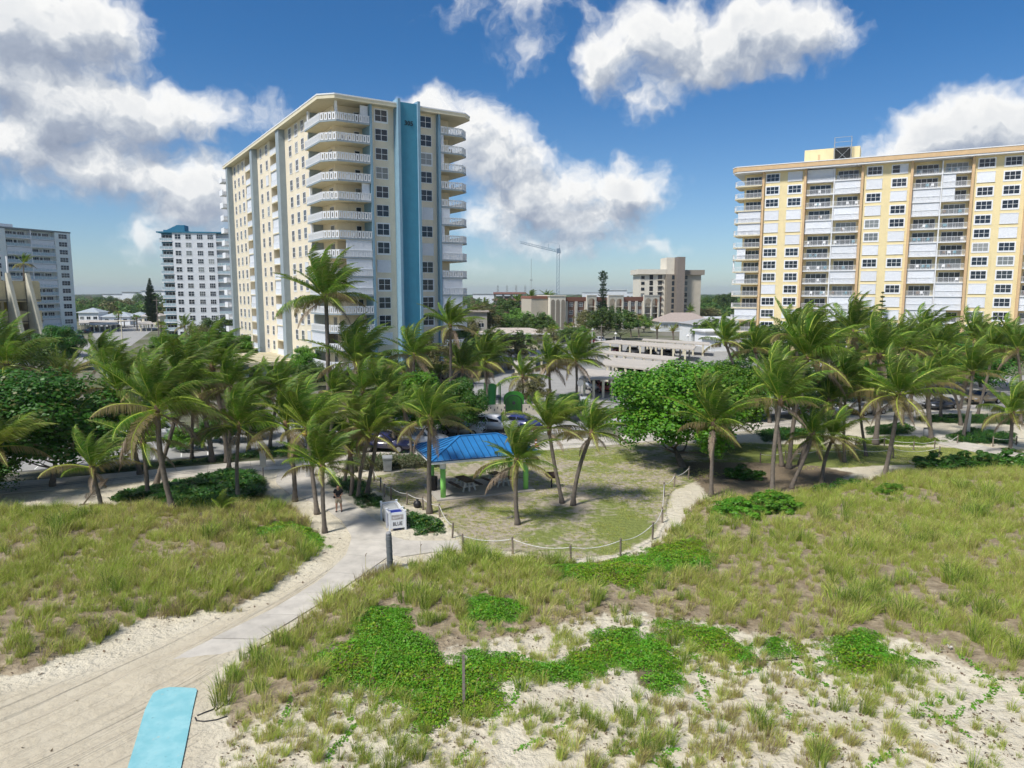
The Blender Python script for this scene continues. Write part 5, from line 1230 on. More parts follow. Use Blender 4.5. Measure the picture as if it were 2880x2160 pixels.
# ------------------------------------------------------------------ white tower on the left
T3 = thing('apartment_tower', 'pale grey white tower on the left, balcony rows and one column of wide windows', 'building', (-171.9, 218.0, 0), R(68.4))
F3 = Face(T3); NF3, FH3, ZR3 = 13, 2.70, 35.0; E3 = 42.0
MB().box(0, E3, 2.2, 20, 0, ZR3-.02).build('wall', SAGEWHITE, T3)
MB().box(-.2, E3+.2, .55, 20.2, ZR3, ZR3+.55).build('roof', mat('grey_roof_edge', (.22, .24, .24), .8), T3)
MB().box(20, 27, 8, 13, ZR3+.55, ZR3+2.2).build('rooftop_house', COOLWHITE, T3)
for q0, q1 in ((12.0, 19.4), (36.2, E3)): F3.box('wall', q0, q1, .6, 2.198, 0, ZR3-.012, SAGEWHITE)
for q in (27.8,): F3.box('divider', q-.13, q+.13, .55, 2.19, 0, ZR3-.004, WHITE)
R3 = lambda w: picket_rail(w, 1.0, .2, None, .035, RAILGLASS)
for k in range(NF3):
    z = ZR3-FH3*(k+1)
    F3.win(39.1, .6, z+1.45, 3.0, 1.5, 3, 2); F3.win(15.8, .6, z+1.45, 3.0, 1.5, 3, 2)
    for q0, q1, rows in ((19.5, 27.65, 'OOSOOOSOOOOOS'), (27.95, 36.1, 'OSOOSOSOOOOSS'), (3.6, 11.9, 'OOOSOOSOOOOOO')):
        if rows[k] == 'S':
            F3.bay(q0, q1, .6, z, FH3, 'N', R3, WHITE, 1.6); F3.shut((q0+q1)/2, .72, z+1.2, 8.0, 2.2)
        else:
            F3.bay(q0, q1, .6, z, FH3, 'N', R3, WHITE, 1.6)
            for q in (q0+2.0, q0+6.0): F3.win(q, 2.2, z+1.3, 2.2, 1.5, 3, 2)
            F3.doors(q0+4.0, 2.2, z+.02, 1.1, 2.1, 1)

# ------------------------------------------------------------------ blue and white tower
T4 = thing('apartment_tower', 'white tower with blue ends and blue stepped rooftop, half behind the cream tower', 'building', (-117.4, 240.0, 0), R(7.8))
F4 = Face(T4); NF4, FH4, ZR4 = 13, 2.70, 34.0; E4 = 26.5
MB().box(0.4, E4, 2.2, 18, 0, ZR4-.02).build('wall', DEEPBLUE, T4)
F4.box('wall', 4.3, 18.2, .6, 2.198, 0, ZR4-.012, COOLWHITE); F4.box('wall', 23.6, E4, .6, 2.198, 0, ZR4-.011, DEEPBLUE)
MB().box(-.6, E4+.4, .3, 18.3, ZR4, ZR4+.4).build('roof', DEEPBLUE, T4)
MB().prism([(0.5, 4), (7.4, 4), (7.4, 10), (0.5, 10)], ZR4+.4, ZR4+1.2).build('rooftop_house', DEEPBLUE, T4)
mb = MB(); mb.prism([(0, 0), (5.8, 0), (5.8, 1.7), (3.4, 1.7), (1.6, .8)], 0, 4.5); ob = mb.build('rooftop_wedge', DEEPBLUE, T4, (1.4, 9.0, ZR4+1.2)); ob.rotation_euler = (R(90), 0, 0)
R4 = lambda w: picket_rail(w, 1.0, .2, None, .035, RAILGLASS)
for k in range(NF4):
    z = ZR4-FH4*(k+1)
    for q in (6.0, 9.4, 13.0, 16.4): F4.win(q, .6, z+1.45, 1.75, 1.5, 3 if q > 12 else 2, 2)
    F4.bay(.2, 4.25, .6, z, FH4, 'O', R4, WHITE, 1.6); F4.bay(18.25, 23.55, .6, z, FH4, 'N', R4, WHITE, 1.6)
    F4.win(21.5, 2.2, z+1.4, 2.6, 1.5, 3, 2); F4.win(25.0, .6, z+1.4, 1.2, 1.4, 2, 2)
F4.box('balcony_wall', 18.25, 23.55, 2.15, 2.199, 0, ZR4-.3, COOLWHITE)

# ------------------------------------------------------------------ cream garage with raking fins
GAR = mat('cream_concrete', (.56, .50, .33), .9, .2, .10, .7, .3, 30, stain=(.33, .29, .2, .5))
FINM = mat('fin_concrete', (.55, .53, .43), .9, .2, .10, .7, stain=(.36, .34, .28, .4)); FINE_ = mat('dark_fin_edge', (.16, .15, .13), .95, .1, .4, 3)  # FINE_ is the darker mottled tone of fin edges and pipes
p_ = AT(60, 930, 150.0); T5 = thing('garage_building', 'cream open parking garage with tall raking fins at the left edge', 'building', (p_[0], 150.0, 0), R(62))
MB().box(-30, 4.6, 3.0, 20, 0, 13.2).build('interior_wall', mat('garage_ochre', (.42, .33, .04), .9), T5)
for z0, z1 in ((12.2, 16.3), (7.6, 10.3), (2.6, 5.8)): MB().box(-30, 4.4, -.1, 3.2, z0, z1).build('parapet_band', GAR, T5)
MB().box(-30, 4.5, .4, 20, 16.3, 16.6).build('roof_deck', GAR, T5)
MB().box(-4.2, -.5, 2.7, 3.0, 5.8, 7.6).build('painted_wall', mat('garage_red', (.35, .04, .03), .8), T5)
MB().box(0.2, 4.0, 2.7, 3.0, 5.8, 7.6).build('painted_wall', MATS['garage_red'], T5)
for q in np.arange(-28, 4, 5.0):
    MB().box(q-.25, q+.25, .3, 2.9, 0, 12.3).build('column', GAR, T5)
for q in (-9.6, -5.8, -2.0, 1.8):
    mb = MB(); i = 0
    y0, y1, zt = -.35, -6.2, 18.2
    for sx_ in (-.35, .35): mb.v += [(sx_, y0, 0), (sx_, y1, 0), (sx_, y0-.5, zt), (sx_, y0, zt)]
    mb.f += [(0, 3, 2, 1), (4, 5, 6, 7), (1, 2, 6, 5), (0, 1, 5, 4), (3, 7, 6, 2), (0, 4, 7, 3)]; mb.m = [0, 0, 0, 0, 0, 0]
    f_ = mb.build('fin', FINM, T5, (q, 0, 0)); MB().box(-.351, .351, -.34, -.1, 0, 18.1).build('fin_edge', FINE_, f_)
for z_ in (12.6, 8.1): MB().tube([(-30, -.4, z_), (4.4, -.4, z_)], .12, 6).build('pipe', FINE_, T5)
MB().box(-30, -1.5, 3, 14, 16.6, 21.6).build('rooftop_house', CREAM2, T5); MB().box(-30, -1, 2.4, 14.6, 21.6, 22.0).build('rooftop_slab', WHITE, T5)
for q in (-3.2, -1.2): MB().box(q-.15, q+.15, .6, .9, 16.6, 21.6).build('roof_post', WHITE, T5)
ca, sa_ = math.cos(R(62)), math.sin(R(62))
def loc5(x, y): return (p_[0]+ca*x-sa_*y, 150+sa_*x+ca*y)
fx, fy = loc5(2.2, 1.6); rp = thing('coconut_palm', 'small windblown palm in the roof garden of the garage', 'palm tree', (fx, fy, 16.6), 0, 'palms of the town behind the towers')
put('trunk', trunk_mesh(Vector((.3, 0, 3.6)), .2, .12, .1, 5), rp)
for k in range(14): put('frond', frond_set(['young', 'old', 'midy'][k % 3])[(k*5) % NAZ], rp, (.3, 0, 3.7), rng.uniform(-.3, .3), rng.uniform(.75, .95))
dr = AT(12, 965, 118); t = thing('drum_kiosk', 'round white flat roofed kiosk at the left edge', 'building', (dr[0], 118, 0))
MB().lathe([(3.4, 0), (3.4, 5.0)], 28).build('drum_wall', WHITE, t, smooth=False); MB().lathe([(3.9, 5.0), (3.9, 5.5), (3.5, 5.52)], 28).build('roof', COOLWHITE, t)

# ------------------------------------------------------------------ arcaded apartment block
BRICK = mat('brown_brick', (.21, .13, .095), .9, .2, .15, 4); REDB = mat('red_tile_band', (.24, .11, .075), .85, .2, .12, 3); TAN = mat('tan_stucco', (.46, .415, .335), .9, .2, .06, .6); TAN2 = mat('pale_tan_stucco', (.66, .615, .52), .9, .2, .06, .6); TAUPE = mat('taupe_stucco', (.25, .22, .18), .9, .2, .06, .6)
a0, a1 = AT(1594, 840, 270), AT(1862, 840, 290)
ang = math.atan2(a1[1]-a0[1], a1[0]-a0[0]); LEN = math.hypot(a1[0]-a0[0], a1[1]-a0[1]); sc = LEN/745.0     # 745 survey units along the front
T6 = thing('apartment_block', 'four storey brown and tan block with white arched balcony bays', 'building', (a0[0], a0[1], 0), ang)
F6 = Face(T6); HT = 12.6
MB().box(0, LEN, 1.8, 16, 0, HT-.3).build('wall', BRICK, T6)
def U(v): return (v-897)*sc
for u0, u1, nwin in ((897, 1042, 2), (1120, 1180, 1), (1326, 1492, 3), (1618, 1642, 0)):
    F6.box('wall', U(u0), U(u1), .5, 1.8, 0, HT-1.6, BRICK); F6.box('red_band', U(u0), U(u1), .3, 1.82, HT-1.6, HT, REDB)
    w = (U(u1)-U(u0))
    for i in range(nwin+1): q = U(u0)+w*i/max(1, nwin); F6.box('pilaster', max(U(u0), q-.55), min(U(u1), q+.55), .2, .5, 0, HT-1.62, TAN2)
    for i in range(nwin):
        for fl in range(4): F6.win(U(u0)+w*(i+.5)/nwin, .5, HT-2.9-fl*2.9, 1.6, 1.3, 2, 2)
def arches(u0, u1, n_):
    w = (U(u1)-U(u0)); bw = w/n_; mb = MB(); z0, zt = 0, HT+.4
    for i in range(n_+1): q = U(u0)+bw*i; mb.box(q-.28, q+.28, -.2, .4, z0, zt-2.2-bw*.0)
    for i in range(n_):
        cx_ = U(u0)+bw*(i+.5); r_ = bw/2-.28; zc = zt-2.2-.0; N_ = 10
        # spandrel above each arch
        for j in range(N_):
            t0, t1 = math.pi*j/N_, math.pi*(j+1)/N_
            p0, p1 = (cx_-r_*math.cos(t0), zc-r_*.15+r_*math.sin(t0)*.95), (cx_-r_*math.cos(t1), zc-r_*.15+r_*math.sin(t1)*.95)
            for y_, fl in ((-.2, 0), (.4, 1)):
                q = [(p0[0], y_, p0[1]), (p1[0], y_, p1[1]), (p1[0], y_, zt), (p0[0], y_, zt)]; mb.quad(*(q if not fl else q[::-1]))
            mb.quad((p0[0], .4, p0[1]), (p1[0], .4, p1[1]), (p1[0], -.2, p1[1]), (p0[0], -.2, p0[1]))
        for fl in range(3): F6.put('railing', picket_rail(round(bw-.6, 2), .9, .25, LINEDARK), cx_, .3, HT-2.6-1.0-fl*2.9); F6.box('balcony_slab', cx_-bw/2+.28, cx_+bw/2-.28, .1, 1.75, HT-2.6-1.3-fl*2.9, HT-2.6-1.05-fl*2.9, TAN2); F6.doors(cx_-bw*.12, 1.78, HT-2.6-1.0-fl*2.9, 1.1, 2.0, 1)
    F6.box('bay_wall', U(u0)+.28, U(u1)-.28, 1.7, 1.79, 0, HT-.4, TAN)
    for i in range(n_+1): q = U(u0)+bw*i; mb.box(q-.28, q+.28, -.19, .39, zt-2.21, zt)
    mb.build('arcade', TAN2, T6, (0, 0, 0)); F6.box('arcade_top', U(u0)-.3, U(u1)+.3, -.3, .5, zt, zt+.35, TAN2)
arches(1048, 1112, 1); arches(1212, 1322, 2); arches(1496, 1614, 2)
T6b = thing('apartment_block_wing', 'tan end wall with three tall blind arches left of the arcaded block', 'building', (a0[0]-.3, a0[1]-1.0, 0), R(18))
MB().box(-6.4, -.2, 0, 14, 0, HT+.3).build('wall', TAN2, T6b); MB().box(-6.7, 0, -.2, 14.1, HT+.3, HT+.7).build('roof_edge', TAN2, T6b)
for q in (-5.3, -3.3, -1.2):
    mb = MB(); mb.prism([(-.75, 0), (.75, 0)]+[(.75*math.cos(t), 10.2+.9*math.sin(t)) for t in np.linspace(0, math.pi, 10)], 0, .06); ob = mb.build('blind_arch', TAUPE, T6b, (q, 0, .6)); ob.rotation_euler = (R(90), 0, 0)
MB().box(-13, -6.6, 2.5, 14, 0, HT-.6).build('side_wall', TAN, T6b); MB().box(-13.1, -6.6, 2.3, 14.1, HT-.6, HT+.4).build('red_band', REDB, T6b)

# ------------------------------------------------------------------ brown tower
b0, b1 = AT(1800, 775, 325), AT(1955, 775, 335)
W7 = b1[0]-b0[0]; T7 = thing('apartment_tower', 'taupe tower with a tall windowless lift shaft behind the arcaded block', 'building', (b0[0], 325, 0), R(3))
zt7 = AT(1860, 772, 328)[2]
MB().box(0, W7*.42, 0, 14, 0, zt7).build('wall', TAN2, T7); MB().box(W7*.42, W7*.56, -3.5, 12, 0, zt7-.01).build('wall', TAUPE, T7)
MB().box(W7*.56, W7*.68, -6.5, 8, 0, zt7+7.5).build('lift_shaft', mat('dark_taupe_stucco', (.21, .18, .155), .9, .2, .06, .6), T7); MB().box(W7*.43, W7*.56, -1, 10, zt7, zt7+7.5).build('shaft_head', TAN2, T7)
MB().box(W7*.68, W7, -2, 14, 0, zt7-.02).build('wall', TAN, T7)
MB().box(-1.2, W7*.43, -1.2, 14.6, zt7, zt7+2.2).build('roof_band', TAN2, T7); MB().box(W7*.68, W7+1.2, -3.2, 14.6, zt7-.3, zt7+1.9).build('roof_band', TAUPE, T7)
F7 = Face(T7)
for k in range(8):
    z = zt7-2.6*(k+1)
    F7.win(W7*.05, 0, z+1.2, 1.4, 1.2, 2, 1, DARK); F7.box('recess_shade_panel', W7*.16, W7*.22, -.05, .05, z+.3, z+2.4, DARK); F7.box('recess_shade_panel', W7*.30, W7*.37, -.05, .05, z+.35, z+2.35, LINEDARK); F7.box('balcony_slab', W7*.29, W7*.38, -.8, .0, z, z+.3, TAN2)  # flat dark panels on the wall: shade of balcony recesses put into colour
    F7.win(W7*.52, -3.5, z+1.2, 1.0, 1.7, 1, 1, DARK); F7.win(W7*.75, -2, z+1.2, 1.2, 1.6, 1, 2, TAUPE)

# ------------------------------------------------------------------ building site and crane
RED = mat('red_oxide', (.30, .15, .12), .8, .3, .2, 3); RAWC = mat('raw_concrete', (.33, .31, .28), .95, .1, .15, 1)
c0, c1 = AT(1388, 850, 390), AT(1552, 850, 400); W8 = c1[0]-c0[0]; T8 = thing('building_site', 'unfinished concrete building with red edged floors behind the palms', 'building', (c0[0], 390, 0), R(4))
for k in range(4):
    z = 2.8+k*3.5; wid = W8 if k < 3 else W8*.55
    MB().box(0, wid, 0, 16, z, z+.35).build('floor_slab', RAWC, T8); MB().box(-.1, wid+.1, -.25, -.02, z+.3, z+1.3).build('edge_guard', RED, T8)
    for q in np.arange(1, wid, 4.6): MB().box(q-.3, q+.3, .4, 1.0, z-3.45 if k else 0, z-.001).build('column', RAWC, T8); MB().box(q-.3, q+.3, 9, 9.6, z-3.45 if k else 0, z-.001).build('column', RAWC, T8)
for q in np.arange(2, W8*.6, 5): 
    mb = MB()
    for j in range(5): mb.bar((q+j*.22, 1, 13.4), (q+j*.22, 1, 13.4+4.6+.6*(j % 2)), .07, .07)
    mb.build('rebar', LINEDARK, T8)
MB().box(1, W8-1, 6, 15, 0, 12.5).build('core_wall', RAWC, T8)
CRB = mat('crane_blue_grey', (.20, .27, .34), .6, .4, .1, 2)
k0 = AT(1569, 832, 440); T9 = thing('tower_crane', 'slim blue grey tower crane with raised jib above the building site', 'crane', (k0[0], 440, 0))
zt9 = AT(1569, 705, 440)[2]; mb = MB(); n_ = int(zt9/2.2)
for i in range(n_):
    z0, z1 = zt9*i/n_, zt9*(i+1)/n_
    for x_, y_ in ((-.75, -.75), (.75, -.75), (.75, .75), (-.75, .75)): mb.bar((x_, y_, z0), (x_, y_, z1), .2, .2)
    for s_ in (-.75, .75):
        mb.bar((-.75, s_, z0), (.75, s_, z1), .13, .13); mb.bar((s_, .75, z0), (s_, -.75, z1), .13, .13)
mb.build('mast', CRB, T9)
je = AT(1463, 684, 440); jb = AT(1578, 712, 440); mb = MB(); J0, J1 = Vector((jb[0]-k0[0], 0, jb[2])), Vector((je[0]-k0[0], 0, je[2])); N_ = 16
for i in range(N_):
    p, q = J0.lerp(J1, i/N_), J0.lerp(J1, (i+1)/N_)
    for y_ in (-.6, .6): mb.bar(p+Vector((0, y_, 0)), q+Vector((0, y_, 0)), .18, .18)
    mb.bar(p+Vector((0, 0, 1.2)), q+Vector((0, 0, 1.2)), .18, .18); mb.bar(p+Vector((0, -.6, 0)), q+Vector((0, 0, 1.2)), .12, .12); mb.bar(p+Vector((0, 0, 1.2)), q+Vector((0, .6, 0)), .12, .12)
mb.build('jib', CRB, T9)
mb = MB(); a_ = AT(1572, 686, 440); b2 = AT(1541, 680, 440); A_, B_ = Vector((a_[0]-k0[0], 0, a_[2])), Vector((b2[0]-k0[0], 0, b2[2]))
mb.bar((1.2, 0, zt9-1), A_, .22, .22); mb.bar(J0.lerp(J1, .3)+Vector((0, 0, 1)), B_, .2, .2); mb.bar(A_, B_, .1, .1); mb.bar(A_, J0+Vector((0, 0, 0)), .1, .1); mb.bar(B_, J0.lerp(J1, .65), .1, .1)
mb.build('mast_head', CRB, T9); MB().box(-.9, 1.2, -.9, .9, zt9-1.5, zt9+1.3).build('cab', CRB, T9)
ma = AT(1494, 820, 460); t = thing('antenna_mast', 'thin distant antenna mast left of the crane', 'mast', (ma[0], 460, 0)); hm = AT(1496, 728, 460)[2]
MB().tube([(0, 0, 0), (0, 0, hm)], [.16, .1], 5).build('pole', GALV, t); MB().box(-.9, .9, -.5, .5, hm*.62, hm*.62+.5).build('antenna', GALV, t)

# ------------------------------------------------------------------ low houses, carports, town
TILE = mat('grey_roof_tile', (.33, .33, .33), .9, .2, .12, 2); TILEP = mat('pink_roof_tile', (.35, .29, .255), .9, .2, .12, 2); TILEB = mat('pale_blue_roof', (.33, .37, .40), .8, .2, .08, 2); GRAVEL = mat('gravel_roof', (.43, .38, .33), .95, .1, .15, 2)
def house(pos, w, d, h, rz, roofm, wallm, label, nwin=4, hip=1.6, over=.6, flat=False, cat='house', nm='low_house'):
    t = thing(nm, label, cat, (pos[0], pos[1], 0), rz, 'low houses of the town')
    MB().box(0, w, 0, d, 0, h).build('wall', wallm, t)
    if flat: MB().box(-over, w+over, -over, d+over, h, h+.4).build('roof', roofm, t)
    else:
        mb = MB(); e = min(d, w)/2; A = [(-over, -over, h), (w+over, -over, h), (w+over, d+over, h), (-over, d+over, h)]; r0, r1 = (e, d/2, h+hip), (w-e, d/2, h+hip)
        mb.quad(A[0], A[1], r1, r0); mb.quad(A[2], A[3], r0, r1); mb.tri(A[1], A[2], r1); mb.tri(A[3], A[0], r0); mb.quad(A[3], A[2], A[1], A[0]); mb.build('roof', roofm, t)
        MB().box(-over, w+over, -over-.06, -over, h-.18, h+.04).build('gutter', WHITE, t)
    f = Face(t)
    for i in range(nwin): f.win(w*(i+.5)/nwin, 0, h*.55, min(1.6, w/nwin*.6), 1.2, 2, 1)
    return t
def at2(x, y, D): q = AT(x, y, D); return (q[0], D)
house(at2(221, 890, 318), 8.5, 9, 5.6, R(4), TILEB, WHITE, 'two storey white house with pale hip roof beside the left tower', 3, 2.0)
house(at2(287, 890, 318), 12, 9, 3.8, R(2), TILEB, WHITE, 'white house with pale blue hip roof left of another like it', 3, 1.9)
house(at2(352, 890, 320), 9, 9, 3.8, R(2), TILEB, WHITE, 'white house with pale blue hip roof beside the tall left pine', 3, 1.9)
house(at2(398, 890, 320), 8, 8, 4.0, R(2), GRAVEL, CREAM2, 'small cream house partly behind the tall left pine', 2, 1.6)
house(at2(1303, 900, 210), 7.0, 14, 8.5, R(4), GRAVEL, mat('dim_stucco', (.36, .34, .30), .9), 'grey flat roofed house right of the cream tower', 2, flat=True)
house(at2(1345, 945, 175), 17, 9, 4.2, R(-2), GRAVEL, CREAM2, 'low house with tan gravel roof behind the car park trees', 4, 1.2)
house(at2(1858, 890, 262), 20, 12, 3.6, R(6), TILEP, COOLWHITE, 'low house with pinkish hip roof below the brown tower', 5, 3.2)
house(at2(1948, 920, 205), 20, 10, 5.2, R(8), TILE, WHITE, 'white two storey house with grey hip roof left of the yellow tower', 6, 1.5)
house(at2(1985, 950, 185), 16, 8, 4.0, R(6), WHITE, WHITE, 'white flat roofed house in front of the grey hip roof', 4, flat=True)
house(at2(2000, 965, 172), 14, 6, 3.0, R(6), WHITE, COOLWHITE, 'white low pool house nearest the yellow tower', 4, flat=True)
house(at2(1960, 870, 300), 16, 8, 3.6, R(2), WHITE, WHITE, 'distant white house with flat roof beyond the green trees', 4, flat=True)
house(at2(1610, 925, 235), 6, 6, 3.0, R(3), GRAVEL, CREAM2, 'small hut with gravel roof behind the car park', 2, 1.0)
house(at2(1700, 825, 700), 22, 10, 17, R(2), WHITE, COOLWHITE, 'distant white block just above the arcaded block roof', 5, flat=True, nm='distant_block', cat='building')
for (x, y, D, w, h, lb) in [(900, 850, 900, 40, 12, 'distant block hidden behind the cream tower'), (345, 850, 700, 60, 15, 'long pale building on the left horizon'), (290, 850, 800, 40, 13, 'pale building on the horizon beside the left tower'), (400, 850, 600, 50, 16, 'white flats on the horizon behind the tall left pine'), (1640, 850, 1200, 160, 15, 'long low warehouse on the horizon right of the crane'), (1330, 850, 800, 50, 13, 'low distant building right of the cream tower')]:
    house(at2(x, y, D), w, 14, h, R(1), TILE, COOLWHITE, lb, 8, flat=True, nm='distant_block', cat='building')
CPR = mat('carport_metal', (.45, .41, .355), .7, .3, .08, .5, stain=(.36, .33, .285, .4))
def Z5(x, y): return G(1280+x*.3526, 640+y*.3526, 2.7)
def Z4(x, y): return G(x*.3164, 600+y*.3164, 2.7)
def carport(poly, label, n=6, zt=2.7):
    c_ = Vector(poly[0]); t = thing('carport', label, 'carport', (c_.x, c_.y, 0), 0, 'open carports of the parking lot')
    L = [Vector(p)-c_ for p in poly]
    MB().prism([tuple(p) for p in L], zt-.22, zt).build('roof', CPR, t)
    for e in ((L[0], L[1]), (L[3], L[2])):
        for i in range(n):
            p = e[0].lerp(e[1], (i+.5)/n)*.96+(sum(L, Vector((0, 0)))/4)*.04; MB().box(-.16, .16, -.16, .16, 0, zt-.285).build('post', CREAM2, t, (p.x, p.y, 0))
    return t
carport([Z5(*p) for p in ((1490,897), (2030,935), (2030,915), (1500,885))], 'farthest long white carport roof', 7)
carport([Z5(*p) for p in ((1110,908), (1900,972), (1925,942), (1290,895))], 'second long white carport roof from the back, on cream posts', 9)
carport([Z5(*p) for p in ((1080,988), (1740,1062), (1790,1032), (1180,978))], 'third carport roof from the back with a pale edge', 8)
carport([Z5(*p) for p in ((1170,1090), (1640,1138), (1725,1075), (1195,1030))], 'broad grey white carport roof in the middle of the car park', 6)
carport([Z5(*p) for p in ((985,1208), (1300,1200), (1352,1152), (1050,1125))], 'nearest carport roof on white posts beside the round sign', 4)
carport([Z5(*p) for p in ((500,1028), (722,1034), (742,978), (400,965))], 'left carport roof behind the brown palms', 4)
carport([Z5(*p) for p in ((455,1116), (622,1132), (645,1062), (470,1058))], 'small carport roof behind the playground palms', 3)
carport([Z4(*p) for p in ((805,990), (1060,985), (1040,965), (790,967))], 'left street carport in front of the white houses', 5)
carport([Z4(*p) for p in ((1225,985), (1370,982), (1340,960), (1215,962))], 'small carport right of the longer left street carport', 3)
carport([Z4(*p) for p in ((700,975), (800,975), (1250,950), (700,950))], 'long dark edged carport under the left white houses', 6)

# ------------------------------------------------------------------ picnic shelter
LIME = mat('lime_green_paint', (.27, .66, .15), .55, .35, .05, 2, stain=(.17, .42, .10, .25)); BLUEROOF = mat('blue_metal_roof', (.018, .15, .37), .5, .4, .10, 1.2, objvar=.08, stain=(.05, .20, .38, .5)); SEAMM = mat('dark_blue_seam', (.012, .07, .17), .5, .4, .05)
SH_R = R(20.5); SX, SY = -5.05, 46.8
T = thing('picnic_shelter', 'open picnic shelter with blue metal hip roof on lime green columns', 'shelter', (SX, SY, 0), SH_R)
MB().box(0, 7.2, 0, 4.3, -.08, .10).build('floor_slab', mat('pad_concrete', (.37, .34, .30), .9, .2, .10, 1.0, .3, 30, stain=(.26, .24, .21, .4)), T)
for x_, y_ in ((.55, .55), (6.65, .55), (.55, 3.75), (6.65, 3.75)):
    c_ = MB().lathe([(.185, .10), (.185, 2.12)], 18).build('column', LIME, T, (x_, y_, 0), smooth=True); MB().lathe([(.225, 2.12), (.225, 2.72)], 18).build('column_cap', WHITE, c_, smooth=False)
e0, e1, f0, f1, ze, zr = -.5, 7.3, -.55, 4.85, 2.95, 3.95; rx0, rx1, ry = 2.2, 5.0, 2.15
fa = MB()
for a, c_ in (((e0, f0), (e1, f0)), ((e1, f0), (e1, f1)), ((e1, f1), (e0, f1)), ((e0, f1), (e0, f0))): fa.bar((*a, 2.84), (*c_, 2.84), .09, .24)
fa.box(e0+.05, e1-.05, f0+.05, f1-.05, 2.72, 2.76); fa.build('fascia', WHITE, T)
EC = [Vector((e0-.06, f0-.06, ze)), Vector((e1+.06, f0-.06, ze)), Vector((e1+.06, f1+.06, ze)), Vector((e0-.06, f1+.06, ze))]; RA, RB = Vector((rx0, ry, zr)), Vector((rx1, ry, zr))
for pl in ((EC[0], EC[1], RB, RA), (EC[1], EC[2], RB), (EC[2], EC[3], RA, RB), (EC[3], EC[0], RA)):
    mb = MB(); i = 0; up = Vector((0, 0, .03)); n_ = len(pl)
    mb.v += [tuple(p) for p in pl]+[tuple(p-up) for p in pl]; mb.f += [tuple(range(n_)), tuple(range(2*n_-1, n_-1, -1))]+[(k, n_+k, n_+(k+1) % n_, (k+1) % n_) for k in range(n_)]; mb.m += [0]*(n_+2)
    rp_ = mb.build('roof_panel', BLUEROOF, T)
    a, c_ = pl[0], pl[1]; L = (c_-a).length; nn = int(L/.46)
    nrm = (c_-a).cross(pl[2]-a).normalized(); upd = nrm.cross((c_-a).normalized())
    for k in range(1, nn):
        p = a.lerp(c_, k/nn)
        # run up the slope until the hip or the ridge
        best = None
        edges = [(pl[j], pl[(j+1) % n_]) for j in range(1, n_)]
        x2 = (c_-a).normalized()
        for q0, q1 in edges:
            A2 = ((q0-p).dot(x2), (q0-p).dot(upd)); B2 = ((q1-p).dot(x2), (q1-p).dot(upd))
            if (A2[0] <= 0) != (B2[0] <= 0):
                t_ = A2[0]/(A2[0]-B2[0]); h_ = A2[1]+t_*(B2[1]-A2[1])
                if h_ > .05 and (best is None or h_ < best): best = h_
        if best: MB().bar(p+nrm*.02, p+upd*best+nrm*.02, .035, .05, 0, up=tuple(nrm)).build('seam', SEAMM, rp_)
mb = MB()
for a, c_ in ((EC[0], RA), (EC[3], RA), (EC[1], RB), (EC[2], RB), (RA, RB)): mb.bar(a+Vector((0, 0, .03)), c_+Vector((0, 0, .03)), .16, .05)
mb.build('ridge_cap', BLUEROOF, T)
for a, c_ in ((EC[0], EC[1]), (EC[1], EC[2]), (EC[2], EC[3]), (EC[3], EC[0])): MB().bar(a-Vector((0, 0, .045)), c_-Vector((0, 0, .045)), .04, .06).build('drip_edge', SEAMM, T)
def shl(x, y): c_, s_ = math.cos(SH_R), math.sin(SH_R); return (SX+c_*x-s_*y, SY+s_*x+c_*y)

WOOD = mat('weathered_brown_plank', (.115, .085, .068), .85, .2, .25, 3, .4, 20, objvar=.12); PALEC = mat('pale_cast_leg', (.52, .50, .45), .85, .2, .08, 2)
def picnic(pos, rz, label):
    t = thing('picnic_table', label, 'picnic table', (pos[0], pos[1], .10), rz, 'picnic tables under the shelter')
    for k in range(5): MB().box(-.38+k*.155, -.38+k*.155+.145, -.95, .95, .71, .76).build('top_plank', WOOD, t)
    for s_ in (-1, 1):
        for k in range(2): x = s_*(.66+k*.15); MB().box(min(x, x+s_*.14), max(x, x+s_*.14), -.95, .95, .40, .45).build('seat_plank', WOOD, t)
    for y_ in (-.66, .66):
        for x0, x1, z1 in ((-.5, -.26, .70), (.5, .26, .70), (0, 0, .70)): MB().bar((x0, y_, 0), (x1, y_, z1), .11, .09, 0, up=(0, 1, 0)).build('leg', PALEC, t)
        MB().box(-.86, .86, y_-.05, y_+.05, .32, .398).build('cross_bar', PALEC, t); MB().box(-.38, .38, y_-.045, y_+.045, .62, .705).build('top_bar', PALEC, t)
p1, p2 = shl(2.55, 2.0), shl(5.2, 2.35)
picnic(p1, SH_R+R(10), 'brown topped picnic table nearer the black trash can'); picnic(p2, SH_R+R(14), 'brown topped picnic table nearer the right column')
BLACKM = mat('black_metal', (.02, .02, .022), .5, .4, .2, 4); GREYP = mat('grey_plastic', (.34, .35, .35), .55, .35, .06, 2); GREYD = mat('dark_grey_plastic', (.17, .175, .18), .55, .35, .06, 2)
tp = shl(.35, 2.55); t = thing('trash_can', 'black slatted trash can beside the left shelter columns', 'trash can', (tp[0], tp[1], .1))
for k in range(22): a = 6.283*k/22; MB().bar((math.cos(a)*.28, math.sin(a)*.28, .05), (math.cos(a)*.30, math.sin(a)*.30, .95), .05, .015, 0, up=(math.cos(a), math.sin(a), 0)).build('slat', BLACKM, t)
MB().lathe([(.255, .03), (.265, .88)], 18).build('liner', DARK, t); MB().lathe([(.31, .9), (.32, .97), (.24, 1.0), (.24, .96)], 18).build('rim', BLACKM, t)
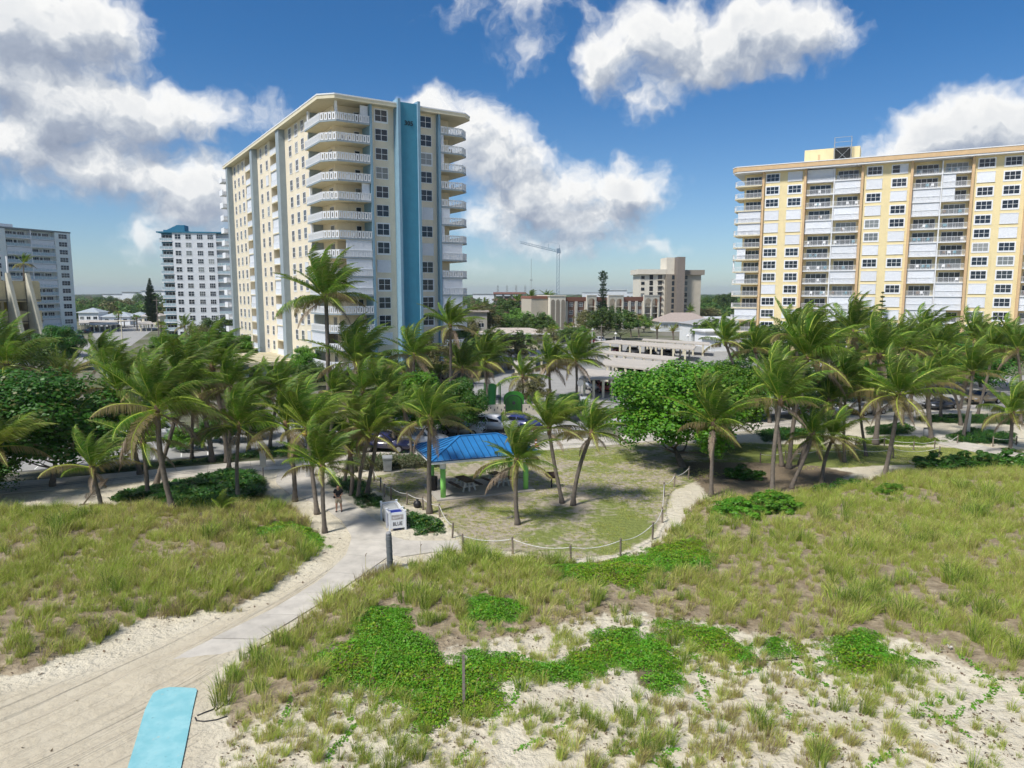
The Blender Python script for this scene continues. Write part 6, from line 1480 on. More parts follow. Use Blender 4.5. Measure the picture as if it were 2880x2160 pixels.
# wheeled bin
def bin_body(t, w, d, h, m_, lidm):
    mb = MB(); mb.v += [(-w*.42, -d*.4, .06), (w*.42, -d*.4, .06), (w*.42, d*.42, .06), (-w*.42, d*.42, .06), (-w/2, -d/2, h), (w/2, -d/2, h), (w/2, d/2, h), (-w/2, d/2, h)]
    mb.f += [(3, 2, 1, 0), (0, 1, 5, 4), (1, 2, 6, 5), (2, 3, 7, 6), (3, 0, 4, 7), (4, 5, 6, 7)]; mb.m += [0]*6; mb.build('bin_body', m_, t)
    MB().box(-w*.53, w*.53, -d*.55, d*.55, h-.09, h-.003).build('rim', m_, t)
    ld = MB(); ld.prism([(-d*.56, 0), (d*.56, 0), (d*.5, .10), (-d*.4, .13)], -w*.53, w*.53); o = ld.build('lid', lidm, t, (0, 0, h)); o.rotation_euler = (R(90), 0, R(90))
    for s_ in (-1, 1): MB().tube([(s_*w*.44, d*.4, .1), (s_*w*.36, d*.4, .1)], .1, 10).build('wheel', BLACKM, t)
    MB().box(-w*.3, w*.3, -d*.47, -d*.43, h*.45, h*.62).build('front_panel', m_, t)
t = thing('wheeled_bin', 'grey wheeled refuse bin in front of the clipped hedge', 'bin', (*G(1090, 1325), 0), R(12)); bin_body(t, .72, .7, 1.12, GREYP, GREYP)
t = thing('trash_can', 'silver round trash can where the path meets the promenade', 'trash can', (*G(869, 1341), 0)); MB().lathe([(.29, 0), (.30, .95)], 18).build('body', mat('fluted_silver', (.40, .39, .37), .6, .4, .2, 8), t); MB().lathe([(.32, .95), (.32, 1.03), (.2, 1.1)], 18).build('rim', GALV, t)
t = thing('trash_can', 'dark barrel trash can by the thick palm on the far right path', 'trash can', (*G(2605, 1234), 0)); MB().lathe([(.3, 0), (.34, .5), (.3, 1.0)], 16).build('body', GREYD, t, smooth=True); MB().lathe([(.31, 1.0), (.28, 1.06)], 16).build('rim', BLACKM, t)

# ------------------------------------------------------------------ recycling stand
fl = Vector(G(1096, 1495)); t = thing('recycling_stand', 'white post frame holding bins, with a sign panel reading BLUE', 'recycling bin', (fl.x, fl.y, 0), R(22))
VINYL = mat('white_vinyl', (.78, .79, .80), .4, .4, .03, 2)
for x_ in (0, .95):
    for y_ in (0, .75, 2.35): p = MB().box(x_-.05, x_+.05, y_-.05, y_+.05, 0, 1.16).build('post', VINYL, t); MB().box(x_-.065, x_+.065, y_-.065, y_+.065, 1.16, 1.21).build('post_cap', VINYL, p)
for y_ in (0, .75, 2.35): MB().box(.05, .9, y_-.03, y_+.03, 1.03, 1.12).build('rail', VINYL, t)
for y0, y1 in ((.05, .7), (.8, 2.3)): MB().box(.92, .98, y0, y1, 1.03, 1.12).build('rail', VINYL, t); MB().box(-.03, .03, y0, y1, 1.03, 1.12).build('rail', VINYL, t) if y0 < .5 else None
MB().box(.925, .975, .8, 2.3, .2, 1.0).build('side_panel', VINYL, t)
sp = MB().box(.05, .9, -.035, .03, .16, 1.03).build('sign_panel', VINYL, t)
MB().box(.12, .83, -.040, -.0355, .68, .98).build('photo_print', mat('faded_print', (.42, .38, .36), .6, .3, .35, 9), sp)
o = put('lettering', text_mesh('BLUE', .27, .002, mat('dark_ink', (.035, .035, .045), .6), .006), sp, (.475, -.0385, .42)); o.rotation_euler = (R(90), 0, 0); o.scale = (.95, 1.15, 1)
o = put('lettering', text_mesh('Recycle', .17, .002, WHITE, .002), sp, (.44, -.0425, .83)); o.rotation_euler = (R(90), R(-4), 0)
bb = thing('wheeled_bin', 'blue recycling bin standing behind the BLUE sign panel', 'bin', tuple(fl.to_3d()+Vector((.475*math.cos(R(22))-.38*math.sin(R(22)), .475*math.sin(R(22))+.38*math.cos(R(22)), 0))), R(22)); BLUEP = mat('blue_plastic', (.012, .03, .26), .45, .4, .06, 2); bin_body(bb, .62, .56, .98, BLUEP, BLUEP)
gb_ = thing('wheeled_bin', 'grey bin inside the back half of the white recycling frame', 'bin', tuple(fl.to_3d()+Vector((.42*math.cos(R(22))-1.5*math.sin(R(22)), .42*math.sin(R(22))+1.5*math.cos(R(22)), 0))), R(112)); bin_body(gb_, 1.2, .78, .98, GREYP, GREYP)

# ------------------------------------------------------------------ bollard, stakes, ropes
t = thing('bollard', 'dark grey ringed bollard on a round pad beside the path', 'bollard', (-6.19, 34.7, .03)); t.rotation_euler = (0, R(-1.5), 0)
BOLL = mat('grey_bollard_paint', (.115, .125, .13), .6, .35, .12, 3, .2, 20)
MB().lathe([(.24, 0), (.24, .03), (.17, .06), (.155, .4), (.15, 1.75), (.14, 1.9)], 20).build('post', BOLL, t, smooth=True)
for z_ in (.5, .95, 1.25, 1.6): MB().lathe([(.15, z_), (.168, z_+.01), (.168, z_+.05), (.15, z_+.06)], 20).build('ring', BOLL, t)
MB().lathe([(.15, 1.88), (.14, 1.95), (.09, 2.02), (.02, 2.04)], 18).build('cap', mat('grey_cap', (.26, .26, .26), .7), t, smooth=True)
POST = mat('grey_timber_post', (.20, .165, .13), .95, .1, .25, 6, .5, 25, objvar=.2); ROPE = mat('white_rope', (.66, .64, .59), .9, .1, .12, 20, .5, 60); STK = mat('grey_stake', (.22, .19, .165), .95, .1, .25, 8, .4, 25)
def rope_fence(pts, label, h=1.0, sag=.22, skip=()):
    t = thing('rope_fence', label, 'fence', (pts[0][0], pts[0][1], 0), 0, 'timber post and rope fences')
    o_ = Vector((pts[0][0], pts[0][1], 0)); tops = []
    for i, p in enumerate(pts):
        b_ = Vector((p[0], p[1], gz(*p)))-o_; ln = Vector((rng.gauss(0, .03), rng.gauss(0, .03), 0)); hh = h*rng.uniform(.93, 1.06)
        MB().tube([b_-Vector((0, 0, .1)), b_+ln+Vector((0, 0, hh-.03)), b_+ln+Vector((0, 0, hh))], [.058, .055, .04], 9).build('post', POST, t); tops.append(b_+ln+Vector((0, 0, hh-.13)))
    for i, (a, c_) in enumerate(zip(tops, tops[1:])):
        if i in skip: continue
        L = (c_-a).length; MB().tube([a.lerp(c_, k/12)-Vector((0, 0, sag*(L/3.2)*4*(k/12)*(1-k/12))) for k in range(13)], .019, 6).build('rope', ROPE, t, smooth=True)
rope_fence([G(*p) for p in ((1304,1552),(1442,1558),(1606,1583),(1745,1565),(1835,1517),(1863,1470),(1868,1397),(1896,1370),(1936,1348))], 'rope fence curving round the seaward side of the picnic lawn')
rope_fence([G(*p) for p in ((1272,1513),(1237,1455),(1190,1434),(1144,1420),(1100,1406),(1081,1398),(1070,1380),(1052,1354),(1009,1345))], 'rope fence between the path bed and the shelter lawn', .95)
rope_fence([G(*p) for p in ((2138,1302),(2210,1295),(2304,1290),(2401,1288),(2512,1288),(2640,1285))], 'rope fence along the right lawn behind the grove', .9)
rope_fence([G(*p) for p in ((2406,1252),(2487,1256),(2569,1266),(2628,1263),(2692,1248))], 'rope fence around the yellow green garden bed', .9)
rope_fence([G(*p) for p in ((2792,1256),(2858,1252),(2920,1240))], 'short rope fence at the right end of the garden', .9)
sx_, sy_ = G(1305, 2003); t = thing('wooden_stake', 'lone grey wooden stake standing in the green vine carpet', 'stake', (sx_, sy_, gz(sx_, sy_))); MB().box(-.045, .045, -.045, .045, -.2, 1.72).build('shaft', STK, t); MB().box(-.047, .047, -.047, .047, 1.72, 1.76).build('weathered_top', POST, t)
for (x, y, h, lb) in [(1037, 1990, 1.6, 'tall pale seed stalk left of the lone stake'), (1098, 1975, .75, 'short green seed stalk in the vine carpet'), (1332, 2020, 1.0, 'thin seed stalk just right of the lone stake'), (1148, 2045, .9, 'thin seed stalk at the lower edge of the vine carpet'), (2540, 1900, .9, 'thin seed stalk at the rightmost vine patch'), (1030, 1640, 1.3, 'dark sea oat stalk leaning over the path edge'), (1180, 1590, 1.0, 'dark sea oat stalk in front of the path spur')]:
    bx, by = G(x, y); t = thing('seed_stalk', lb, 'grass stalk', (bx, by, gz(bx, by)), 0, 'seed stalks'); q = rng.uniform(-.05, .3)
    MB().tube([(0, 0, 0), (q*.3, 0, h*.5), (q, .03, h)], [.010, .009, .006], 5).build('stem', GRASS_S, t); MB().tube([(q, .03, h*.98), (q+.03, .03, h*1.08), (q+.10, .03, h*1.14)], [.008, .022, .004], 5).build('seed_head', GRASS_D, t)
# mat and hose
def mat_material():
    m = bpy.data.materials.new('aqua_beach_mat'); m.use_nodes = True; t = m.node_tree; t.nodes.clear(); b = NB(t); o = b.n('ShaderNodeOutputMaterial'); p = b.n('ShaderNodeBsdfPrincipled'); tc = b.n('ShaderNodeTexCoord'); P = tc.outputs['Object']
    c = b.mix(b.mr(b.noise(P, 1.6, 4, .6), .4, .65, 0, .8), (.20, .46, .50), (.30, .55, .575))
    n_ = b.noise(P, 3.5, 6, .7); c = b.mix(b.mr(n_, .60, .74, 0, .55, True), c, (.52, .46, .36))
    c = b.mix(b.mr(b.noise(P, 9, 2, .5), .70, .74, 0, .7), c, (.10, .22, .24))
    b.put(p.inputs['Base Color'], c); p.inputs['Roughness'].default_value = .85; p.inputs['Specular IOR Level'].default_value = .2
    w = b.n('ShaderNodeTexWave', wave_type='BANDS', bands_direction='X'); w.inputs['Scale'].default_value = 9; b.put(w.inputs['Vector'], P); w2 = b.n('ShaderNodeTexWave', wave_type='BANDS', bands_direction='Y'); w2.inputs['Scale'].default_value = 9; b.put(w2.inputs['Vector'], P)
    bn = b.n('ShaderNodeBump'); bn.inputs['Strength'].default_value = .35; bn.inputs['Distance'].default_value = .02; b.put(bn.inputs['Height'], b.m('ADD', w.outputs['Fac'], b.m('ADD', w2.outputs['Fac'], b.m('MULTIPLY', b.noise(P, 2.0, 3, .6), 3)))); b.put(p.inputs['Normal'], bn.outputs[0]); t.links.new(p.outputs[0], o.inputs[0]); return m
ml = resample([G(*p) for p in ((510,1938.5),(480,1938),(452,1943),(432,1953),(420,1975),(408,2000),(360,2160),(300,2360))], 40); mr_ = resample([G(*p) for p in ((520,1939),(556,1941),(548,1972),(542,2000),(530,2060),(510,2160),(460,2360))], 40)
mb = MB(); NW = 9
for i in range(40):
    for j in range(NW+1):
        x, y = ml[i][0]+(mr_[i][0]-ml[i][0])*j/NW, ml[i][1]+(mr_[i][1]-ml[i][1])*j/NW
        mb.v.append((x, y, gz(x, y)+.045+.008*math.sin(y*2.1+x)*math.sin(x*1.7)))
for i in range(39):
    for j in range(NW): a = i*(NW+1)+j; mb.f.append((a, a+1, a+NW+2, a+NW+1)); mb.m.append(0)
me = mb.mesh('beach_mat', mat_material(), False); bm = bmesh.new(); bm.from_mesh(me); bmesh.ops.recalc_face_normals(bm, faces=bm.faces); bmesh.ops.solidify(bm, geom=list(bm.faces), thickness=.010); bm.to_mesh(me); bm.free()
t = put('beach_mat', me); tag(t, 'pale aqua access mat with one rounded corner lying on the sand', 'mat')
def hose(pts, lb, r=.022):
    w = [Vector((*G(*p), 0)) for p in pts]; o_ = w[0].copy(); q = [v-o_+Vector((0, 0, gz(v.x, v.y)+.02)) for v in w]
    t = MB().tube(q, r, 6).build('irrigation_hose', BLACKM, None, tuple(o_), smooth=True); tag(t, lb, 'hose')
hose([(549,2020),(553,2029),(575,2031),(610,2027),(640,2020)], 'black hose end curling out of the dune grass by the mat'); hose([(555,2015),(580,2005),(600,1998),(606,1990),(612,1994),(606,2002),(640,1980),(660,1962)], 'looped black hose rising into the grass beside the mat')
hose([(2110,1874),(2160,1873),(2210,1868),(2258,1863)], 'straight black hose lying between the green vine patches', .03); hose([(690,1845),(730,1822),(800,1788),(850,1752),(880,1736)], 'thin black hose along the right edge of the concrete path', .02)
bag = thing('trash_bag', 'tied black bag standing between two rope posts', 'bag', (*G(1174, 1427), 0)); MB().lathe([(.16, 0), (.25, .08), (.27, .25), (.20, .40), (.07, .47), (.10, .55), (.02, .57)], 14).build('bag_body', BLACKM, bag, smooth=True); MB().lathe([(.075, .455), (.08, .47), (.075, .485)], 12).build('tie', DARK, bag)
t = thing('barbecue_grill', 'dark pedestal barbecue grill on the lawn right of the shelter', 'grill', (*G(1551, 1371), 0), R(14)); MB().tube([(0, 0, -.1), (0, 0, .72)], .06, 10).build('pedestal', BLACKM, t); IRON = mat('rusty_iron', (.075, .05, .04), .85, .3, .3, 8, .4, 30)
mb = MB(); mb.v += [(-.2, -.14, .70), (.2, -.14, .70), (.2, .14, .70), (-.2, .14, .70), (-.42, -.30, .90), (.42, -.30, .90), (.42, .30, .90), (-.42, .30, .90)]; mb.f += [(3, 2, 1, 0), (0, 1, 5, 4), (1, 2, 6, 5), (2, 3, 7, 6), (3, 0, 4, 7)]; mb.m += [0]*5; mb.build('fire_bowl', IRON, t)
mb = MB(); mb.box(-.42, .42, .28, .30, .9, 1.1); mb.box(-.42, -.40, -.3, .28, .9, 1.08); mb.box(.40, .42, -.3, .28, .9, 1.08); mb.box(-.42, .42, -.30, -.28, .9, .98); mb.build('fire_box', IRON, t)
mb = MB(); [mb.bar((-.39+k*.065, -.28, 1.0), (-.39+k*.065, .28, 1.0), .02, .02) for k in range(13)]; mb.build('grate', IRON, t)
# signs
SIGNG = mat('sign_grey', (.36, .37, .37), .5, .4, .08, 3, metal=.3)
t = thing('park_sign', 'narrow grey park sign on a dark post left of the path', 'sign', (*G(741, 1349), 0), R(62)); MB().box(-.03, .03, -.03, .03, 0, 2.35).build('post', STK, t); MB().box(-.30, .30, -.05, -.033, .95, 2.25).build('plate', SIGNG, t)
q = G(1631, 1150); t = thing('stop_sign', 'octagonal sign seen from its grey back in front of the carports', 'sign', (q[0], q[1], 0), R(5)); MB().tube([(0, 0, 0), (0, 0, 3.6)], .045, 8).build('post', GALV, t)
mb = MB(); mb.prism([(.42*math.cos(a+R(22.5)), .42*math.sin(a+R(22.5))) for a in np.arange(8)*math.pi/4], 0, .02); o = mb.build('plate', SIGNG, t, (0, -.05, 3.2)); o.rotation_euler = (R(90), 0, 0)
t = thing('notice_board', 'small white notice on two posts below the octagonal sign', 'sign', (q[0]+.2, q[1]-4.0, 0), R(5)); MB().box(-.55, .55, -.04, 0, .8, 2.1).build('board', WHITE, t); [MB().box(x_-.05, x_+.05, 0, .08, 0, 2.15).build('post', CREAM2, t) for x_ in (-.5, .5)]
for x_ in (-.28, .05, .3): MB().box(x_-.09, x_+.09, -.046, -.041, 1.05, 1.8).build('dark_print', LINEDARK, t)
q = G(1508, 1256); t = thing('traffic_cone', 'small orange traffic cone on the pavement behind the lawn palms', 'cone', (q[0], q[1], .04)); ORG = mat('cone_orange', (.80, .12, .03), .5); MB().box(-.2, .2, -.2, .2, 0, .04).build('base', ORG, t); MB().lathe([(.14, .04), (.03, .72)], 12).build('cone', ORG, t); MB().lathe([(.105, .32), (.08, .46)], 12).build('band', WHITE, t)
q = G(2720, 1222); t = thing('garden_post', 'pale grey square post beside the leaning palm of the right garden', 'post', (q[0], q[1], 0)); MB().box(-.17, .17, -.17, .17, 0, 2.3).build('shaft', GALV, t); MB().box(-.2, .2, -.2, .2, 2.3, 2.38).build('cap', SIGNG, t)

# ------------------------------------------------------------------ playground
q = Vector(G(1445, 1168)); GREENP = mat('green_plastic', (.05, .26, .03), .45, .4, .06, 2); WALLC = mat('cream_wall', (.52, .47, .38), .9, .2, .08, 1)
pr = R(8)
for x0, x1, lb in ((-4.3, -1.0, 'cream garden wall left of the black gate'), (1.0, 10.5, 'cream garden wall with rows of small slots right of the black gate')):
    t = thing('garden_wall', lb, 'wall', (q.x, q.y, 0), pr); MB().box(x0, x1, 0, .25, 0, 1.25).build('wall', WALLC, t)
    for i in range(int((x1-x0)/.8)):
        for r_ in range(2): MB().box(x0+.4+i*.8+r_*.35, x0+.52+i*.8+r_*.35, -.012, -.002, .55+r_*.25, .8+r_*.25).build('slot', LINEDARK, t)
t = thing('playground_gate', 'black arched iron gate with a round emblem', 'gate', (q.x, q.y, 0), pr)
mb = MB(); [mb.bar((x_, 0, .08), (x_, 0, 1.55+.75*math.sqrt(max(0, 1-(x_/.95)**2))), .035, .035) for x_ in np.arange(-.9, .95, .15)]; mb.build('bars', BLACKM, t)
mb = MB(); mb.tube([(.95*math.cos(a), 0, 1.5+.85*math.sin(a)) for a in np.linspace(0, math.pi, 16)], .045, 6); mb.bar((-.95, 0, 0), (-.95, 0, 1.55), .07, .07); mb.bar((.95, 0, 0), (.95, 0, 1.55), .07, .07); mb.bar((-.95, 0, .6), (.95, 0, .6), .05, .05); mb.build('frame', BLACKM, t)
mb = MB(); mb.prism([(.2*math.cos(a), .2*math.sin(a)) for a in np.linspace(0, 6.283, 19)[:-1]], 0, .05); o = mb.build('emblem', BLACKM, t, (0, -.03, 1.45)); o.rotation_euler = (R(90), 0, 0)
t = thing('play_structure', 'bright green play structure with curved panels behind the garden wall', 'playground', (q.x, q.y+2.5, 0), pr)
for x0, x1, h in ((-4.4, -3.2, 2.2), (-1.2, 1.2, 2.5), (1.6, 2.1, 1.9)):
    mb = MB(); mb.prism([(x0, 0), (x1, 0)]+[((x0+x1)/2+(x1-x0)/2*math.cos(a), h*.7+h*.3*math.sin(a)) for a in np.linspace(0, math.pi, 9)], 0, .12); o = mb.build('panel', GREENP, t); o.rotation_euler = (R(90), 0, 0)
mb = MB(); mb.tube([(-2.4, 1.2, 3.0), (-2.6, .2, 2.0), (-2.8, -.9, .8), (-2.9, -1.8, .3)], .5, 10); mb.build('slide', GREENP, t, smooth=True); MB().box(-3.4, -1.4, .6, 2.2, 1.6, 1.75).build('deck', GREYD, t); [MB().tube([(x_, y_, 0), (x_, y_, 3.3)], .06, 6).build('post', GREENP, t) for x_ in (-3.3, -1.5) for y_ in (.7, 2.1)]

# ------------------------------------------------------------------ lamp posts and poles
def lamp(px_, pyb, pyt, lb, D=None):
    x, y = G(px_, pyb); h = AT(px_, pyt, y)[2]; t = thing('lamp_post', lb, 'street lamp', (x, y, 0), 0, 'car park lamp posts'); PL = mat('pale_lamp_paint', (.62, .62, .60), .5)
    MB().tube([(0, 0, 0), (0, 0, .5), (0, 0, h-.6)], [.17, .10, .07], 8).build('pole', PL, t); MB().lathe([(.08, h-.65), (.28, h-.45), (.50, h-.42), (.12, h-.02), (.03, h+.15)], 12).build('lamp_head', PL, t)
lamp(1665, 975, 922, 'pale lamp post in front of the middle car park trees'); lamp(1430, 965, 925, 'pale lamp post left of the squat sabal palm'); lamp(1411, 975, 938, 'shorter pale lamp post at the left car park edge'); lamp(1731, 965, 935, 'small lamp post among the parked cars'); lamp(1934, 985, 940, 'lamp post behind the far carport roofs'); lamp(543, 975, 945, 'small pale lamp post before the blue and white tower')
def pole(px_, pyb, pyt, lb, m_=None):
    x, y = G(px_, pyb); h = AT(px_, pyt, y)[2]; t = thing('utility_pole', lb, 'pole', (x, y, 0), 0, 'utility poles'); MB().tube([(0, 0, 0), (0, 0, h)], [.16, .11], 8).build('shaft', m_ or STK, t); MB().box(-1.0, 1.0, -.06, .06, h-.7, h-.55).build('cross_arm', m_ or STK, t)
pole(1387, 930, 875, 'utility pole right of the olive tree'); pole(1691, 965, 912, 'grey pole among the car park trees'); pole(1966, 888, 848, 'white utility pole with cross arm near the yellow tower', WHITE); pole(448, 968, 838, 'utility pole behind the thick pale trunk'); pole(345, 975, 895, 'leaning pale pole with a small box', CREAM2); pole(408, 905, 850, 'thin utility pole above the left roofs')

# ------------------------------------------------------------------ cars
TYRE = mat('tyre_rubber', (.02, .02, .02), .9); RIM = mat('alloy_rim', (.45, .45, .46), .35, .5, .05, metal=.8); CGL = mat('car_glass', (.012, .014, .018), .05, .6); HEADL = mat('headlight_lens', (.55, .57, .60), .15, .6); TAILL = mat('tail_light', (.35, .01, .01), .25, .5); PLATE_ = mat('number_plate', (.6, .6, .6), .5)
PROF = {'sedan': dict(L=4.6, W=1.8, body=[(-2.3,.32),(-2.3,.78),(-2.15,.90),(-1.5,.96),(.9,.97),(2.0,.86),(2.28,.70),(2.3,.32)], cab=[(-1.6,.95),(-1.05,1.40),(.15,1.43),(1.0,.96)]),
        'suv': dict(L=4.6, W=1.88, body=[(-2.3,.40),(-2.3,.95),(-2.2,1.05),(.9,1.08),(2.05,1.0),(2.28,.82),(2.3,.40)], cab=[(-2.2,1.05),(-1.95,1.64),(.1,1.68),(.95,1.07)]),
        'van': dict(L=5.0, W=1.95, body=[(-2.5,.40),(-2.5,1.05),(-2.4,1.12),(1.4,1.12),(2.2,1.02),(2.48,.8),(2.5,.40)], cab=[(-2.42,1.11),(-2.35,1.90),(.7,1.92),(1.55,1.11)])}
_car = {}
def car_parts(kind, paint):
    if (kind, paint.name) in _car: return _car[(kind, paint.name)]
    P_ = PROF[kind]; W = P_['W']; out = []
    def loft(prof, ws, nm, m_):
        mb = MB(); n_ = len(prof)
        for s_, k in ((-1, 0), (1, 1)): mb.v += [(x, s_*ws[i], z) for i, (x, z) in enumerate(prof)]
        mb.f += [tuple(range(n_)), tuple(range(2*n_-1, n_-1, -1))]+[(i, n_+i, n_+(i+1) % n_, (i+1) % n_) for i in range(n_)]; mb.m += [0]*len(mb.f)
        me = mb.mesh(nm, m_); bm = bmesh.new(); bm.from_mesh(me); bmesh.ops.recalc_face_normals(bm, faces=bm.faces); bmesh.ops.bevel(bm, geom=[e for e in bm.edges], offset=.055, segments=2, affect='EDGES', clamp_overlap=True); bm.to_mesh(me); bm.free(); me.polygons.foreach_set('use_smooth', [True]*len(me.polygons)); return me
    b_ = P_['body']; out.append(('body', loft(b_, [W/2]*len(b_), 'body', paint)))
    c_ = P_['cab']; out.append(('cabin', loft(c_, [W/2-.06, W/2-.2, W/2-.2, W/2-.06], 'cabin', paint)))
    zb, zt = c_[0][1]+.07, c_[1][1]-.10
    def lerpx(a, b__, z): return a[0]+(b__[0]-a[0])*(z-a[1])/(b__[1]-a[1])
    def wy(z): return W/2-.06-.14*(z-c_[0][1])/(c_[1][1]-c_[0][1])+.006
    xr0, xr1, xf0, xf1 = lerpx(c_[0], c_[1], zb), lerpx(c_[0], c_[1], zt), lerpx(c_[3], c_[2], zb), lerpx(c_[3], c_[2], zt)
    for s_ in (-1, 1):
        for a0_, a1_ in ((.05, .48), (.53, .93)):
            mb = MB(); mb.quad((xr0+(xf0-xr0)*a0_, s_*wy(zb), zb), (xr0+(xf0-xr0)*a1_, s_*wy(zb), zb), (xr1+(xf1-xr1)*a1_, s_*wy(zt), zt), (xr1+(xf1-xr1)*a0_, s_*wy(zt), zt)); out.append(('side_window', mb.mesh('side_window', CGL)))
    for e0_, e1_, off in (((xf0, zb), (xf1, zt), .02), ((xr0, zb), (xr1, zt), -.02)):
        mb = MB(); mb.quad((e0_[0]+off, -W/2+.17, zb), (e0_[0]+off, W/2-.17, zb), (e1_[0]+off, W/2-.27, zt), (e1_[0]+off, -W/2+.27, zt)); out.append(('windscreen', mb.mesh('windscreen', CGL)))
    hl = P_['L']/2; zl = .68 if kind == 'sedan' else .80
    for s_ in (-1, 1):
        out.append(('headlight', MB().box(hl-.10, hl+.006, s_*(W/2-.25)-.17, s_*(W/2-.25)+.17, zl-.06, zl+.07).mesh('headlight', HEADL))); out.append(('tail_light', MB().box(-hl-.006, -hl+.05, s_*(W/2-.2)-.13, s_*(W/2-.2)+.13, zl-.02, zl+.14).mesh('tail_light', TAILL)))
        out.append(('mirror', MB().box(.62, .78, s_*(W/2+.09)-.09, s_*(W/2+.09)+.09, zb-.05, zb+.10).mesh('mirror', paint)))
    out.append(('grille', MB().box(hl-.04, hl+.008, -.5, .5, .42, .62).mesh('grille', DARK))); out.append(('number_plate', MB().box(-hl-.009, -hl+.02, -.26, .26, .52, .64).mesh('number_plate', PLATE_)))
    wr = .33 if kind == 'sedan' else .37; _car[(kind, paint.name)] = (out, wr, W, MB().tube([(0, -.11, 0), (0, .11, 0)], wr, 18).mesh('wheel', TYRE), MB().lathe([(.0, -.125), (wr*.62, -.12), (wr*.62, .12), (0, .125)], 10).mesh('rim', RIM))
    return _car[(kind, paint.name)]
def car(kind, pos, rz, colr, label, group='parked cars'):
    nm = 'car_paint_%02d%02d%02d' % tuple(int(c_*99) for c_ in colr); paint = mat(nm, colr, .3, .5, .02, 1, coat=.8)
    out, wr, W, wm, rm = car_parts(kind, paint); t = thing('parked_car', label, 'car', (pos[0], pos[1], .03), rz, group)
    for n_, me_ in out: put(n_, me_, t)
    hl = PROF[kind]['L']/2
    for x_ in (-hl+.85, hl-.88):
        for s_ in (-1, 1):
            w = put('wheel', wm, t, (x_, s_*(W/2-.08), wr)); r_ = put('rim', rm, w); r_.rotation_euler = (R(90), 0, 0)
    return t
car('suv', G(1090, 1268), R(-12), (.022, .025, .085), 'dark blue car facing right behind the palm cluster'); car('van', G(1180, 1256), R(-14), (.68, .68, .70), 'white van between the dark blue car and the shelter roof')
car('sedan', G(1300, 1222), R(-15), (.55, .56, .58), 'silver car behind the left slope of the blue roof'); car('suv', G(1395, 1213), R(-18), (.62, .62, .63), 'white car behind the middle of the blue roof'); car('sedan', G(1466, 1205), R(-14), (.02, .03, .13), 'blue car behind the lawn palm')
car('sedan', G(2645, 1150), R(205), (.03, .032, .038), 'black sedan at the kerb on the right'); car('suv', G(2765, 1135), R(200), (.38, .28, .15), 'gold car parked behind the black sedan on the right')
car('sedan', G(640, 1222), R(25), (.06, .22, .17), 'green car half hidden by the left palm trunks'); car('van', G(445, 1236), R(24), (.60, .60, .61), 'pale van seen under the tall left palm'); car('sedan', G(300, 1240), R(24), (.55, .55, .56), 'light car seen between the left sea grape and the tall palm'); car('suv', G(2300, 1172), R(24), (.60, .60, .60), 'white car glimpsed through the right grove'); car('suv', G(1780, 1195), R(20), (.50, .50, .52), 'silver car under the sea grape branches'); car('sedan', G(2440, 1165), R(203), (.50, .48, .44), 'beige car glimpsed behind the thick garden palm')
car('suv', G(218, 958), R(150), (.03, .10, .10), 'dark teal car at the foot of the left tower'); car('sedan', G(243, 937), R(95), (.02, .02, .025), 'black car on the left side street'); car('sedan', G(262, 930), R(95), (.06, .06, .065), 'dark grey car behind the black one on the left side street'); car('sedan', G(325, 921), R(180), (.55, .56, .58), 'silver car beneath the left street carport'); car('sedan', G(290, 968), R(120), (.6, .6, .6), 'white car at the corner of the left side street')
cols_ = [((.03, .03, .035), 'black'), ((.45, .46, .47), 'silver'), ((.25, .02, .02), 'dark red'), ((.62, .62, .63), 'white'), ((.05, .06, .09), 'navy'), ((.12, .12, .12), 'grey')]
spots = [(1180,1300,'under the nearest carport'), (1110,1290,'left side of the nearest carport'), (1500,1185,'right of the nearest carport post'), (1330,1165,'under the broad middle carport'), (1430,1175,'middle bay of the broad carport'), (1560,1190,'right bay of the broad carport'), (1280,990,'under the second long carport, left end'), (1420,1000,'under the second long carport, middle'), (1560,1012,'under the second long carport, right of middle'), (1690,1022,'under the second long carport, right end'), (850,905,'on the car park beside the far lamp post'), (930,905,'in the far car park row, second from the left'), (1080,912,'dark row behind the tall lamp post'), (1160,905,'far car park row beside the grey pole'), (1290,900,'right end of the far car park row'), (560,1090,'under the left carport')]
for i, (x, y, w) in enumerate(spots):
    c_, cn = cols_[(i*5+2) % 6]; gx_, gy_ = G(1280+x*.3526, 640+y*.3526+4); car(['sedan', 'suv'][i % 2], (gx_, gy_), R(-80+rng.uniform(-6, 6)), c_, f'{cn} car {w}', 'cars of the car park')

# ------------------------------------------------------------------ the person on the path
def skin_body(name, verts, edges, rad, m_, parent, sub=2):
    me = bpy.data.meshes.new(name); me.from_pydata(verts, edges, []); o = bpy.data.objects.new(name, me); COL.objects.link(o)
    sm = o.modifiers.new('skin', 'SKIN'); sm.use_smooth_shade = True
    for i, r_ in enumerate(rad): v = me.skin_vertices[0].data[i]; v.radius = r_ if hasattr(r_, '__len__') else (r_, r_); v.use_root = (i == 0)
    o.modifiers.new('sub', 'SUBSURF').levels = sub; o.modifiers['sub'].render_levels = sub
    dg = bpy.context.evaluated_depsgraph_get(); nm_ = bpy.data.meshes.new_from_object(o.evaluated_get(dg)); bpy.data.objects.remove(o); nm_.materials.clear(); nm_.materials.append(m_); nm_.polygons.foreach_set('use_smooth', [True]*len(nm_.polygons))
    return put(name, nm_, parent)
SKINM = mat('skin', (.42, .24, .16), .6, .3, .05, 8); BLKC = mat('black_cotton', (.018, .018, .02), .9, .1, .2, 10); KHAKI = mat('khaki_cotton', (.40, .34, .25), .9, .1, .1, 10); HAIR = mat('brown_hair', (.06, .04, .03), .8)
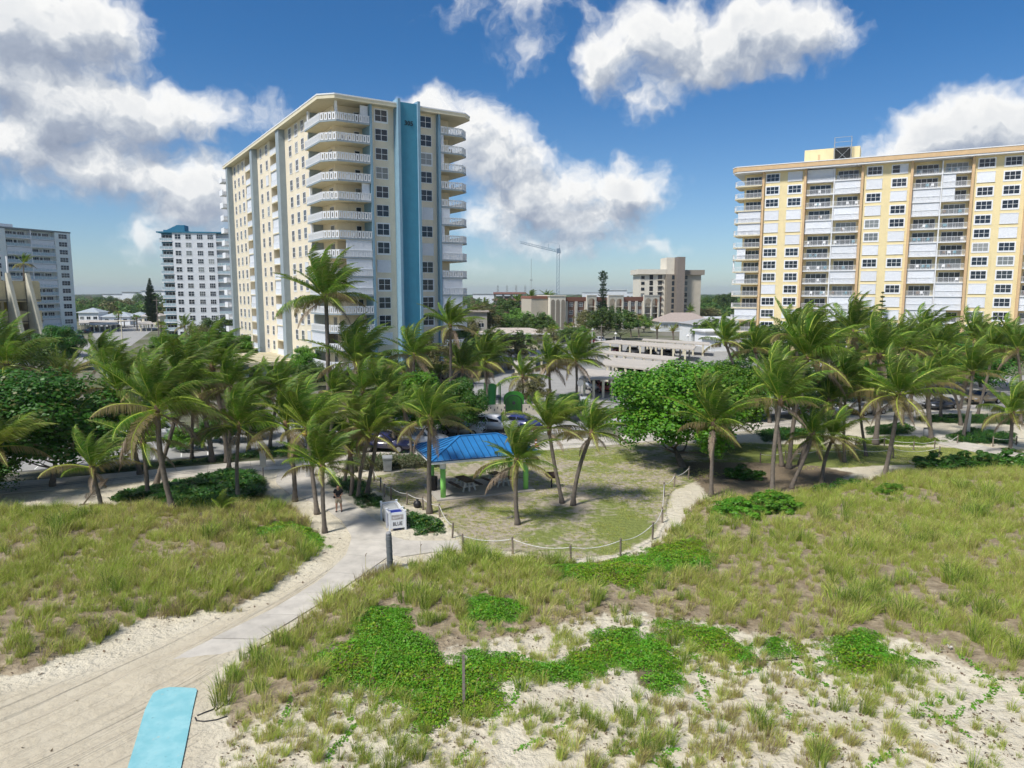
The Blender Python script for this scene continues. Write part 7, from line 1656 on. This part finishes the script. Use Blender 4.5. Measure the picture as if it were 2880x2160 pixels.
px_, py_ = G(953, 1441); PE = thing('person', 'person in black shirt and khaki shorts standing on the path, holding a remote', 'person', (px_, py_, .055), R(8))
V_ = [(0,0,.95),(0,0,1.12),(0,-.01,1.38),(0,-.02,1.50),(0,-.06,1.60),(0,-.09,1.70), (-.10,0,.90),(-.13,-.01,.50),(-.14,.02,.09),(-.15,-.12,.035), (.10,0,.90),(.14,-.01,.50),(.17,.02,.09),(.19,-.12,.035), (-.19,0,1.42),(-.25,.02,1.15),(-.13,-.24,1.07), (.19,0,1.42),(.25,.02,1.15),(.13,-.24,1.07)]
E_ = [(0,1),(1,2),(2,3),(3,4),(4,5),(0,6),(6,7),(7,8),(8,9),(0,10),(10,11),(11,12),(12,13),(2,14),(14,15),(15,16),(2,17),(17,18),(18,19)]
r_ = [(.16,.12),(.15,.12),(.17,.11),.06,(.085,.10),(.08,.09), .10,.075,.048,.04, .10,.075,.048,.04, .065,.05,.036,.065,.05,.036]
body = skin_body('body', V_, E_, r_, SKINM, PE)
skin_body('shirt', [(0,0,.93),(0,0,1.15),(0,-.005,1.36),(0,-.012,1.47),(-.19,0,1.42),(-.245,.015,1.22),(.19,0,1.42),(.245,.015,1.22)], [(0,1),(1,2),(2,3),(2,4),(4,5),(2,6),(6,7)], [(.21,.16),(.20,.155),(.215,.145),.085,.10,.095,.10,.095], BLKC, PE)
skin_body('shorts', [(0,0,.97),(0,0,.90),(-.10,0,.84),(-.128,-.008,.55),(.10,0,.84),(.138,-.008,.55)], [(0,1),(1,2),(2,3),(1,4),(4,5)], [(.20,.15),(.20,.15),.14,.13,.14,.13], KHAKI, PE)
for s_, x_ in ((-1, -.15), (1, .185)):
    skin_body('shoe', [(x_-.005*s_, .04, .05), (x_, -.06, .05), (x_+.01*s_, -.17, .035)], [(0,1),(1,2)], [.05,.052,.04], BLKC, PE)
    skin_body('hand', [(s_*.12, -.25, 1.07), (s_*.085, -.29, 1.06), (s_*.06, -.32, 1.075), (s_*.075, -.30, 1.03), (s_*.07, -.28, 1.02), (s_*.06, -.27, 1.09), (s_*.075, -.325, 1.05)], [(0,1),(1,2),(1,3),(1,4),(1,5),(1,6)], [.03,.034,.012,.012,.011,.012,.012], SKINM, PE, 1)
    MB().lathe([(.004, -.018), (.018, -.006), (.016, .012), (.003, .02)], 8).build('ear', SKINM, PE, (s_*.082, -.06, 1.64), smooth=True)
skin_body('hair', [(0,.0,1.66),(0,-.03,1.745),(0,-.10,1.765)], [(0,1),(1,2)], [(.075,.06),(.088,.085),(.06,.05)], HAIR, PE)
MB().lathe([(.004, -.012), (.014, 0), (.003, .018)], 8).build('nose', SKINM, PE, (0, -.175, 1.635), smooth=True)
for s_ in (-1, 1): MB().lathe([(.002, -.008), (.011, 0), (.002, .008)], 8).build('eye', DARK, PE, (s_*.033, -.158, 1.66))
MB().box(-.025, .025, -.164, -.15, 1.59, 1.597).build('mouth', mat('lips', (.28, .10, .08), .6), PE)
mb = MB(); mb.box(-.11, .11, -.38, -.29, 1.055, 1.095); t = mb.build('remote', GREYD, None, (px_, py_, .055), R(8)); tag(t, 'small grey remote control in the hands of the person', 'remote'); MB().box(-.07, .07, -.42, -.37, 1.09, 1.17).build('screen', BLACKM, t)
t = skin_body('waist_bag', [(-.17,.02,1.0),(-.27,-.02,.97),(-.30,-.04,.93)], [(0,1),(1,2)], [.06,.09,.07], BLKC, None); t.location = (px_, py_, .055); t.rotation_euler = (0, 0, R(8)); tag(t, 'black bag hanging at the hip of the standing person', 'bag'); MB().tube([(-.24, -.02, 1.04), (-.16, -.09, 1.30), (.05, -.11, 1.46)], .012, 5).build('strap', KHAKI, t)

# litter and a fallen frond
q = G(235, 1448); t = thing('fallen_frond', 'dead grey palm frond lying on the left dune grass', 'palm frond', (q[0], q[1], gz(*q)+.28), R(10)); ff = put('frond', frond_set('dead')[0], t, (0, 0, 0), R(-8), 1.0); ff.rotation_euler = (R(80), R(-55), R(5)); MB().tube([(-.2, 0, .02), (.35, .03, .05)], [.05, .03], 6).build('stalk', RACHD, t)
PAPER = mat('white_paper', (.50, .48, .43), .9)
for (x, y, lb) in ((793, 1884, 'crumpled white paper in the grass right of the path end'), (2669, 1858, 'white plastic scrap in the grass on the right'), (2510, 1332, 'small white scrap below the tall slanting palm')):
    q = G(x, y); mb = MB(); rr = random.Random(x)
    for k in range(9): a = Vector((rr.uniform(-.14, .14), rr.uniform(-.14, .14), rr.uniform(.03, .22))); mb.tri(a, a+Vector((rr.uniform(-.2, .2), rr.uniform(-.2, .2), rr.uniform(-.05, .12))), a+Vector((rr.uniform(-.2, .2), rr.uniform(-.2, .2), rr.uniform(-.05, .12))))
    t = mb.build('litter', PAPER, None, (q[0], q[1], gz(*q)+.06)); t.scale = (.5, .5, .5); tag(t, lb, 'litter', 'litter on the dune')

# ------------------------------------------------------------------ humid sea air that pales the far town
hm_ = bpy.data.materials.new('haze_air'); hm_.use_nodes = True; hm_.node_tree.nodes.clear(); hb = NB(hm_.node_tree)
ho = hb.n('ShaderNodeOutputMaterial'); hv = hb.n('ShaderNodeVolumePrincipled'); hv.inputs['Color'].default_value = (.75, .84, .95, 1); hv.inputs['Density'].default_value = .00011; hv.inputs['Anisotropy'].default_value = .2
hm_.node_tree.links.new(hv.outputs[0], ho.inputs['Volume'])
hz_o = MB().box(-5600, 5600, -300, 8200, -1.2, 75).build('haze', hm_); tag(hz_o, 'thin humid sea air over the whole town', 'haze', kind='stuff')
